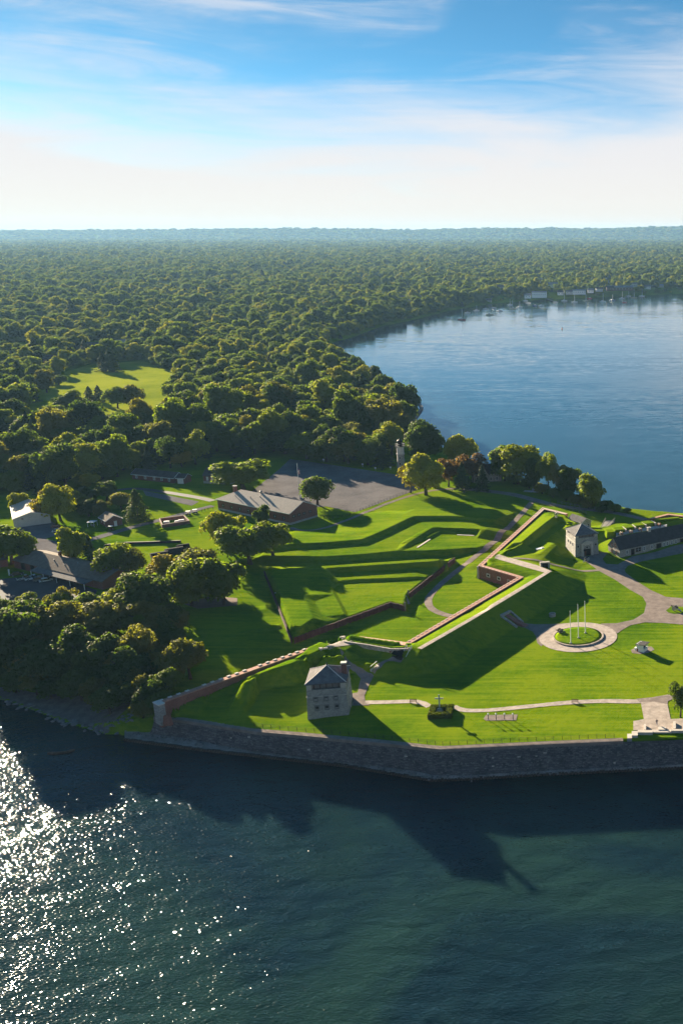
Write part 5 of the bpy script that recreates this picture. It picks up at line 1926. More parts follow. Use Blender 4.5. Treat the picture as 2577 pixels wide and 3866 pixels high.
# visitor on the landing
def person(label, p, rz, top_mat, leg_mat, h=1.75):
    t = thing('person', label, 'person', p, rz)
    me = bpy.data.meshes.new('body')
    s = h / 1.75
    J = {'pel': (0, 0, .95, .15), 'ch': (0, 0, 1.28, .17), 'nk': (0, 0, 1.48, .065), 'hd0': (0, .02, 1.58, .09), 'hd1': (0, .02, 1.68, .095),
         'ls': (-.19, 0, 1.42, .07), 'le': (-.30, -.02, 1.16, .05), 'lw': (-.34, .14, .95, .04), 'rs': (.19, 0, 1.42, .07), 're': (.33, 0, 1.2, .05), 'rw': (.45, .18, 1.1, .04),
         'lh': (-.10, 0, .88, .10), 'lk': (-.13, .04, .48, .07), 'la': (-.15, 0, .08, .05), 'lt': (-.16, .14, .04, .04), 'rh': (.10, 0, .88, .10), 'rk': (.15, .06, .48, .07), 'ra': (.17, -.02, .08, .05), 'rt': (.19, .12, .04, .04)}
    ks = list(J)
    E_ = [('pel', 'ch'), ('ch', 'nk'), ('nk', 'hd0'), ('hd0', 'hd1'), ('ch', 'ls'), ('ls', 'le'), ('le', 'lw'), ('ch', 'rs'), ('rs', 're'), ('re', 'rw'), ('pel', 'lh'), ('lh', 'lk'), ('lk', 'la'), ('la', 'lt'), ('pel', 'rh'), ('rh', 'rk'), ('rk', 'ra'), ('ra', 'rt')]
    me.from_pydata([tuple(c * s for c in J[k][:3]) for k in ks], [(ks.index(a), ks.index(b)) for a, b in E_], [])
    o = bpy.data.objects.new('body', me)
    COL.objects.link(o)
    o.parent = t
    md = o.modifiers.new('skin', 'SKIN')
    for i, k in enumerate(ks):
        o.data.skin_vertices[0].data[i].radius = (J[k][3] * s,) * 2
    o.data.skin_vertices[0].data[0].use_root = True
    sb = o.modifiers.new('sub', 'SUBSURF')
    sb.levels = sb.render_levels = 1
    me.materials.append(M(leg_mat))
    MB().lathe([(.17 * s, .92 * s), (.19 * s, 1.1 * s), (.21 * s, 1.35 * s), (.15 * s, 1.47 * s), (.07 * s, 1.5 * s)], 10).build('jacket', top_mat, t, True)
    MB().lathe([(.07 * s, 1.5 * s), (.10 * s, 1.56 * s), (.105 * s, 1.66 * s), (.09 * s, 1.74 * s), (.02 * s, 1.78 * s)], 10, (0, .02 * s)).build('head', 'skin', t, True)
    MB().lathe([(.108 * s, 1.67 * s), (.10 * s, 1.75 * s), (.03 * s, 1.8 * s)], 10, (0, 0)).build('hair', 'cloth_dark', t, True)
    return t


pp = S4(1095, 905, 8.15)
person('person in dark clothes standing on the pale stone landing', (pp[0], pp[1], 8.14), math.radians(10), 'cloth_dark', 'cloth_blue')
pp = onground(R5, 590, 196)
person('person in dark clothes on the road behind the brick salient', pp, math.radians(70), 'cloth_dark', 'cloth_dark', 1.8)

# postern cut into the slope under the rampart
po = thing('postern', 'stone lined postern passage cut into the shaded rampart slope', 'postern', (0, 0, 0))
pq = [onground(R3, 222, 152), onground(R3, 290, 118), onground(R3, 386, 198), onground(R3, 342, 235)]


def slabwall(a, b, za, zb, w, zbot, mat, name, parent):
    d = Vector((b[0] - a[0], b[1] - a[1])).normalized()
    n = Vector((d.y, -d.x)) * (w / 2)
    return MB().prism([(a[0] + n.x, a[1] + n.y), (b[0] + n.x, b[1] + n.y), (b[0] - n.x, b[1] - n.y), (a[0] - n.x, a[1] - n.y)], zbot, [za, zb, zb, za]).build(name, mat, parent)


slabwall(pq[0], pq[3], pq[0][2] + 0.5, 8.5, 0.8, 6.5, 'stone_gray', 'wing_wall', po)
slabwall(pq[1], pq[2], pq[1][2] + 0.5, 8.5, 0.8, 6.5, 'stone_gray', 'wing_wall', po)
slabwall(pq[0], pq[1], pq[0][2] + 0.6, pq[1][2] + 0.6, 0.8, 6.5, 'stone_gray', 'head_wall', po)
mid = [((pq[0][i] + pq[1][i]) / 2) for i in range(3)]
ent = [((pq[2][i] + pq[3][i]) / 2) for i in range(3)]
dv = Vector((ent[0] - mid[0], ent[1] - mid[1])).normalized()
MB().prism([(mid[0] + dv.x * .5 + dv.y * s * 1.0 + dv.x * f * 7.5, mid[1] + dv.y * .5 - dv.x * s * 1.0 + dv.y * f * 7.5) for s, f in ((-1, 0), (1, 0), (1, 1), (-1, 1))][::-1], 7.0, [max(9.6, mid[2] - 0.2), max(9.6, mid[2] - 0.2), 8.2, 8.2][::-1]).build('brick_vault', 'brick_red', po)

# sunken casemate entrance with stairs on the north bastion
cs = thing('casemate_entrance', 'black hooded casemate entrance with brick piers on the north bastion', 'casemate', (0, 0, 0))
h0, h1, h2, h3 = R2(740, 330, 12.1), R2(812, 350, 12.1), R2(838, 283, 13.0), R2(772, 283, 13.0)
slab_roof(cs, [[h0, h1, h2, h3]], 0.2, 'tarp_black', 'hood')
for q in ((738, 352), (790, 358)):
    p = R2(q[0], q[1], 10.4)
    MB().box((p[0], p[1], 11.3), (0.7, 0.7, 2.0)).box((p[0], p[1], 12.35), (0.85, 0.85, 0.15)).build('brick_pier', 'brick_house', cs)
MB().prism([h0[:2], h1[:2], h2[:2], h3[:2]], 9.8, 11.4).build('doorway', 'dark_opening', cs)
stt = thing('stairs', 'steep gray stairs with white handrails beside the casemate hood', 'stairs', (0, 0, 0))
s0, s1 = Vector(R2(828, 372, 10.5)), Vector(R2(872, 284, 13.2))
for k in range(14):
    c = s0.lerp(s1, (k + 0.5) / 14)
    d = (s1 - s0)
    MB().box((c.x, c.y, c.z - 0.2), (1.7, (d.xy.length / 14), 0.55), math.atan2(d.y, d.x) - math.pi / 2).build('step', 'wood_gray', stt)
nn = Vector((s1.y - s0.y, -(s1.x - s0.x), 0)).normalized() * 0.9
for s in (-1, 1):
    MB().tube([tuple(s0 + nn * s + Vector((0, 0, 0.9))), tuple(s1 + nn * s + Vector((0, 0, 0.9)))], 0.09, 6).build('handrail', 'white_paint', stt)
    for k in range(4):
        c = s0.lerp(s1, k / 3) + nn * s
        MB().box((c.x, c.y, c.z + 0.4), (0.08, 0.08, 1.0)).build('rail_post', 'white_paint', stt)
st2 = thing('stairs', 'short flight of stone steps with one white rail up the terrace', 'stairs', (0, 0, 0))
s0, s1 = Vector(onground(R2, 588, 462, 8.4)), Vector(onground(R2, 640, 418, 10))
for k in range(7):
    c = s0.lerp(s1, (k + .5) / 7)
    d = s1 - s0
    MB().box((c.x, c.y, c.z + 0.05), (1.9, max(0.45, d.xy.length / 7), 0.3), math.atan2(d.y, d.x) - math.pi / 2).build('step', 'stone_block', st2)
nn = Vector((s1.y - s0.y, -(s1.x - s0.x), 0)).normalized() * -1.1
MB().tube([tuple(s0 + nn + Vector((0, 0, 1.0))), tuple(s1 + nn + Vector((0, 0, 1.0)))], 0.07, 6).build('handrail', 'white_paint', st2)

# tunnel mouth in the flank ramp, magazine slab
tn = onground(C5, 645, 290, 11.5)
tt = thing('tunnel_mouth', 'dark arched tunnel mouth in the grassy flank of the rampart', 'tunnel', tn, math.radians(15))
MB().box((-1.5, 0, 0.6), (0.6, 1.6, 2.2)).box((1.5, 0, 0.6), (0.6, 1.6, 2.2)).box((0, 0.1, 1.85), (3.6, 1.4, 0.4)).build('surround', 'stone_rubble', tt)
MB().box((0, 0.35, 0.6), (2.4, 1.0, 2.1)).build('opening', 'dark_opening', tt)
sp_ = onground(C5, 590, 72, 11)
o = MB().box((0, 0, 0.15), (3.4, 1.9, 0.3), 0.35).box((0.9, 0.1, 0.45), (0.9, 0.8, 0.6), 0.35).build('hatch_slab', 'white_paint')
o.location = sp_
tag(o, 'white concrete hatch slab on the grass inside the south bastion', 'hatch')

# gun battery behind the barracks: merlons of turf with stone cheeks
BT = sheet_of(2277, 1880, 5.227)
bat = thing('gun_battery', 'row of grass topped merlons with stone cheeks behind the barracks roof', 'battery', (0, 0, 0))
mer = [(300, 600, 425, 612), (490, 556, 610, 568), (690, 515, 815, 524), (870, 478, 995, 484), (150, 640, 225, 660)]
for i, (gx, gy, cx_, cy_) in enumerate(mer):
    a, b = BT(gx - 95, gy + 8, 12.2), BT(cx_ - 30, cy_ - 22, 12.2)
    d = Vector((b[0] - a[0], b[1] - a[1]))
    rz = math.atan2(d.y, d.x)
    L = d.length
    mid_ = ((a[0] + b[0]) / 2, (a[1] + b[1]) / 2)
    MB().box((mid_[0], mid_[1], 10.9), (L + 0.8, 5.0, 2.6), rz, 0.82).build('merlon', 'grass', bat)
    if i < 4:
        e = (b[0] + math.cos(rz) * 0.35, b[1] + math.sin(rz) * 0.35)
        MB().box((e[0], e[1], 10.8), (0.9, 5.2, 2.5), rz, 0.9).build('cheek', 'stone_block', bat)
MB().prism([BT(250, 760, 10.9)[:2], BT(1250, 560, 10.9)[:2], BT(1250, 520, 10.9)[:2], BT(250, 680, 10.9)[:2]], 8.0, 10.95).build('gun_floor', 'concrete', bat)
for i, (x, y) in enumerate(((350, 722), (540, 690), (725, 645), (1100, 552))):
    p = BT(x, y, 11.0)
    cannon(('dark cannon in the embrasure nearest the gate tower', 'dark cannon in the second embrasure from the gate tower', 'dark cannon in the third embrasure from the gate tower', 'cannon on a red carriage in the last embrasure of the battery')[i], (p[0], p[1], 10.95), math.radians(110), 'wood_red' if i == 3 else 'wood_brown', 1.0, 'cannons of the river battery')
rb = thing('river_battery_wall', 'low brick battery wall with pink coping at the river edge', 'wall', (0, 0, 0))
wall_run(rb, [(*BT(905, 400, 11.3)[:2], 11.3), (*BT(1272, 310, 11.3)[:2], 11.3), (*BT(1620, 352, 11.3)[:2], 11.3)], 1.3, 4.0, 'brick_red', 'brick_cope')
rbm = [BT(1010, 440, 11.5), BT(1480, 395, 11.5), BT(1490, 372, 11.5), BT(1010, 418, 11.5)]
tg = MB().prism([p[:2] for p in rbm], 8.0, 11.6)
tg.build('turf_bank', 'grass', rb)

# low stone memorial by the road, riverside sign
mp = onground(T8, 965, 446)
o = MB().box((0, 0, 0.1), (7.5, 2.4, 0.3)).box((1.2, 0.2, 0.8), (1.3, 0.5, 1.3)).build('memorial_slab', 'concrete')
o.location = mp
o.rotation_euler = (0, 0, math.radians(-8))
tag(o, 'low concrete memorial with upright stone beside the riverside road', 'memorial')
for i, q in enumerate(((630, 184), (918, 219), (1013, 246), (1125, 242))):
    p = onground(R6, *q)
    o = MB().box((0, 0, 0.6), (0.12, 0.12, 1.4)).box((0, -0.07, 1.4), (1.0, 0.06, 0.8)).build('sign_board', 'white_paint')
    o.location = p
    tag(o, ('small white sign at the far left edge of the parking lot', 'small white sign midway along the parking lot far edge', 'small white sign second nearest the lighthouse', 'low white sign on the lawn nearest the lighthouse')[i], 'sign')

# tall flagpole behind the brick building
fp_ = (-173.1, 485.4, 8.0)
t = thing('flagpole', 'tall white flagpole flying a limp striped flag behind the brick building', 'flagpole', fp_)
MB().tube([(0, 0, 0), (0, 0, 9), (0, 0, 17.6)], [0.2, 0.15, 0.09], 8).build('pole', 'white_paint', t)
fz = height_at(1650 + 225 / 1.96, fp_[0], fp_[1]) - 8
fl_ = MB()
fw_ = [(0.1 + 0.9 * s, 0.35 * math.sin(s * 6)) for s in np.linspace(0, 1, 8)]
strip = []
for k in range(7):
    for s in range(7):
        z0, z1 = fz - 0.36 * k, fz - 0.36 * (k + 1)
        dz0, dz1 = -1.1 * s / 7, -1.1 * (s + 1) / 7
        (xa, ya), (xb, yb) = fw_[s], fw_[s + 1]
        strip.append((k, [(xa, ya, z1 + dz0), (xb, yb, z1 + dz1), (xb, yb, z0 + dz1), (xa, ya, z0 + dz0)]))
fr = MB()
fwht = MB()
for k, q in strip:
    (fr if k % 2 == 0 else fwht).poly(q)
fo = fr.build('flag', 'flag_red', t)
fwht.build('flag_stripe', 'white_paint', fo)
MB().poly([(0.11, -0.03, fz - 1.3), (0.5, 0.2, fz - 1.7), (0.5, 0.2, fz - 0.55), (0.11, -0.03, fz - 0.02)]).build('flag_canton', 'flag_blue', fo)

# works yard clutter
en = [SQ(275, 585, 8.0), SQ(520, 548, 8.0), SQ(470, 500, 8.0), SQ(250, 528, 8.0)]
et = thing('brick_enclosure', 'low brick walled enclosure with machines beside the service road', 'enclosure', (0, 0, 0))
for i in range(4):
    slabwall(en[i], en[(i + 1) % 4], 9.5, 9.5, 0.4, 7.0, 'brick_house', 'wall', et)
for q, s in (((310, 530), (2.2, 1.6, 1.8)), ((430, 515), (1.4, 1.4, 1.5)), ((455, 512), (1.4, 1.4, 1.5)), ((400, 522), (1.6, 1.4, 1.3))):
    p = SQ(q[0], q[1], 9.6)
    MB().box((p[0], p[1], 8.9), s, 0.3).box((p[0], p[1], 8.9 + s[2] / 2 + 0.05), (s[0] * 0.7, s[1] * 0.7, 0.1), 0.3).build('machine', 'white_paint', et)
for i, (q, r) in enumerate((((250, 850), 3.6), ((385, 812), 3.8), ((462, 765), 2.6))):
    p = onground(SQ, *q)
    mb = MB()
    n = 9
    for k in range(n):
        a0, a1 = math.pi * k / n, math.pi * (k + 1) / n
        xs_ = [(-math.cos(a) * r * 0.8, math.sin(a) * r * 0.55) for a in (a0, a1)]
        mb.poly([(-r * 0.9, xs_[0][0], xs_[0][1]), (r * 0.9, xs_[0][0], xs_[0][1]), (r * 0.9, xs_[1][0], xs_[1][1]), (-r * 0.9, xs_[1][0], xs_[1][1])])
    for e in (-1, 1):
        mb.poly([(e * r * 0.9, -math.cos(math.pi * k / n) * r * 0.8, math.sin(math.pi * k / n) * r * 0.55) for k in range(n + 1)])
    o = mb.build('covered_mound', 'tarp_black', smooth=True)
    o.location = p
    o.rotation_euler = (0, 0, 0.6)
    tag(o, ('black rounded shelter farthest left on the lawn above the yellow tree', 'black rounded shelter in the middle of the lawn above the yellow tree', 'small black rounded shelter behind the big clump of trees')[i], 'shelter')
lwp = gp(R7, [(690, 722), (830, 706), (980, 702), (1190, 694)])  # black raised wall added in place of a dark casemate trench
lw_ = thing('trench_wall', 'long low black wall standing in for a dark trench across the sunny lawn', 'wall', (0, 0, 0))
for a, b in zip(lwp[:-1], lwp[1:]):
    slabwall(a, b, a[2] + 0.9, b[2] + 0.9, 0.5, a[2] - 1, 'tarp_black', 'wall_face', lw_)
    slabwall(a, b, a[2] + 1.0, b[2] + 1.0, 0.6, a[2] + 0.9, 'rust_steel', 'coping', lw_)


def car(label, p, rz, mat, kind='sedan', group=None):
    t = thing({'sedan': 'parked_car', 'pickup': 'pickup_truck', 'suv': 'parked_car'}[kind], label, 'car' if kind != 'pickup' else 'pickup', p, rz, group)
    L, W = (4.6, 1.8) if kind != 'pickup' else (5.6, 1.95)
    h = {'sedan': (0.78, 1.42), 'suv': (0.95, 1.72), 'pickup': (0.98, 1.8)}[kind]
    prof = [(-L / 2, .35), (-L / 2, h[0] * .95), (-L * .2, h[0]), (L * .28, h[0]), (L / 2 - .1, h[0] * .82), (L / 2, .4)]
    b = MB()
    n = len(prof)
    for s in (-1, 1):
        b.v += [(x, s * W / 2 * (0.94 if z > .6 else 1), z) for x, z in prof]
    b.f += [tuple(range(n)), tuple(range(2 * n - 1, n - 1, -1))] + [(i, n + i, n + (i + 1) % n, (i + 1) % n) for i in range(n)]
    b.build('body', mat, t)
    x0, x1 = {'sedan': (-1.75, 1.35), 'suv': (-2.2, 1.3), 'pickup': (-0.5, 1.5)}[kind]
    c = MB()
    i = 0
    c.v += [(x0, -W * .45, h[0]), (x1, -W * .45, h[0]), (x1, W * .45, h[0]), (x0, W * .45, h[0]), (x0 + .45, -W * .38, h[1] - .04), (x1 - .75, -W * .38, h[1] - .04), (x1 - .75, W * .38, h[1] - .04), (x0 + .45, W * .38, h[1] - .04)]
    c.f += [(0, 1, 5, 4), (1, 2, 6, 5), (2, 3, 7, 6), (3, 0, 4, 7)]
    c.build('cabin_glass', 'window_glass', t)
    MB().box(((x0 + x1) / 2 - .15, 0, h[1]), (x1 - x0 - 1.15, W * .77, .08)).build('cabin_roof', mat, t)
    if kind == 'pickup':
        MB().box((-1.7, 0, h[0] + 0.02), (1.9, W * .8, .05)).build('load_bed', 'rubber', t)
    for sx in (-L * .31, L * .31):
        for s in (-1, 1):
            o = MB().lathe([(.33, -.11), (.33, .11)], 14).build('wheel', 'rubber', t)
            o.location = (sx, s * (W / 2 - .06), .33)
            o.rotation_euler = (math.pi / 2, 0, 0)
            MB().lathe([(.2, -.12), (.2, .12)], 10).build('rim', 'car_silver', o)
    for s in (-1, 1):
        MB().box((L / 2 - .06, s * W * .34, .62), (.08, .35, .14)).build('headlight', 'white_paint', t)
        MB().box((-L / 2 + .02, s * W * .36, .7), (.06, .3, .16)).build('tail_light', 'flag_red', t)
    return t


def SS(x, y):
    return onground(lambda a, b, z: P(a / 3.4844, 1880 + b / 3.4844, z), x, y)


car('white sedan parked in the works yard by the metal shed', SS(765, 446), math.radians(20), 'car_white')
car('dark car parked behind the white sedan in the works yard', SS(755, 395), math.radians(15), 'car_black', 'suv')
car('silver pickup first from the left in the stable yard', SS(330, 1072), math.radians(38), 'car_silver', 'pickup', 'cars in the stable yard')
car('white pickup parked second in the stable yard row', SS(440, 1072), math.radians(38), 'car_white', 'pickup', 'cars in the stable yard')
car('gray car parked third in the stable yard row', SS(528, 1090), math.radians(38), 'car_gray', 'suv', 'cars in the stable yard')
car('white nosed sedan parked nearest the metal canopy', SS(605, 1100), math.radians(38), 'car_white', 'sedan', 'cars in the stable yard')
car('dark car parked by the left stable wing', SS(225, 1020), math.radians(38), 'car_black', 'sedan', 'cars in the stable yard')


def cart(label, p, rz):
    t = thing('golf_cart', label, 'golf cart', p, rz)
    MB().box((0, 0, .55), (2.4, 1.2, .5), 0, .9).build('body', 'car_black', t)
    MB().box((-.1, 0, .95), (.7, 1.1, .35)).build('seat', 'wood_brown', t)
    MB().box((0, 0, 1.95), (1.9, 1.3, .08)).build('canopy', 'white_paint', t)
    for x in (-.8, .8):
        for s in (-1, 1):
            MB().box((x, s * .55, 1.4), (.06, .06, 1.1)).build('canopy_post', 'iron', t)
            o = MB().lathe([(.25, -.1), (.25, .1)], 12).build('wheel', 'rubber', t)
            o.location = (x, s * .6, .25)
            o.rotation_euler = (math.pi / 2, 0, 0)


cart('golf cart with white canopy in front of the brick lodge', SS(1465, 425), math.radians(-20))
cart('golf cart nearer the enclosure at the end of the service road', onground(SQ, 508, 470), math.radians(20))
cart('golf cart nearer the gate railing at the end of the service road', onground(SQ, 570, 455), math.radians(25))
p = SS(1220, 372)
t = thing('picnic_table', 'picnic table under a square white canopy beside the brick lodge', 'picnic table', p)
MB().box((0, 0, 2.2), (3.2, 3.2, .12)).build('canopy', 'white_paint', t)
for a in (-1.4, 1.4):
    for b in (-1.4, 1.4):
        MB().box((a, b, 1.1), (.1, .1, 2.2)).build('post', 'white_paint', t)
MB().box((0, 0, .75), (1.8, .8, .06)).box((0, .7, .45), (1.8, .25, .05)).box((0, -.7, .45), (1.8, .25, .05)).box((0, 0, .4), (.1, 1.5, .7)).build('table', 'wood_gray', t)

# shore: boulders, driftwood, the breakwater below the point
rr = np.random.default_rng(21)


def rock_mesh(seed):
    r = np.random.default_rng(seed)
    m = MB()
    prof = []
    n = 8
    for j in range(5):
        a = -0.5 + j / 4
        rad = math.sqrt(max(0.02, 1 - (a * 1.9) ** 2))
        for q in range(n):
            t_ = 2 * math.pi * q / n
            k = rad * r.uniform(0.75, 1.15)
            m.v.append((k * math.cos(t_), k * math.sin(t_) * 0.8, a * 1.2 + r.normal(0, .05)))
    for j in range(4):
        for q in range(n):
            w = (q + 1) % n
            m.f.append((j * n + q, j * n + w, (j + 1) * n + w, (j + 1) * n + q))
    m.f.append(tuple(range(n - 1, -1, -1)))
    m.f.append(tuple(4 * n + q for q in range(n)))
    me = m.mesh('boulder')
    me.materials.append(M('stone_dark'))
    return me


rocks = [rock_mesh(s) for s in range(4)]
for i in range(70):
    t_ = rr.uniform(0, 1)
    px = 20 + 620 * t_
    py = np.interp(px, [0, 150, 250, 400, 520, 640], [2640, 2690, 2728, 2758, 2752, 2735]) + rr.normal(0, 9)
    p = P(px, py, 0.3)
    o = bpy.data.objects.new('boulder', rocks[i % 4])
    COL.objects.link(o)
    z = max(0.1, zg(p[0], p[1])) if p[0] < -140 else 1.2
    o.location = (p[0], p[1], z)
    o.scale = (rr.uniform(.4, 1.2), rr.uniform(.4, 1.1), rr.uniform(.3, .8))
    o.rotation_euler = (0, 0, rr.uniform(0, 6))
    tag(o, 'dark boulder lying along the beach left of the sea wall', 'boulder', 'boulders along the beach')


def log(label, pts, r0, r1, mat='bark_pale'):
    t = MB().tube(pts, np.linspace(r0, r1, len(pts)), 8)
    return tag(t.build('driftwood_log', mat, smooth=True), label, 'log')


log('dark driftwood log floating in the lake off the beach', [P(182, 2846, .12), P(215, 2844, .22), P(250, 2840, .25), P(282, 2832, .2)], .45, .3, 'bark')
WS = sheet_of(0, 2350, 2.24)
log('pale fallen trunk leaning up the bank above the beach', [onground(WS, 800, 718, 2), tuple(Vector(onground(WS, 860, 668, 4)) + Vector((0, 0, .5))), tuple(Vector(onground(WS, 935, 606, 6)) + Vector((0, 0, 1.2)))], .35, .18)
log('pale driftwood log lying on the beach at far left', [onground(WS, 180, 742, .5), onground(WS, 240, 722, .8), onground(WS, 298, 706, 1)], .3, .2)
bw = thing('breakwater', 'dark walled boat slip at the wooded river point', 'breakwater', (0, 0, 0))
bpts = [P(x, y, 1.5) for x, y in ((1535, 1612), (1560, 1580), (1592, 1535), (1580, 1515), (1556, 1510))]
for a, b in zip(bpts[:-1], bpts[1:]):
    slabwall(a, b, 1.5, 1.5, 1.6, -2, 'concrete_old', 'wall_face', bw)

# ---------------------------------------------------------------- trees
def crown_mesh(name, seed, kind='round', leaves=6200, ls=0.029):
    """leaf sprays spread over lobes; unit tree: height 1, width 1"""
    r = np.random.default_rng(seed)
    pos, nor, size = [], [], []
    if kind == 'conifer':
        nb = 95
        per = leaves // nb
        P_, N_, S_ = [], [], []
        for i in range(nb):
            hh_ = (i + r.uniform(0, 1)) / nb
            a_ = i * 2.4 + r.normal(0, .3)
            z0 = 0.08 + 0.88 * hh_
            L_ = 0.5 * (1 - hh_) ** 0.8 * r.uniform(0.65, 1.12) + 0.02
            t_ = r.uniform(0.12, 1, per) ** 0.7
            wdt = (1 - t_ * .6) * L_ * .30
            sd = r.normal(0, 1, per) * wdt * .6
            x_ = np.cos(a_) * t_ * L_ - np.sin(a_) * sd
            y_ = np.sin(a_) * t_ * L_ + np.cos(a_) * sd
            P_.append(np.stack([x_, y_, z0 - .16 * t_ * L_ + r.normal(0, .006, per)], 1))
            N_.append(np.stack([np.full(per, np.cos(a_) * .4), np.full(per, np.sin(a_) * .4), np.ones(per)], 1) + r.normal(0, .4, (per, 3)))
            S_.append(ls * r.uniform(.6, 1.2, per))
        pos, nor, size = np.concatenate(P_), np.concatenate(N_), np.concatenate(S_)
    else:
        nl = {'round': 30, 'tall': 27, 'spread': 32, 'wispy': 17, 'ball': 32}[kind]
        cz, hz = {'round': (0.51, 0.46), 'tall': (0.51, 0.50), 'spread': (0.53, 0.42), 'wispy': (0.56, 0.42), 'ball': (0.50, 0.48)}[kind]
        cents, rads = [], []
        for i in range(nl):
            u = r.normal(0, 1, 3)
            u /= np.linalg.norm(u)
            k = r.uniform(0.45, 1.05) if kind != 'ball' else r.uniform(0.6, 0.72)
            c = np.array([u[0] * 0.34 * k, u[1] * 0.34 * k, cz + u[2] * hz * 0.72 * k])
            cents.append(c)
            rads.append(r.uniform(0.09, 0.20) if kind != 'ball' else r.uniform(0.19, 0.24))
        cents.append(np.array([0, 0, cz]))
        rads.append(0.24)
        w = np.array(rads) ** 2
        w /= w.sum()
        pick = r.choice(len(rads), leaves, p=w)
        u = r.normal(0, 1, (leaves, 3))
        u /= np.linalg.norm(u, axis=1)[:, None]
        u[:, 2] = np.where(u[:, 2] < -0.35, -u[:, 2], u[:, 2])
        shell = np.where(r.uniform(0, 1, leaves) < 0.72, r.uniform(0.86, 1.10, leaves), r.uniform(0.4, 0.86, leaves))
        rd = np.array(rads)[pick][:, None]
        squash = np.array([1, 1, 0.95])
        pos = np.array(cents)[pick] + u * rd * shell[:, None] * squash
        pos += r.normal(0, 0.012, pos.shape)
        nor = u + r.normal(0, 0.55, u.shape) + np.array([0, 0, 0.35])
        size = ls * r.uniform(0.6, 1.35, leaves)
        pos[:, 2] = np.clip(pos[:, 2], 0.07, 1.03)
    nor = nor / np.linalg.norm(nor, axis=1)[:, None]
    t = r.normal(0, 1, nor.shape)
    t -= nor * (t * nor).sum(1)[:, None]
    t /= np.linalg.norm(t, axis=1)[:, None]
    b = np.cross(nor, t)
    s = np.asarray(size)[:, None]
    n = len(pos)
    v = np.empty((n * 5, 3))
    # a bent five-point spray
    v[0::5] = pos - t * s
    v[1::5] = pos - b * s * 0.75 - nor * s * 0.25
    v[2::5] = pos + t * s * 1.15 - nor * s * 0.35
    v[3::5] = pos + b * s * 0.8 - nor * s * 0.2
    v[4::5] = pos + nor * s * 0.25
    i = np.arange(n) * 5
    f = np.concatenate([np.stack([i + 4, i + a, i + c], 1) for a, c in ((0, 1), (1, 2), (2, 3), (3, 0))])
    me = np_mesh(name, v, f, False)
    me.materials.append(M('needle' if kind == 'conifer' else 'leaf_mixed'))
    return me


def trunk_mesh(seed, kind='round', mat='bark'):
    r = np.random.default_rng(seed)
    m = MB()
    if kind == 'conifer':
        m.tube([(0, 0, -0.03), (0, 0, 0.5), (0, 0, 0.97)], [0.022, 0.014, 0.004], 7)
    else:
        lean = r.normal(0, 0.02, 2)
        m.tube([(0, 0, -0.03), (lean[0] * .5, lean[1] * .5, 0.16), (lean[0], lean[1], 0.34), (lean[0] * 1.5, lean[1] * 1.5, 0.62)], [0.040, 0.028, 0.022, 0.010], 8)
        for k in range(6):
            a = 2 * math.pi * (k + r.uniform(0, .6)) / 6
            z0 = r.uniform(0.20, 0.42)
            rr_ = r.uniform(0.20, 0.36)
            z1 = r.uniform(0.52, 0.80)
            m.tube([(lean[0], lean[1], z0), (math.cos(a) * rr_ * .5, math.sin(a) * rr_ * .5, (z0 + z1) / 2 + .03), (math.cos(a) * rr_, math.sin(a) * rr_, z1)], [0.018, 0.011, 0.004], 6)
    me = m.mesh('trunk')
    me.materials.append(M(mat))
    me.polygons.foreach_set('use_smooth', [True] * len(me.polygons))
    return me


KINDS = ('round', 'tall', 'spread', 'wispy', 'ball', 'conifer')
CROWNS = {k: [crown_mesh('crown', 40 + 7 * i + j, k, {'wispy': 3000, 'conifer': 4200}.get(k, 6200)) for j in range({'round': 4, 'tall': 2, 'spread': 2}.get(k, 1))] for i, k in enumerate(KINDS)}
TRUNKS = {k: trunk_mesh(90 + i, k) for i, k in enumerate(KINDS)}
TRUNK_PALE = trunk_mesh(99, 'wispy', 'bark_pale')
N_TREES = 0


def tree(label, p, width, height, kind='round', leaf=None, group=None, pale=False, name=None, cat='tree'):
    global N_TREES
    N_TREES += 1
    nm = name or ('conifer_tree' if kind == 'conifer' else 'broadleaf_tree')
    t = thing(nm, label, cat, (p[0], p[1], p[2] - 0.1), random.uniform(0, 6.28), group)
    t.scale = (width, width * random.uniform(.9, 1.1), height)
    tr = bpy.data.objects.new('trunk', TRUNK_PALE if pale else TRUNKS[kind])
    COL.objects.link(tr)
    tr.parent = t
    c = bpy.data.objects.new('crown', random.choice(CROWNS[kind]))
    COL.objects.link(c)
    c.parent = t
    if leaf:
        c.material_slots[0].link = 'OBJECT'
        c.material_slots[0].material = M(leaf)
    return t


def otree(x, top, base, w, kind, leaf, label, group=None, pale=False, z0=8.0):
    """a tree surveyed in the overview: column x, top, foot, crown width"""
    p = onground(OV, x, base, z0)
    s = 2577 / 1568
    h = height_at(top * s, p[0], p[1]) - p[2]
    dist = p[1] * CP + (CAM_H - p[2]) * SP
    return tree(label, p, w * s * dist / F * 1.26, max(3.0, h) * 1.02, kind, leaf, group, pale)


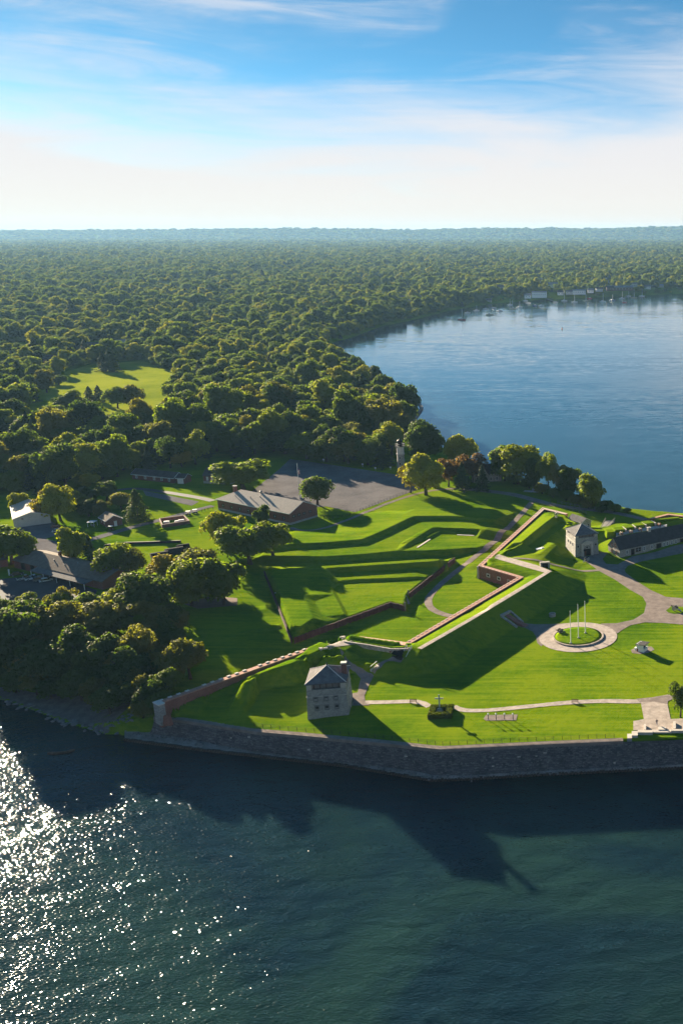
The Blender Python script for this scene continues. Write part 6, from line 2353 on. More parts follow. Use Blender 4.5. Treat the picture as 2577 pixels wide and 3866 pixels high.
NAMED = [
    (978, 1037, 1137, 92, 'tall', 'leaf_lime', 'tall lime green tree alone on the sunlit glacis'),
    (943, 1068, 1132, 42, 'wispy', 'leaf_yellow', 'drooping yellow tree just left of the lime green glacis tree'),
    (729, 1092, 1160, 70, 'ball', 'leaf_dark', 'round dark green tree beside the flagpole and parking lot'),
    (975, 965, 1066, 95, 'round', 'leaf_dark', 'big dark green tree right behind the lighthouse'),
    (1055, 990, 1080, 76, 'tall', 'leaf_lime', 'yellow green tree rising above the stone villa trees'),
    (1030, 1052, 1118, 52, 'wispy', 'leaf_rust', 'brownish thin tree between the glacis tree and the villa'),
    (1062, 1060, 1126, 42, 'conifer', None, 'dark conifer in front of the stone villa, left one'),
    (1108, 1066, 1128, 36, 'conifer', None, 'dark conifer in front of the stone villa, right one'),
    (1085, 1042, 1108, 60, 'wispy', 'leaf_rust', 'rust brown tree over the roof of the stone villa'),
    (1190, 1018, 1112, 98, 'round', 'leaf_lime', 'large yellow green tree on the bank right of the villa'),
    (1160, 1020, 1105, 62, 'tall', 'leaf_green', 'green tree tucked behind the large bank tree'),
    (1226, 1042, 1120, 52, 'round', 'leaf_dark', 'dark green tree on the right flank of the large bank tree'),
    (1260, 1040, 1126, 46, 'wispy', 'leaf_green', 'slender see-through tree on the river bank'),
    (1284, 1066, 1135, 46, 'wispy', 'leaf_olive', 'small olive tree in the middle of the bank group'),
    (1306, 1072, 1140, 52, 'tall', 'leaf_dark', 'dark tree leaning over the river in the bank group'),
    (1358, 1087, 1165, 70, 'round', 'leaf_green', 'green tree farthest right on the river bank'),
    (1562, 1566, 1648, 46, 'wispy', 'leaf_dark', 'pine at the right edge beside the stone landing'),
    (560, 1050, 1124, 122, 'spread', 'leaf_green', 'broad tree at the left end of the parking lot'),
    (518, 1070, 1112, 50, 'round', 'leaf_dark', 'darker tree behind the broad parking lot tree'),
    (524, 1162, 1268, 84, 'round', 'leaf_lime', 'lime green tree leaning over the brick building roof'),
    (575, 1196, 1296, 120, 'spread', 'leaf_green', 'widest green tree in the clump below the brick building'),
    (628, 1196, 1284, 84, 'round', 'leaf_green', 'green tree at the right end of the clump below the brick building'),
    (606, 1156, 1218, 40, 'tall', 'leaf_dark', 'small dark tree against the brick building wall'),
    (395, 1266, 1352, 96, 'round', 'leaf_yellow', 'bright yellow tree below the black shelters'),
    (455, 1252, 1345, 100, 'spread', 'leaf_olive', 'olive tree right of the bright yellow tree'),
    (515, 1272, 1390, 90, 'tall', 'leaf_green', 'tall green tree beside the worn earth patch'),
    (440, 1284, 1392, 96, 'tall', 'leaf_green', 'tall green tree left of the worn earth patch'),
    (340, 1310, 1425, 140, 'spread', 'leaf_dark', 'massive dark tree in front of the stable block end'),
    (28, 1208, 1296, 100, 'round', 'leaf_green', 'round green tree at the left edge above the stable wing'),
    (172, 1204, 1298, 66, 'tall', 'leaf_lime', 'tall lime green tree over the stable roof'),
    (212, 1226, 1306, 38, 'conifer', None, 'dark conifer next to the tall lime green stable tree'),
    (268, 1246, 1330, 90, 'spread', 'leaf_green', 'spreading green tree right of the stable conifer'),
    (312, 1262, 1334, 50, 'wispy', 'leaf_olive', 'thin olive tree above the stable roof end'),
    (140, 1108, 1196, 66, 'round', 'leaf_lime', 'lime green tree right behind the metal shed'),
    (108, 1126, 1196, 56, 'round', 'leaf_yellow', 'yellow green tree touching the metal shed gable'),
    (45, 1130, 1176, 42, 'round', 'leaf_lime', 'small lime tree behind the left end of the metal shed'),
    (318, 1122, 1196, 62, 'conifer', 'leaf_dark', 'broad spruce on the shaded lawn beyond the lodge'),
    (278, 1130, 1168, 44, 'ball', 'leaf_olive', 'round olive shrub tree left of the broad spruce'),
    (205, 1142, 1186, 46, 'round', 'leaf_dark', 'dark tree between the lodge and the lime trees'),
    (238, 1148, 1190, 36, 'round', 'leaf_olive', 'olive tree just left of the brick lodge'),
    (655, 985, 1042, 80, 'round', 'leaf_dark', 'dark tree at the far left corner of the parking lot'),
    (705, 990, 1054, 76, 'tall', 'leaf_green', 'green tree second along the far edge of the parking lot'),
    (750, 1000, 1060, 72, 'round', 'leaf_dark', 'dark tree third along the far edge of the parking lot'),
    (800, 1000, 1064, 76, 'round', 'leaf_olive', 'olive tree fourth along the far edge of the parking lot'),
    (845, 1008, 1068, 66, 'tall', 'leaf_dark', 'dark tree fifth along the far edge of the parking lot'),
    (880, 1015, 1072, 56, 'conifer', None, 'dark conifer just left of the lighthouse'),
    (257, 797, 853, 44, 'conifer', None, 'big dark conifer at the top edge of the sunny meadow'),
    (240, 806, 852, 34, 'conifer', None, 'dark conifer left of the big meadow conifer'),
    (136, 860, 884, 38, 'ball', 'leaf_dark', 'round dark tree alone on the left of the meadow'),
    (78, 876, 924, 30, 'conifer', None, 'dark conifer on the far left lawn beyond the meadow'),
    (207, 886, 925, 30, 'conifer', None, 'left one of two pointed conifers below the meadow'),
    (228, 884, 924, 30, 'conifer', None, 'right one of two pointed conifers below the meadow'),
    (108, 846, 902, 44, 'tall', 'leaf_olive', 'tall olive tree on the left lawn of the meadow'),
    (300, 876, 936, 66, 'round', 'leaf_olive', 'olive tree in the row below the sunny meadow'),
    (270, 888, 938, 50, 'round', 'leaf_green', 'green tree left in the row below the sunny meadow'),
    (160, 896, 950, 60, 'round', 'leaf_dark', 'dark tree at the lower left corner of the meadow'),
    (30, 905, 960, 60, 'round', 'leaf_olive', 'olive tree on the lawn at the far left edge'),
    (120, 925, 975, 60, 'spread', 'leaf_green', 'spreading green tree below the left meadow lawn'),
    (20, 830, 875, 50, 'conifer', None, 'dark conifer by the left edge above the meadow'),
    (90, 1150, 1190, 40, 'round', 'leaf_olive', 'small olive tree right at the metal shed wall'),
    (180, 1128, 1176, 50, 'round', 'leaf_green', 'green tree behind the lime trees near the works yard'),
    (245, 1104, 1150, 52, 'spread', 'leaf_dark', 'dark spreading tree on the lane beyond the lodge'),
    (200, 1112, 1160, 48, 'round', 'leaf_dark', 'dark round tree left of the spreading lane tree'),
    (418, 1020, 1072, 46, 'round', 'leaf_yellow', 'small golden tree in the wood above the cottage row'),
    (438, 1462, 1560, 84, 'spread', 'leaf_olive', 'olive tree at the edge of the shadowed shore lawn'),
    (330, 1440, 1545, 76, 'wispy', 'leaf_olive', 'slender leaning tree in the middle of the shore wood'),
    (385, 1528, 1600, 66, 'round', 'leaf_green', 'green bush tree next to the end of the brick wall'),
    (86, 1545, 1596, 56, 'wispy', 'leaf_olive', 'pale leaved small tree on the beach edge'),
    (345, 1385, 1470, 110, 'round', 'leaf_olive', 'broad sunlit tree in the second row of the shore wood'),
    (250, 1375, 1470, 120, 'spread', 'leaf_olive', 'broad flat topped tree amid the shore wood'),
    (290, 1345, 1430, 100, 'round', 'leaf_lime', 'yellow green tree at the back of the shore wood'),
    (225, 1355, 1440, 90, 'round', 'leaf_green', 'green tree at the back of the shore wood beside the yard'),
    (60, 1380, 1500, 130, 'spread', 'leaf_dark', 'wide dark tree at the left edge of the shore wood'),
    (140, 1385, 1490, 110, 'round', 'leaf_olive', 'round dark olive tree in the left part of the shore wood'),
    (30, 1400, 1550, 120, 'tall', 'leaf_dark', 'tall dark tree closest to the left beach'),
    (170, 1440, 1560, 110, 'round', 'leaf_dark', 'dark tree behind the beach in the shore wood centre'),
    (240, 1450, 1570, 100, 'round', 'leaf_dark', 'dark tree above the fallen trunk on the bank'),
    (300, 1490, 1600, 90, 'round', 'leaf_dark', 'dark bank tree right of the dead tree'),
    (110, 1470, 1580, 100, 'round', 'leaf_dark', 'dark tree rooted just above the left beach'),
    (190, 1530, 1610, 80, 'spread', 'leaf_dark', 'low dark tree overhanging the middle of the beach'),
    (400, 1480, 1570, 60, 'round', 'leaf_olive', 'small olive tree behind the green bush tree'),
    (350, 1560, 1628, 70, 'spread', 'leaf_dark', 'low dark tree touching the sea wall end'),
    (372, 1588, 1640, 60, 'ball', 'leaf_dark', 'dark bush against the stone end pier of the brick wall'),
    (330, 1605, 1650, 56, 'ball', 'leaf_olive', 'dull olive bush on the rubble left of the sea wall'),
    (300, 1560, 1625, 70, 'round', 'leaf_dark', 'dark tree between the rubble and the dead tree'),
    (255, 1575, 1640, 70, 'spread', 'leaf_dark', 'low dark tree over the rocks by the wall end'),
]
for row in NAMED:
    otree(*row)

# dead tree
dp = onground(WS, 1090, 545, 5)
dt = thing('dead_tree', 'bare pale dead tree with forked trunk above the beach', 'dead tree', dp)
hh = height_at(2350 + 275 / 2.24, dp[0], dp[1]) - dp[2]
mb = MB()
mb.tube([(0, 0, -.3), (-.2, 0, hh * .3), (-.6, .3, hh * .45)], [.32, .24, .2], 7)
r_ = np.random.default_rng(8)
for k in range(9):
    a = r_.uniform(0, 6.28)
    z0 = hh * r_.uniform(.35, .62)
    e = np.array([math.cos(a) * hh * .33, math.sin(a) * hh * .2, z0 + hh * r_.uniform(.18, .4)])
    b0_ = np.array([-.5, .2, z0])
    m_ = (b0_ + e) / 2 + r_.normal(0, .25, 3)
    mb.tube([tuple(b0_), tuple(m_), tuple(e)], [.15, .09, .03], 6)
    for j in range(3):
        f_ = m_ + (e - m_) * r_.uniform(.2, .9)
        g2 = f_ + r_.normal(0, .9, 3) + np.array([0, 0, .7])
        mb.tube([tuple(f_), tuple(g2)], [.05, .015], 5)
mb.build('branches', 'bark_pale', dt, True)

# shrubs along the river bank
ORD = ('first', 'second', 'third', 'fourth', 'fifth', 'sixth', 'seventh', 'eighth', 'ninth', 'tenth', 'eleventh', 'twelfth', 'thirteenth')
for i, (x, y, w) in enumerate(((1150, 1100, 26), (1180, 1112, 30), (1215, 1122, 34), (1235, 1112, 22), (1245, 1134, 30), (1270, 1142, 30), (1300, 1150, 34), (1325, 1160, 34), (1352, 1168, 30), (1380, 1178, 22), (1392, 1168, 26), (1410, 1176, 26), (1440, 1178, 16))):
    p = onground(OV, x, y, 6)
    s = 2577 / 1568 * (p[1] / F) * w
    tree(ORD[i] + ' low bush from the villa along the river bank', p, s * 1.5, s * .8, 'ball', random.choice(['leaf_dark', 'leaf_olive', 'leaf_green']), 'bushes on the river bank', False, 'bush', 'bush')

# ---------------------------------------------------------------- the woods
MEADOWS = [
    [(55, 985), (50, 940), (80, 895), (140, 858), (210, 836), (330, 829), (400, 854), (396, 940), (365, 1005), (300, 1005), (250, 995), (150, 1005), (60, 995)],
    [(-60, 790), (60, 785), (90, 800), (60, 812), (-60, 815)],
    [(215, 715), (260, 702), (340, 700), (345, 708), (250, 724)],
    [(-60, 1005), (40, 1005), (85, 1045), (60, 1075), (-60, 1075)],
    [(395, 945), (418, 912), (440, 885), (452, 890), (430, 950)],
    [(440, 985), (475, 965), (482, 985), (455, 1015)],
    [(190, 812), (215, 782), (300, 780), (300, 812)],
    [(95, 1035), (200, 1030), (230, 1060), (120, 1070)],
    [(1195, 618), (1240, 616), (1240, 620), (1195, 622)],
]
OPEN = [[p[:2] for p in gp(OV, q)] for q in MEADOWS]
for i_, q_ in enumerate(OPEN[:4]):
    drape('meadow', q_, 'grass_dry', 0.10, 5.0)
WOOD_EDGE = [p[:2] for p in gp(OV, [(-120, 1128), (0, 1130), (60, 1140), (180, 1126), (330, 1084), (420, 1072), (480, 1064), (640, 1036), (700, 1050), (800, 1062), (900, 1068), (918, 1030), (935, 1000), (952, 965)])]
BACK = WOOD_EDGE + [(-150, 900), (-150, 1300), (0, 1700), (2600, 3400), (6000, 16000), (-15000, 16000), (-15000, 1600), (-2600, 640)]
SHOREWOOD = [p[:2] for p in gp(OV, [(-120, 1420), (60, 1410), (160, 1412), (300, 1432), (380, 1420), (420, 1440), (395, 1500), (410, 1560), (360, 1612), (290, 1640), (160, 1622), (-120, 1592)], 5)]
BUILT = []       # clearings round far buildings: x, y, radius


def wood_mask(X, Y):
    d = signed_dist(X, Y, SHORE)
    m = (signed_dist(X, Y, np.array(BACK)) > 0) & (d > 5)
    for q in OPEN:
        m &= signed_dist(X, Y, np.array(q)) < 1
    # built-up clearings and lanes far off
    for bx, by, br_ in BUILT:
        m &= (X - bx) ** 2 + (Y - by) ** 2 > br_ ** 2
    return m

# ---------------------------------------------------------------- the town and the moorings up the river
Z2 = sheet_of(1700, 980, 1.788)


LOW = []


def far_house(label, x, y, z, L, D, e, r, rz, wall, roof, wins=3, name='far_house', cat='house', group=None):
    p = Z2(x, y, z)
    gz = max(0.5, zg(p[0], p[1]))
    p = Z2(x, y, gz)
    BUILT.append((p[0], p[1] - 14, max(L, 14) * .8))
    BUILT.append((p[0], p[1] + 2, max(L, 12) * .7))
    LOW.append((p[0] / p[1], p[1], L * .62))
    w = [('f', L * (k + .5) / wins, e * .55, 1.2, 1.5, 'window', 'window_glass', 'white_paint') for k in range(wins)]
    return gable_house(name, label, cat, (p[0] - math.cos(rz) * L / 2, p[1] - math.sin(rz) * L / 2, gz), rz, L, D, e, r, wall, roof, .5, group, w)


far_house('big white boathouse with rows of windows on the far shore', 596, 254, 2, 27, 14, 9, 11, .0, 'white_paint', 'metal_roof', 7, 'boathouse', 'boathouse')
far_house('long white waterside hall right of the boathouse', 868, 232, 2, 26, 10, 7, 9, .05, 'white_paint', 'metal_roof', 6, 'boathouse', 'boathouse')
far_house('long low marina shed with pale roof on the far shore', 1150, 206, 2, 52, 16, 6, 9, .05, 'wood_brown', 'metal_roof', 8, 'marina_shed', 'shed')
far_house('dark low shed left of the marina shed', 1078, 208, 2, 16, 12, 6, 9, .1, 'wood_brown', 'shingle_dark', 3, 'marina_shed', 'shed')
far_house('stacked white waterside house right of the marina shed', 1235, 190, 3, 16, 10, 9, 11, 0, 'pale_siding', 'shingle_gray', 4)
far_house('pale house on the bank left of the boathouse', 336, 222, 4, 14, 10, 11, 15, .2, 'pale_siding', 'shingle_gray', 3)
far_house('white gabled house among trees right of the tank', 441, 156, 12, 9, 9, 8, 13, 1.2, 'white_paint', 'metal_roof', 2)
far_house('pale blue roofed house above the boathouse', 600, 156, 10, 13, 10, 7, 11, .3, 'pale_siding', 'metal_roof', 3)
far_house('wide white house above the waterside hall', 692, 190, 8, 22, 10, 7, 12, -.1, 'white_paint', 'metal_roof', 4)
far_house('steep white gabled house near the right shore', 1066, 162, 10, 8, 9, 8, 14, 1.3, 'white_paint', 'shingle_gray', 2)
far_house('low white house at the right end of the town', 1280, 140, 12, 14, 10, 5, 8, 0, 'white_paint', 'shingle_gray', 3)
far_house('small pale roofed house near the headland shore', 140, 180, 10, 12, 9, 5, 9, .2, 'pale_siding', 'shingle_gray', 2)
far_house('white shed above the point of the far cove', -285, 300, 6, 14, 9, 5, 8, .3, 'pale_siding', 'metal_roof', 2)
far_house('little white cottage on the near cove shore', -200, 250, 6, 10, 8, 5, 8, .2, 'pale_siding', 'shingle_gray', 2)
for i_, (hx, hy, hl, hw) in enumerate(((255, 292, 11, 'pale_siding'), (520, 258, 12, 'white_paint'), (742, 236, 11, 'white_paint'), (800, 232, 13, 'pale_siding'), (945, 222, 12, 'white_paint'), (1005, 212, 14, 'pale_siding'), (1330, 196, 14, 'white_paint'), (1420, 190, 12, 'pale_siding'), (1510, 178, 14, 'white_paint'))):
    far_house(('small gray cottage left of all the moorings', 'white cottage just left of the boathouse', 'white cottage behind the short pier', 'gray cottage left of the waterside hall', 'white cottage right of the waterside hall', 'gray cottage left of the dark shed', 'white cottage right of the stacked house', 'gray cottage behind the lone bright sailboat', 'white cottage farthest right on the far shore')[i_], hx, hy, 3, hl, 8, 5, 8, .1 * (i_ % 3), hw, ('shingle_gray', 'metal_roof', 'shingle_dark')[i_ % 3], 2, 'shore_cottage', 'cottage')
# water tank
wt = Z2(174, 132, 12)
wt = (wt[0], wt[1], zg(wt[0], wt[1]))
wtop = height_at(980 + 88 / 1.788, wt[0], wt[1]) - wt[2]
BUILT.append((wt[0], wt[1] - 10, 16))
BUILT.append((-135, 537, 15))
BUILT.append((-145, 549, 12))
BUILT.append((-155, 561, 10))
t = thing('water_tank', 'white cylindrical water tank standing above the far trees', 'water tank', wt)
MB().lathe([(7.5, wtop * .45), (8.2, wtop * .5), (8.2, wtop * .9), (6.5, wtop * .97), (0.3, wtop)], 20).build('tank', 'white_paint', t, True)
for k in range(6):
    a = 2 * math.pi * k / 6
    MB().tube([(7 * math.cos(a), 7 * math.sin(a), -1), (7 * math.cos(a), 7 * math.sin(a), wtop * .5)], .5, 7).build('leg', 'white_paint', t)
# piers
for i, (xa, ya, xb, yb) in enumerate(((480, 268, 690, 262), (690, 244, 860, 240), (640, 262, 700, 282), (880, 240, 1090, 218), (300, 284, 420, 280), (1000, 226, 1200, 214))):
    a, b = Z2(xa, ya, 1), Z2(xb, yb, 1)
    t = thing('pier', ('long pier left of the boathouse', 'pier between boathouse and waterside hall', 'short pier jutting from the boathouse', 'pier running from the waterside hall to the marina', 'low pier at the left end of the moorings', 'pier in front of the marina shed')[i], 'pier', (0, 0, 0))
    slabwall(a, b, 1.3, 1.3, 3.5, .8, 'wood_gray', 'deck', t)
    for k in range(8):
        f = (k + .5) / 8
        MB().tube([(a[0] + (b[0] - a[0]) * f, a[1] + (b[1] - a[1]) * f, -2), (a[0] + (b[0] - a[0]) * f, a[1] + (b[1] - a[1]) * f, 1.9)], .25, 6).build('pile', 'wood_brown', t)


def boat(label, x, y, top, hull, L=8.5, rz=0.0):
    p = Z2(x, y, 0)
    t = thing('sailboat' if top else 'motorboat', label, 'sailboat' if top else 'motorboat', (p[0], p[1], 0), rz, 'boats moored off the town')
    n = 9
    m = MB()
    for z, k in ((-.3, .75), (.4, .95), (1.5, 1.0)):
        for q in range(n):
            s = q / (n - 1)
            w = math.sin(math.pi * min(1, .18 + s * .82)) ** .7 * 1.9 * k
            m.v.append(((s - .5) * L * (0.92 + .08 * k), -w, z + (.25 * s if z > 1 else 0)))
        for q in range(n):
            s = 1 - q / (n - 1)
            w = math.sin(math.pi * min(1, .18 + s * .82)) ** .7 * 1.9 * k
            m.v.append(((s - .5) * L * (0.92 + .08 * k), w, z + (.25 * s if z > 1 else 0)))
    N = 2 * n
    for j in range(2):
        for q in range(N):
            w = (q + 1) % N
            m.f.append((j * N + q, j * N + w, (j + 1) * N + w, (j + 1) * N + q))
    m.f.append(tuple(2 * N + q for q in range(N)))
    m.build('hull', hull, t)
    MB().box((-.2, 0, 2.1), (L * .38, 2.2, 1.2), 0, .85).build('cabin', 'hull_white', t)
    MB().box((-.2, 0, 2.1), (L * .385, 2.22, .3)).build('cabin_window', 'window_glass', t)
    if top:
        h = max(6.0, height_at(980 + top / 1.788, p[0], p[1]))
        MB().tube([(.6, 0, 1), (.6, 0, h)], [.30, .22], 6).build('mast', 'white_paint', t)
        MB().tube([(.6, 0, 2.6), (-3.4, 0, 2.6)], .14, 6).build('boom', 'white_paint', t)
        MB().tube([(.5, 0, 2.75), (-3.2, 0, 2.75)], .24, 6).build('furled_sail', 'cloth_blue' if hull != 'hull_white' else 'hull_white', t)
    return t


BOATS = [(77, 408, 330, 'hull_red', 'red hulled sailboat moored alone off the cove'), (115, 362, None, 'hull_white', 'white motorboat nearest the cove shore'), (175, 347, 308, 'hull_white', 'white sailboat third from the cove'),
         (238, 335, None, 'hull_white', 'small white motorboat right of the third sailboat'), (291, 330, None, 'hull_white', 'white motorboat left of the low pier end'), (263, 374, 314, 'hull_tan', 'tan hulled sailboat closest to the open water'),
         (330, 348, None, 'hull_white', 'white motorboat behind the tan sailboat'), (400, 308, 264, 'hull_white', 'white sailboat off the low pier'), (417, 334, 274, 'hull_tan', 'bright tan sailboat below the long pier'), (465, 323, 280, 'hull_white', 'white sailboat right of the bright tan one'),
         (525, 295, None, 'hull_white', 'white motorboat under the long pier'), (505, 278, None, 'hull_white', 'white motorboat tied at the long pier'), (570, 312, None, 'hull_blue', 'blue motorboat off the boathouse front'), (612, 312, None, 'hull_white', 'white motorboat off the boathouse corner'),
         (697, 263, None, 'hull_white', 'white motorboat at the short pier'), (733, 261, None, 'hull_white', 'white motorboat right of the short pier'), (767, 279, 206, 'hull_white', 'tall masted sailboat off the short pier'), (708, 290, None, 'hull_white', 'white motorboat anchored below the short pier'),
         (835, 288, 234, 'hull_white', 'large white sailboat in front of the waterside hall'), (912, 279, 234, 'hull_tan', 'tan sailboat right of the waterside hall'), (939, 263, None, 'hull_red', 'red motorboat near the hall pier'), (990, 251, 204, 'hull_white', 'white sailboat midway to the marina'),
         (1027, 284, 224, 'hull_white', 'white sailboat farther out midway to the marina'), (1092, 276, 234, 'hull_blue', 'blue sailboat out from the dark shed'), (1175, 290, 246, 'hull_red', 'red sailboat farthest out off the marina'), (1157, 263, 215, 'hull_white', 'white sailboat left of the marina pier'),
         (1201, 248, 174, 'hull_white', 'tall white sailboat before the marina shed'), (1237, 259, 200, 'hull_tan', 'tan sailboat before the stacked white house'), (1275, 222, 174, 'hull_white', 'white sailboat close in by the stacked house'), (1291, 248, 194, 'hull_white', 'white sailboat right of the tan marina sailboat'),
         (1370, 220, 156, 'hull_white', 'bright white sailboat alone right of the marina'), (1463, 229, 166, 'hull_white', 'white sailboat second from the right'), (1497, 186, 136, 'hull_blue', 'dark sailboat farthest right against the trees')]
for i, (x, y, tp_, hl, lab) in enumerate(BOATS):
    boat(lab, x, y, tp_, hl, 12.5 if tp_ else 10.0, (i * 1.7) % 1.2 - .3)
p = Z2(752, 468, 0)
o = MB().lathe([(.9, -.4), (1.2, .3), (.5, 1.4), (.25, 2.6), (.05, 2.9)], 10).build('channel_buoy', 'hull_red')
o.location = p
tag(o, 'small dark red buoy alone in the open river', 'buoy')

# houses and barns inland
for i, (x, y, L, D, rz, wl_, rf_, lab) in enumerate(((228, 806, 44, 14, -.2, 'brick_house', 'shingle_dark', 'long dark barn beyond the meadow'), (270, 800, 26, 14, .95, 'pale_siding', 'metal_roof', 'barn with glaring metal roof beyond the meadow'), (105, 672, 20, 10, .2, 'white_paint', 'metal_roof', 'white roofed house far left above the woods'),
                                                 (178, 674, 22, 10, -.2, 'white_paint', 'metal_roof', 'white roofed house right of the far left one'), (150, 674, 18, 10, 0, 'pale_siding', 'shingle_gray', 'gray house between the two white roofed houses'), (408, 700, 20, 10, .4, 'pale_siding', 'metal_roof', 'pale roofed house deep in the wood'),
                                                 (705, 912, 26, 12, -.15, 'brick_house', 'shingle_dark', 'dark house roof among trees near the river point'), (118, 836, 14, 10, .2, 'brick_house', 'shingle_dark', 'dark cottage at the left edge of the meadow'), (930, 690, 16, 10, .2, 'pale_siding', 'shingle_gray', 'gray house on the near bank of the far cove'),
                                                 (585, 663, 20, 10, .1, 'pale_siding', 'shingle_gray', 'gray roofed house lost in the middle of the forest'))):
    p = onground(OV, x, y, 10)
    BUILT.append((p[0], p[1] - 16, max(16, L * .55)))
    BUILT.append((p[0], p[1] + 2, L * .6))
    gable_house('barn' if i < 2 else 'far_house', lab, 'barn' if i < 2 else 'house', (p[0] - L / 2 * math.cos(rz), p[1] - L / 2 * math.sin(rz), p[2]), rz, L, D, 4.5 if i < 2 else 5, 8.5, wl_, rf_, .5, windows=[('f', L * f, 2, 1.4, 1.8) for f in (.2, .5, .8)])
# radio mast on the skyline
rm = P(288, 913, 17)
mt = height_at(897, rm[0], rm[1]) - 17
t = thing('radio_mast', 'thin dark radio mast on the horizon at the left', 'mast', (rm[0], rm[1], 17))
w0 = 3.0
for k in range(3):
    a = 2 * math.pi * k / 3
    MB().tube([(w0 * math.cos(a), w0 * math.sin(a), 0), (w0 * .6 * math.cos(a), w0 * .6 * math.sin(a), mt)], 1.0, 5).build('leg', 'iron', t)
for k in range(10):
    z = mt * k / 10
    for q in range(3):
        a, b = 2 * math.pi * q / 3, 2 * math.pi * (q + 1) / 3
        MB().tube([(w0 * .8 * math.cos(a), w0 * .8 * math.sin(a), z), (w0 * .8 * math.cos(b), w0 * .8 * math.sin(b), z + mt / 10)], .35, 4).build('brace', 'iron', t)

# ---------------------------------------------------------------- fill the woods: the largest in view singly, the rest as one forest
def jitter_grid(x0, x1, y0, y1, s, seed):
    r = np.random.default_rng(seed)
    xs, ys = np.meshgrid(np.arange(x0, x1, s), np.arange(y0, y1, s))
    return (xs + r.uniform(-.45, .45, xs.shape) * s).ravel(), (ys + r.uniform(-.45, .45, xs.shape) * s).ravel()


FIELDS = []
rc = np.random.default_rng(61)
for i in range(70):
    fy_ = rc.uniform(1250, 9000)
    fx_ = rc.uniform(-.66, -.02) * fy_
    if float(signed_dist(np.array([fx_]), np.array([fy_]), SHORE)[0]) < 330:
        continue
    FIELDS.append((fx_, fy_, rc.uniform(18, 50) * (1 + fy_ / 3000), rc.uniform(14, 34) * (1 + fy_ / 2600)))
    if i % 3 == 0 and fy_ > 3500 and float(signed_dist(np.array([fx_]), np.array([fy_]), SHORE)[0]) > 120:
        drape('field', [(fx_ + FIELDS[-1][2] * math.cos(a), fy_ + FIELDS[-1][3] * math.sin(a)) for a in np.linspace(0, 6.2832, 14, endpoint=False)], 'grass_dry', 0.5, 30.0)
for i in range(16):
    fy_ = rc.uniform(1300, 4200)
    fx_ = rc.uniform(-.62, -.10) * fy_
    if float(signed_dist(np.array([fx_]), np.array([fy_]), SHORE)[0]) < 30:
        continue
    L = rc.uniform(10, 20)
    rz = rc.uniform(-.6, .6)
    BUILT.append((fx_, fy_ - 22, 20))
    BUILT.append((fx_, fy_, 12))
    gable_house('far_house', ('white', 'gray', 'tan', 'pale')[i % 4] + ' roofed house half hidden in the far forest', 'house', (fx_, fy_, zg(fx_, fy_)), rz, L, 9, 4.5, 7.5, ('white_paint', 'pale_siding')[i % 2], ('metal_roof', 'shingle_gray', 'roof_tan', 'metal_roof')[i % 4], .4, 'houses scattered in the far forest')
bands = [(380, 760, 9.5, 15.5), (760, 1500, 9.5, 13.5), (1500, 2700, 11.5, 15.0), (2700, 4500, 13.5, 16.0), (4500, 8000, 22.0, 24.0), (8000, 12200, 46.0, 44.0), (12200, 13600, 60.0, 52.0)]
FX, FY, FW, FH = [], [], [], []
rf = np.random.default_rng(33)
for k, (y0, y1, s, w) in enumerate(bands):
    X, Y = jitter_grid(-.72 * y1 - 120, .09 * y1 + 120, y0, y1, s, 100 + k)
    vis = (X > -.72 * Y - 90) & (X < .09 * Y + 90)
    X, Y = X[vis], Y[vis]
    m = wood_mask(X, Y)
    # lanes and gaps
    gap = wob(X, Y, 90 if k < 3 else 300, 50 + k) > (.62 if k else .8)
    m &= ~gap
    for fx_, fy_, fa_, fb_ in FIELDS:
        m &= ((X - fx_) / fa_) ** 2 + ((Y - fy_) / fb_) ** 2 > 1
    X, Y = X[m], Y[m]
    FX.append(X)
    FY.append(Y)
    ww = w * (.55 + rf.beta(2.2, 3.2, len(X)) * 1.25) * (1 + .30 * wob(X, Y, 160, 8))
    FW.append(ww)
    grow_ = {0: .92, 1: .80, 2: .82, 3: .75, 4: .60, 5: .40, 6: .34}[k]
    FH.append(ww * grow_ * rf.uniform(.70, 1.40, len(X)))
X, Y = jitter_grid(-230, -110, 250, 350, 6.5, 77)
m = (signed_dist(X, Y, np.array(SHOREWOOD)) > 0) & (signed_dist(X, Y, SHORE) > 4)
FX.append(X[m]); FY.append(Y[m]); FW.append(rf.uniform(8, 12, m.sum())); FH.append(rf.uniform(7, 11, m.sum()))
FX, FY, FW, FH = (np.concatenate(a) for a in (FX, FY, FW, FH))
FZ = Zg(FX, FY)
for ratio, hy_, hw_ in LOW:          # gardens in front of the shore houses
    m = (np.abs(FX - ratio * FY) < hw_) & (FY < hy_ - 3) & (FY > hy_ - 260)
    FH[m] *= .35
    FW[m] *= .55
u_ = X0 + F * FX / (FY * CP + (CAM_H - FZ) * SP)
app = FW / np.hypot(FX, FY)
app = np.where((u_ > -60) & (u_ < 2640), app, 0)
order = np.argsort(-app)
N_SINGLE = max(0, 296 - N_TREES)
single = order[:N_SINGLE]
rest = order[N_SINGLE:]
tones = {'leaf_dark': 'dark green', 'leaf_green': 'mid green', 'leaf_olive': 'olive green', 'leaf_lime': 'yellow green'}
LANDMARKS = [('the lighthouse', -135, 537), ('the flagpole by the parking lot', -173, 485), ('the brick house with white windows', -220, 520), ('the dark cottage row', -255, 522), ('the metal shed', -285, 445), ('the meadow', -420, 820), ('the pavilion', -215, 746), ('the river point', -185, 780),
             ('the stable block', -215, 372), ('the dead tree', -150, 285), ('the beach', -180, 280), ('the end of the brick wall', -138, 262), ('the stone villa', -86, 529), ('the left lawn', -380, 560)]
chosen = []
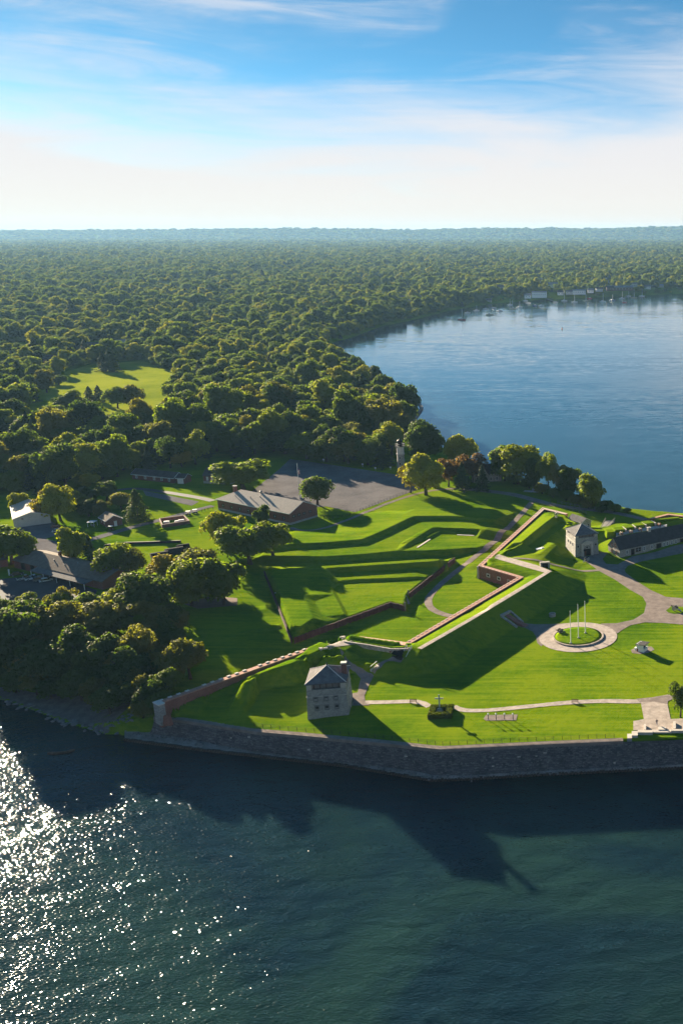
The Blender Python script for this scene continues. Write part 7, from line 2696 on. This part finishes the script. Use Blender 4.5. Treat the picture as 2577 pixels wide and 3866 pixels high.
for i in single:
    x, y = float(FX[i]), float(FY[i])
    shorew = y < 360
    kind = random.choices(['round', 'tall', 'spread', 'conifer', 'wispy'], [6, 3, 4, .8 if not shorew else 0, .7])[0]
    riverside = x > -.34 * y + 30
    leaf = random.choices(list(tones), [2, 3, 2.5, 3.4] if riverside else [3.2, 3, 3, 1.6])[0] if not shorew else random.choice(['leaf_dark', 'leaf_dark', 'leaf_olive'])
    grp = 'trees of the shore wood' if shorew else ('trees of the riverside wood' if riverside else 'trees of the wood below the meadow')
    if kind == 'conifer':
        look, leaf = 'dark conifer', None
    else:
        look = {'round': 'round crowned ', 'tall': 'tall crowned ', 'spread': 'wide crowned ', 'wispy': 'thin crowned '}[kind] + tones[leaf] + ' tree'
    dist_, lm = min((math.hypot(x - a, y - b), n) for n, a, b in LANDMARKS)
    chosen.append([look, lm, dist_, i, kind, leaf, grp])
chosen.sort(key=lambda c: (c[0], c[1], c[2]))
rank_ = {}
ORDN = ('nearest', 'second nearest', 'third nearest', 'fourth nearest', 'fifth nearest', 'sixth nearest', 'seventh nearest', 'eighth nearest', 'ninth nearest', 'tenth nearest', 'eleventh nearest', 'twelfth nearest')
for look, lm, dist_, i, kind, leaf, grp in chosen:
    n = rank_[(look, lm)] = rank_.get((look, lm), -1) + 1
    lab = look + ' ' + ORDN[min(n, 11)] + ' to ' + lm
    tree(lab, (float(FX[i]), float(FY[i]), float(FZ[i])), float(FW[i]) * (.6 if kind == 'conifer' else 1.0), float(FH[i]) * (0.95 if kind == 'conifer' else 1.0), kind, leaf, grp)

# forest: points carrying size, turn and variety, crowns set on them
fm = bpy.data.meshes.new('forest')
fm.vertices.add(len(rest))
fm.vertices.foreach_set('co', np.stack([FX[rest], FY[rest], FZ[rest] - .3], 1).astype(np.float32).ravel())
at = fm.attributes.new('size', 'FLOAT_VECTOR', 'POINT')
at.data.foreach_set('vector', np.stack([FW[rest], FW[rest] * rf.uniform(.9, 1.15, len(rest)), FH[rest]], 1).astype(np.float32).ravel())
at = fm.attributes.new('turn', 'FLOAT', 'POINT')
at.data.foreach_set('value', rf.uniform(0, 6.28, len(rest)).astype(np.float32))
variants = []
for k in ('round', 'tall', 'spread', 'conifer', 'ball'):
    variants += CROWNS[k]
donors = []
for me in variants:
    for o in COL.objects:
        if o.name.startswith('crown') and o.data is me:
            donors.append(o)
            break
wts = np.array([.7 if d.data in CROWNS['conifer'] else (1.6 if d.data in CROWNS['tall'] else 1.0) for d in donors])
at = fm.attributes.new('variety', 'INT', 'POINT')
at.data.foreach_set('value', rf.choice(len(donors), len(rest), p=wts / wts.sum()).astype(np.int32))
fo_ = bpy.data.objects.new('forest', fm)
COL.objects.link(fo_)
tag(fo_, 'dense green forest stretching to the horizon', 'forest', kind='stuff')
ng = bpy.data.node_groups.new('forest_scatter', 'GeometryNodeTree')
ng.interface.new_socket('Geometry', in_out='INPUT', socket_type='NodeSocketGeometry')
ng.interface.new_socket('Geometry', in_out='OUTPUT', socket_type='NodeSocketGeometry')
gi = ng.nodes.new('NodeGroupInput')
go = ng.nodes.new('NodeGroupOutput')
jn = ng.nodes.new('GeometryNodeJoinGeometry')


def named(nm, ty):
    n = ng.nodes.new('GeometryNodeInputNamedAttribute')
    n.data_type = ty
    n.inputs[0].default_value = nm
    return n.outputs[0]


a_size, a_turn, a_var = named('size', 'FLOAT_VECTOR'), named('turn', 'FLOAT'), named('variety', 'INT')
cx3 = ng.nodes.new('ShaderNodeCombineXYZ')
ng.links.new(a_turn, cx3.inputs[2])
for i, d in enumerate(donors):
    oi = ng.nodes.new('GeometryNodeObjectInfo')
    oi.transform_space = 'ORIGINAL'
    oi.inputs['Object'].default_value = d
    oi.inputs['As Instance'].default_value = True
    cmp_ = ng.nodes.new('FunctionNodeCompare')
    cmp_.data_type = 'INT'
    cmp_.operation = 'EQUAL'
    ng.links.new(a_var, cmp_.inputs[2])
    cmp_.inputs[3].default_value = i
    ip = ng.nodes.new('GeometryNodeInstanceOnPoints')
    ng.links.new(gi.outputs[0], ip.inputs['Points'])
    ng.links.new(cmp_.outputs[0], ip.inputs['Selection'])
    ng.links.new(oi.outputs['Geometry'], ip.inputs['Instance'])
    ng.links.new(cx3.outputs[0], ip.inputs['Rotation'])
    ng.links.new(a_size, ip.inputs['Scale'])
    ng.links.new(ip.outputs[0], jn.inputs[0])
ng.links.new(jn.outputs[0], go.inputs[0])
fo_.modifiers.new('scatter', 'NODES').node_group = ng

# ---------------------------------------------------------------- morning haze
hz_m = bpy.data.materials.new('haze')
hz_m.use_nodes = True
k = NT(hz_m.node_tree)
for nd in list(k.n):
    k.n.remove(nd)
HAZE_DENSITY = 3.8e-5
pv_ = k.new('ShaderNodeVolumePrincipled', ins={'Color': (0.22, 0.41, 0.66, 1), 'Density': HAZE_DENSITY, 'Anisotropy': 0.2})
ho = k.new('ShaderNodeOutputMaterial')
k.l.new(pv_.outputs[0], ho.inputs['Volume'])
hb_ = MB().box((-4000, 6800, 95), (26000, 19000, 200))
hz_o = hb_.build('haze', hz_m)
tag(hz_o, 'thin bluish morning haze over the whole landscape', 'haze', kind='stuff')
print('trees', N_TREES, 'forest', len(rest))
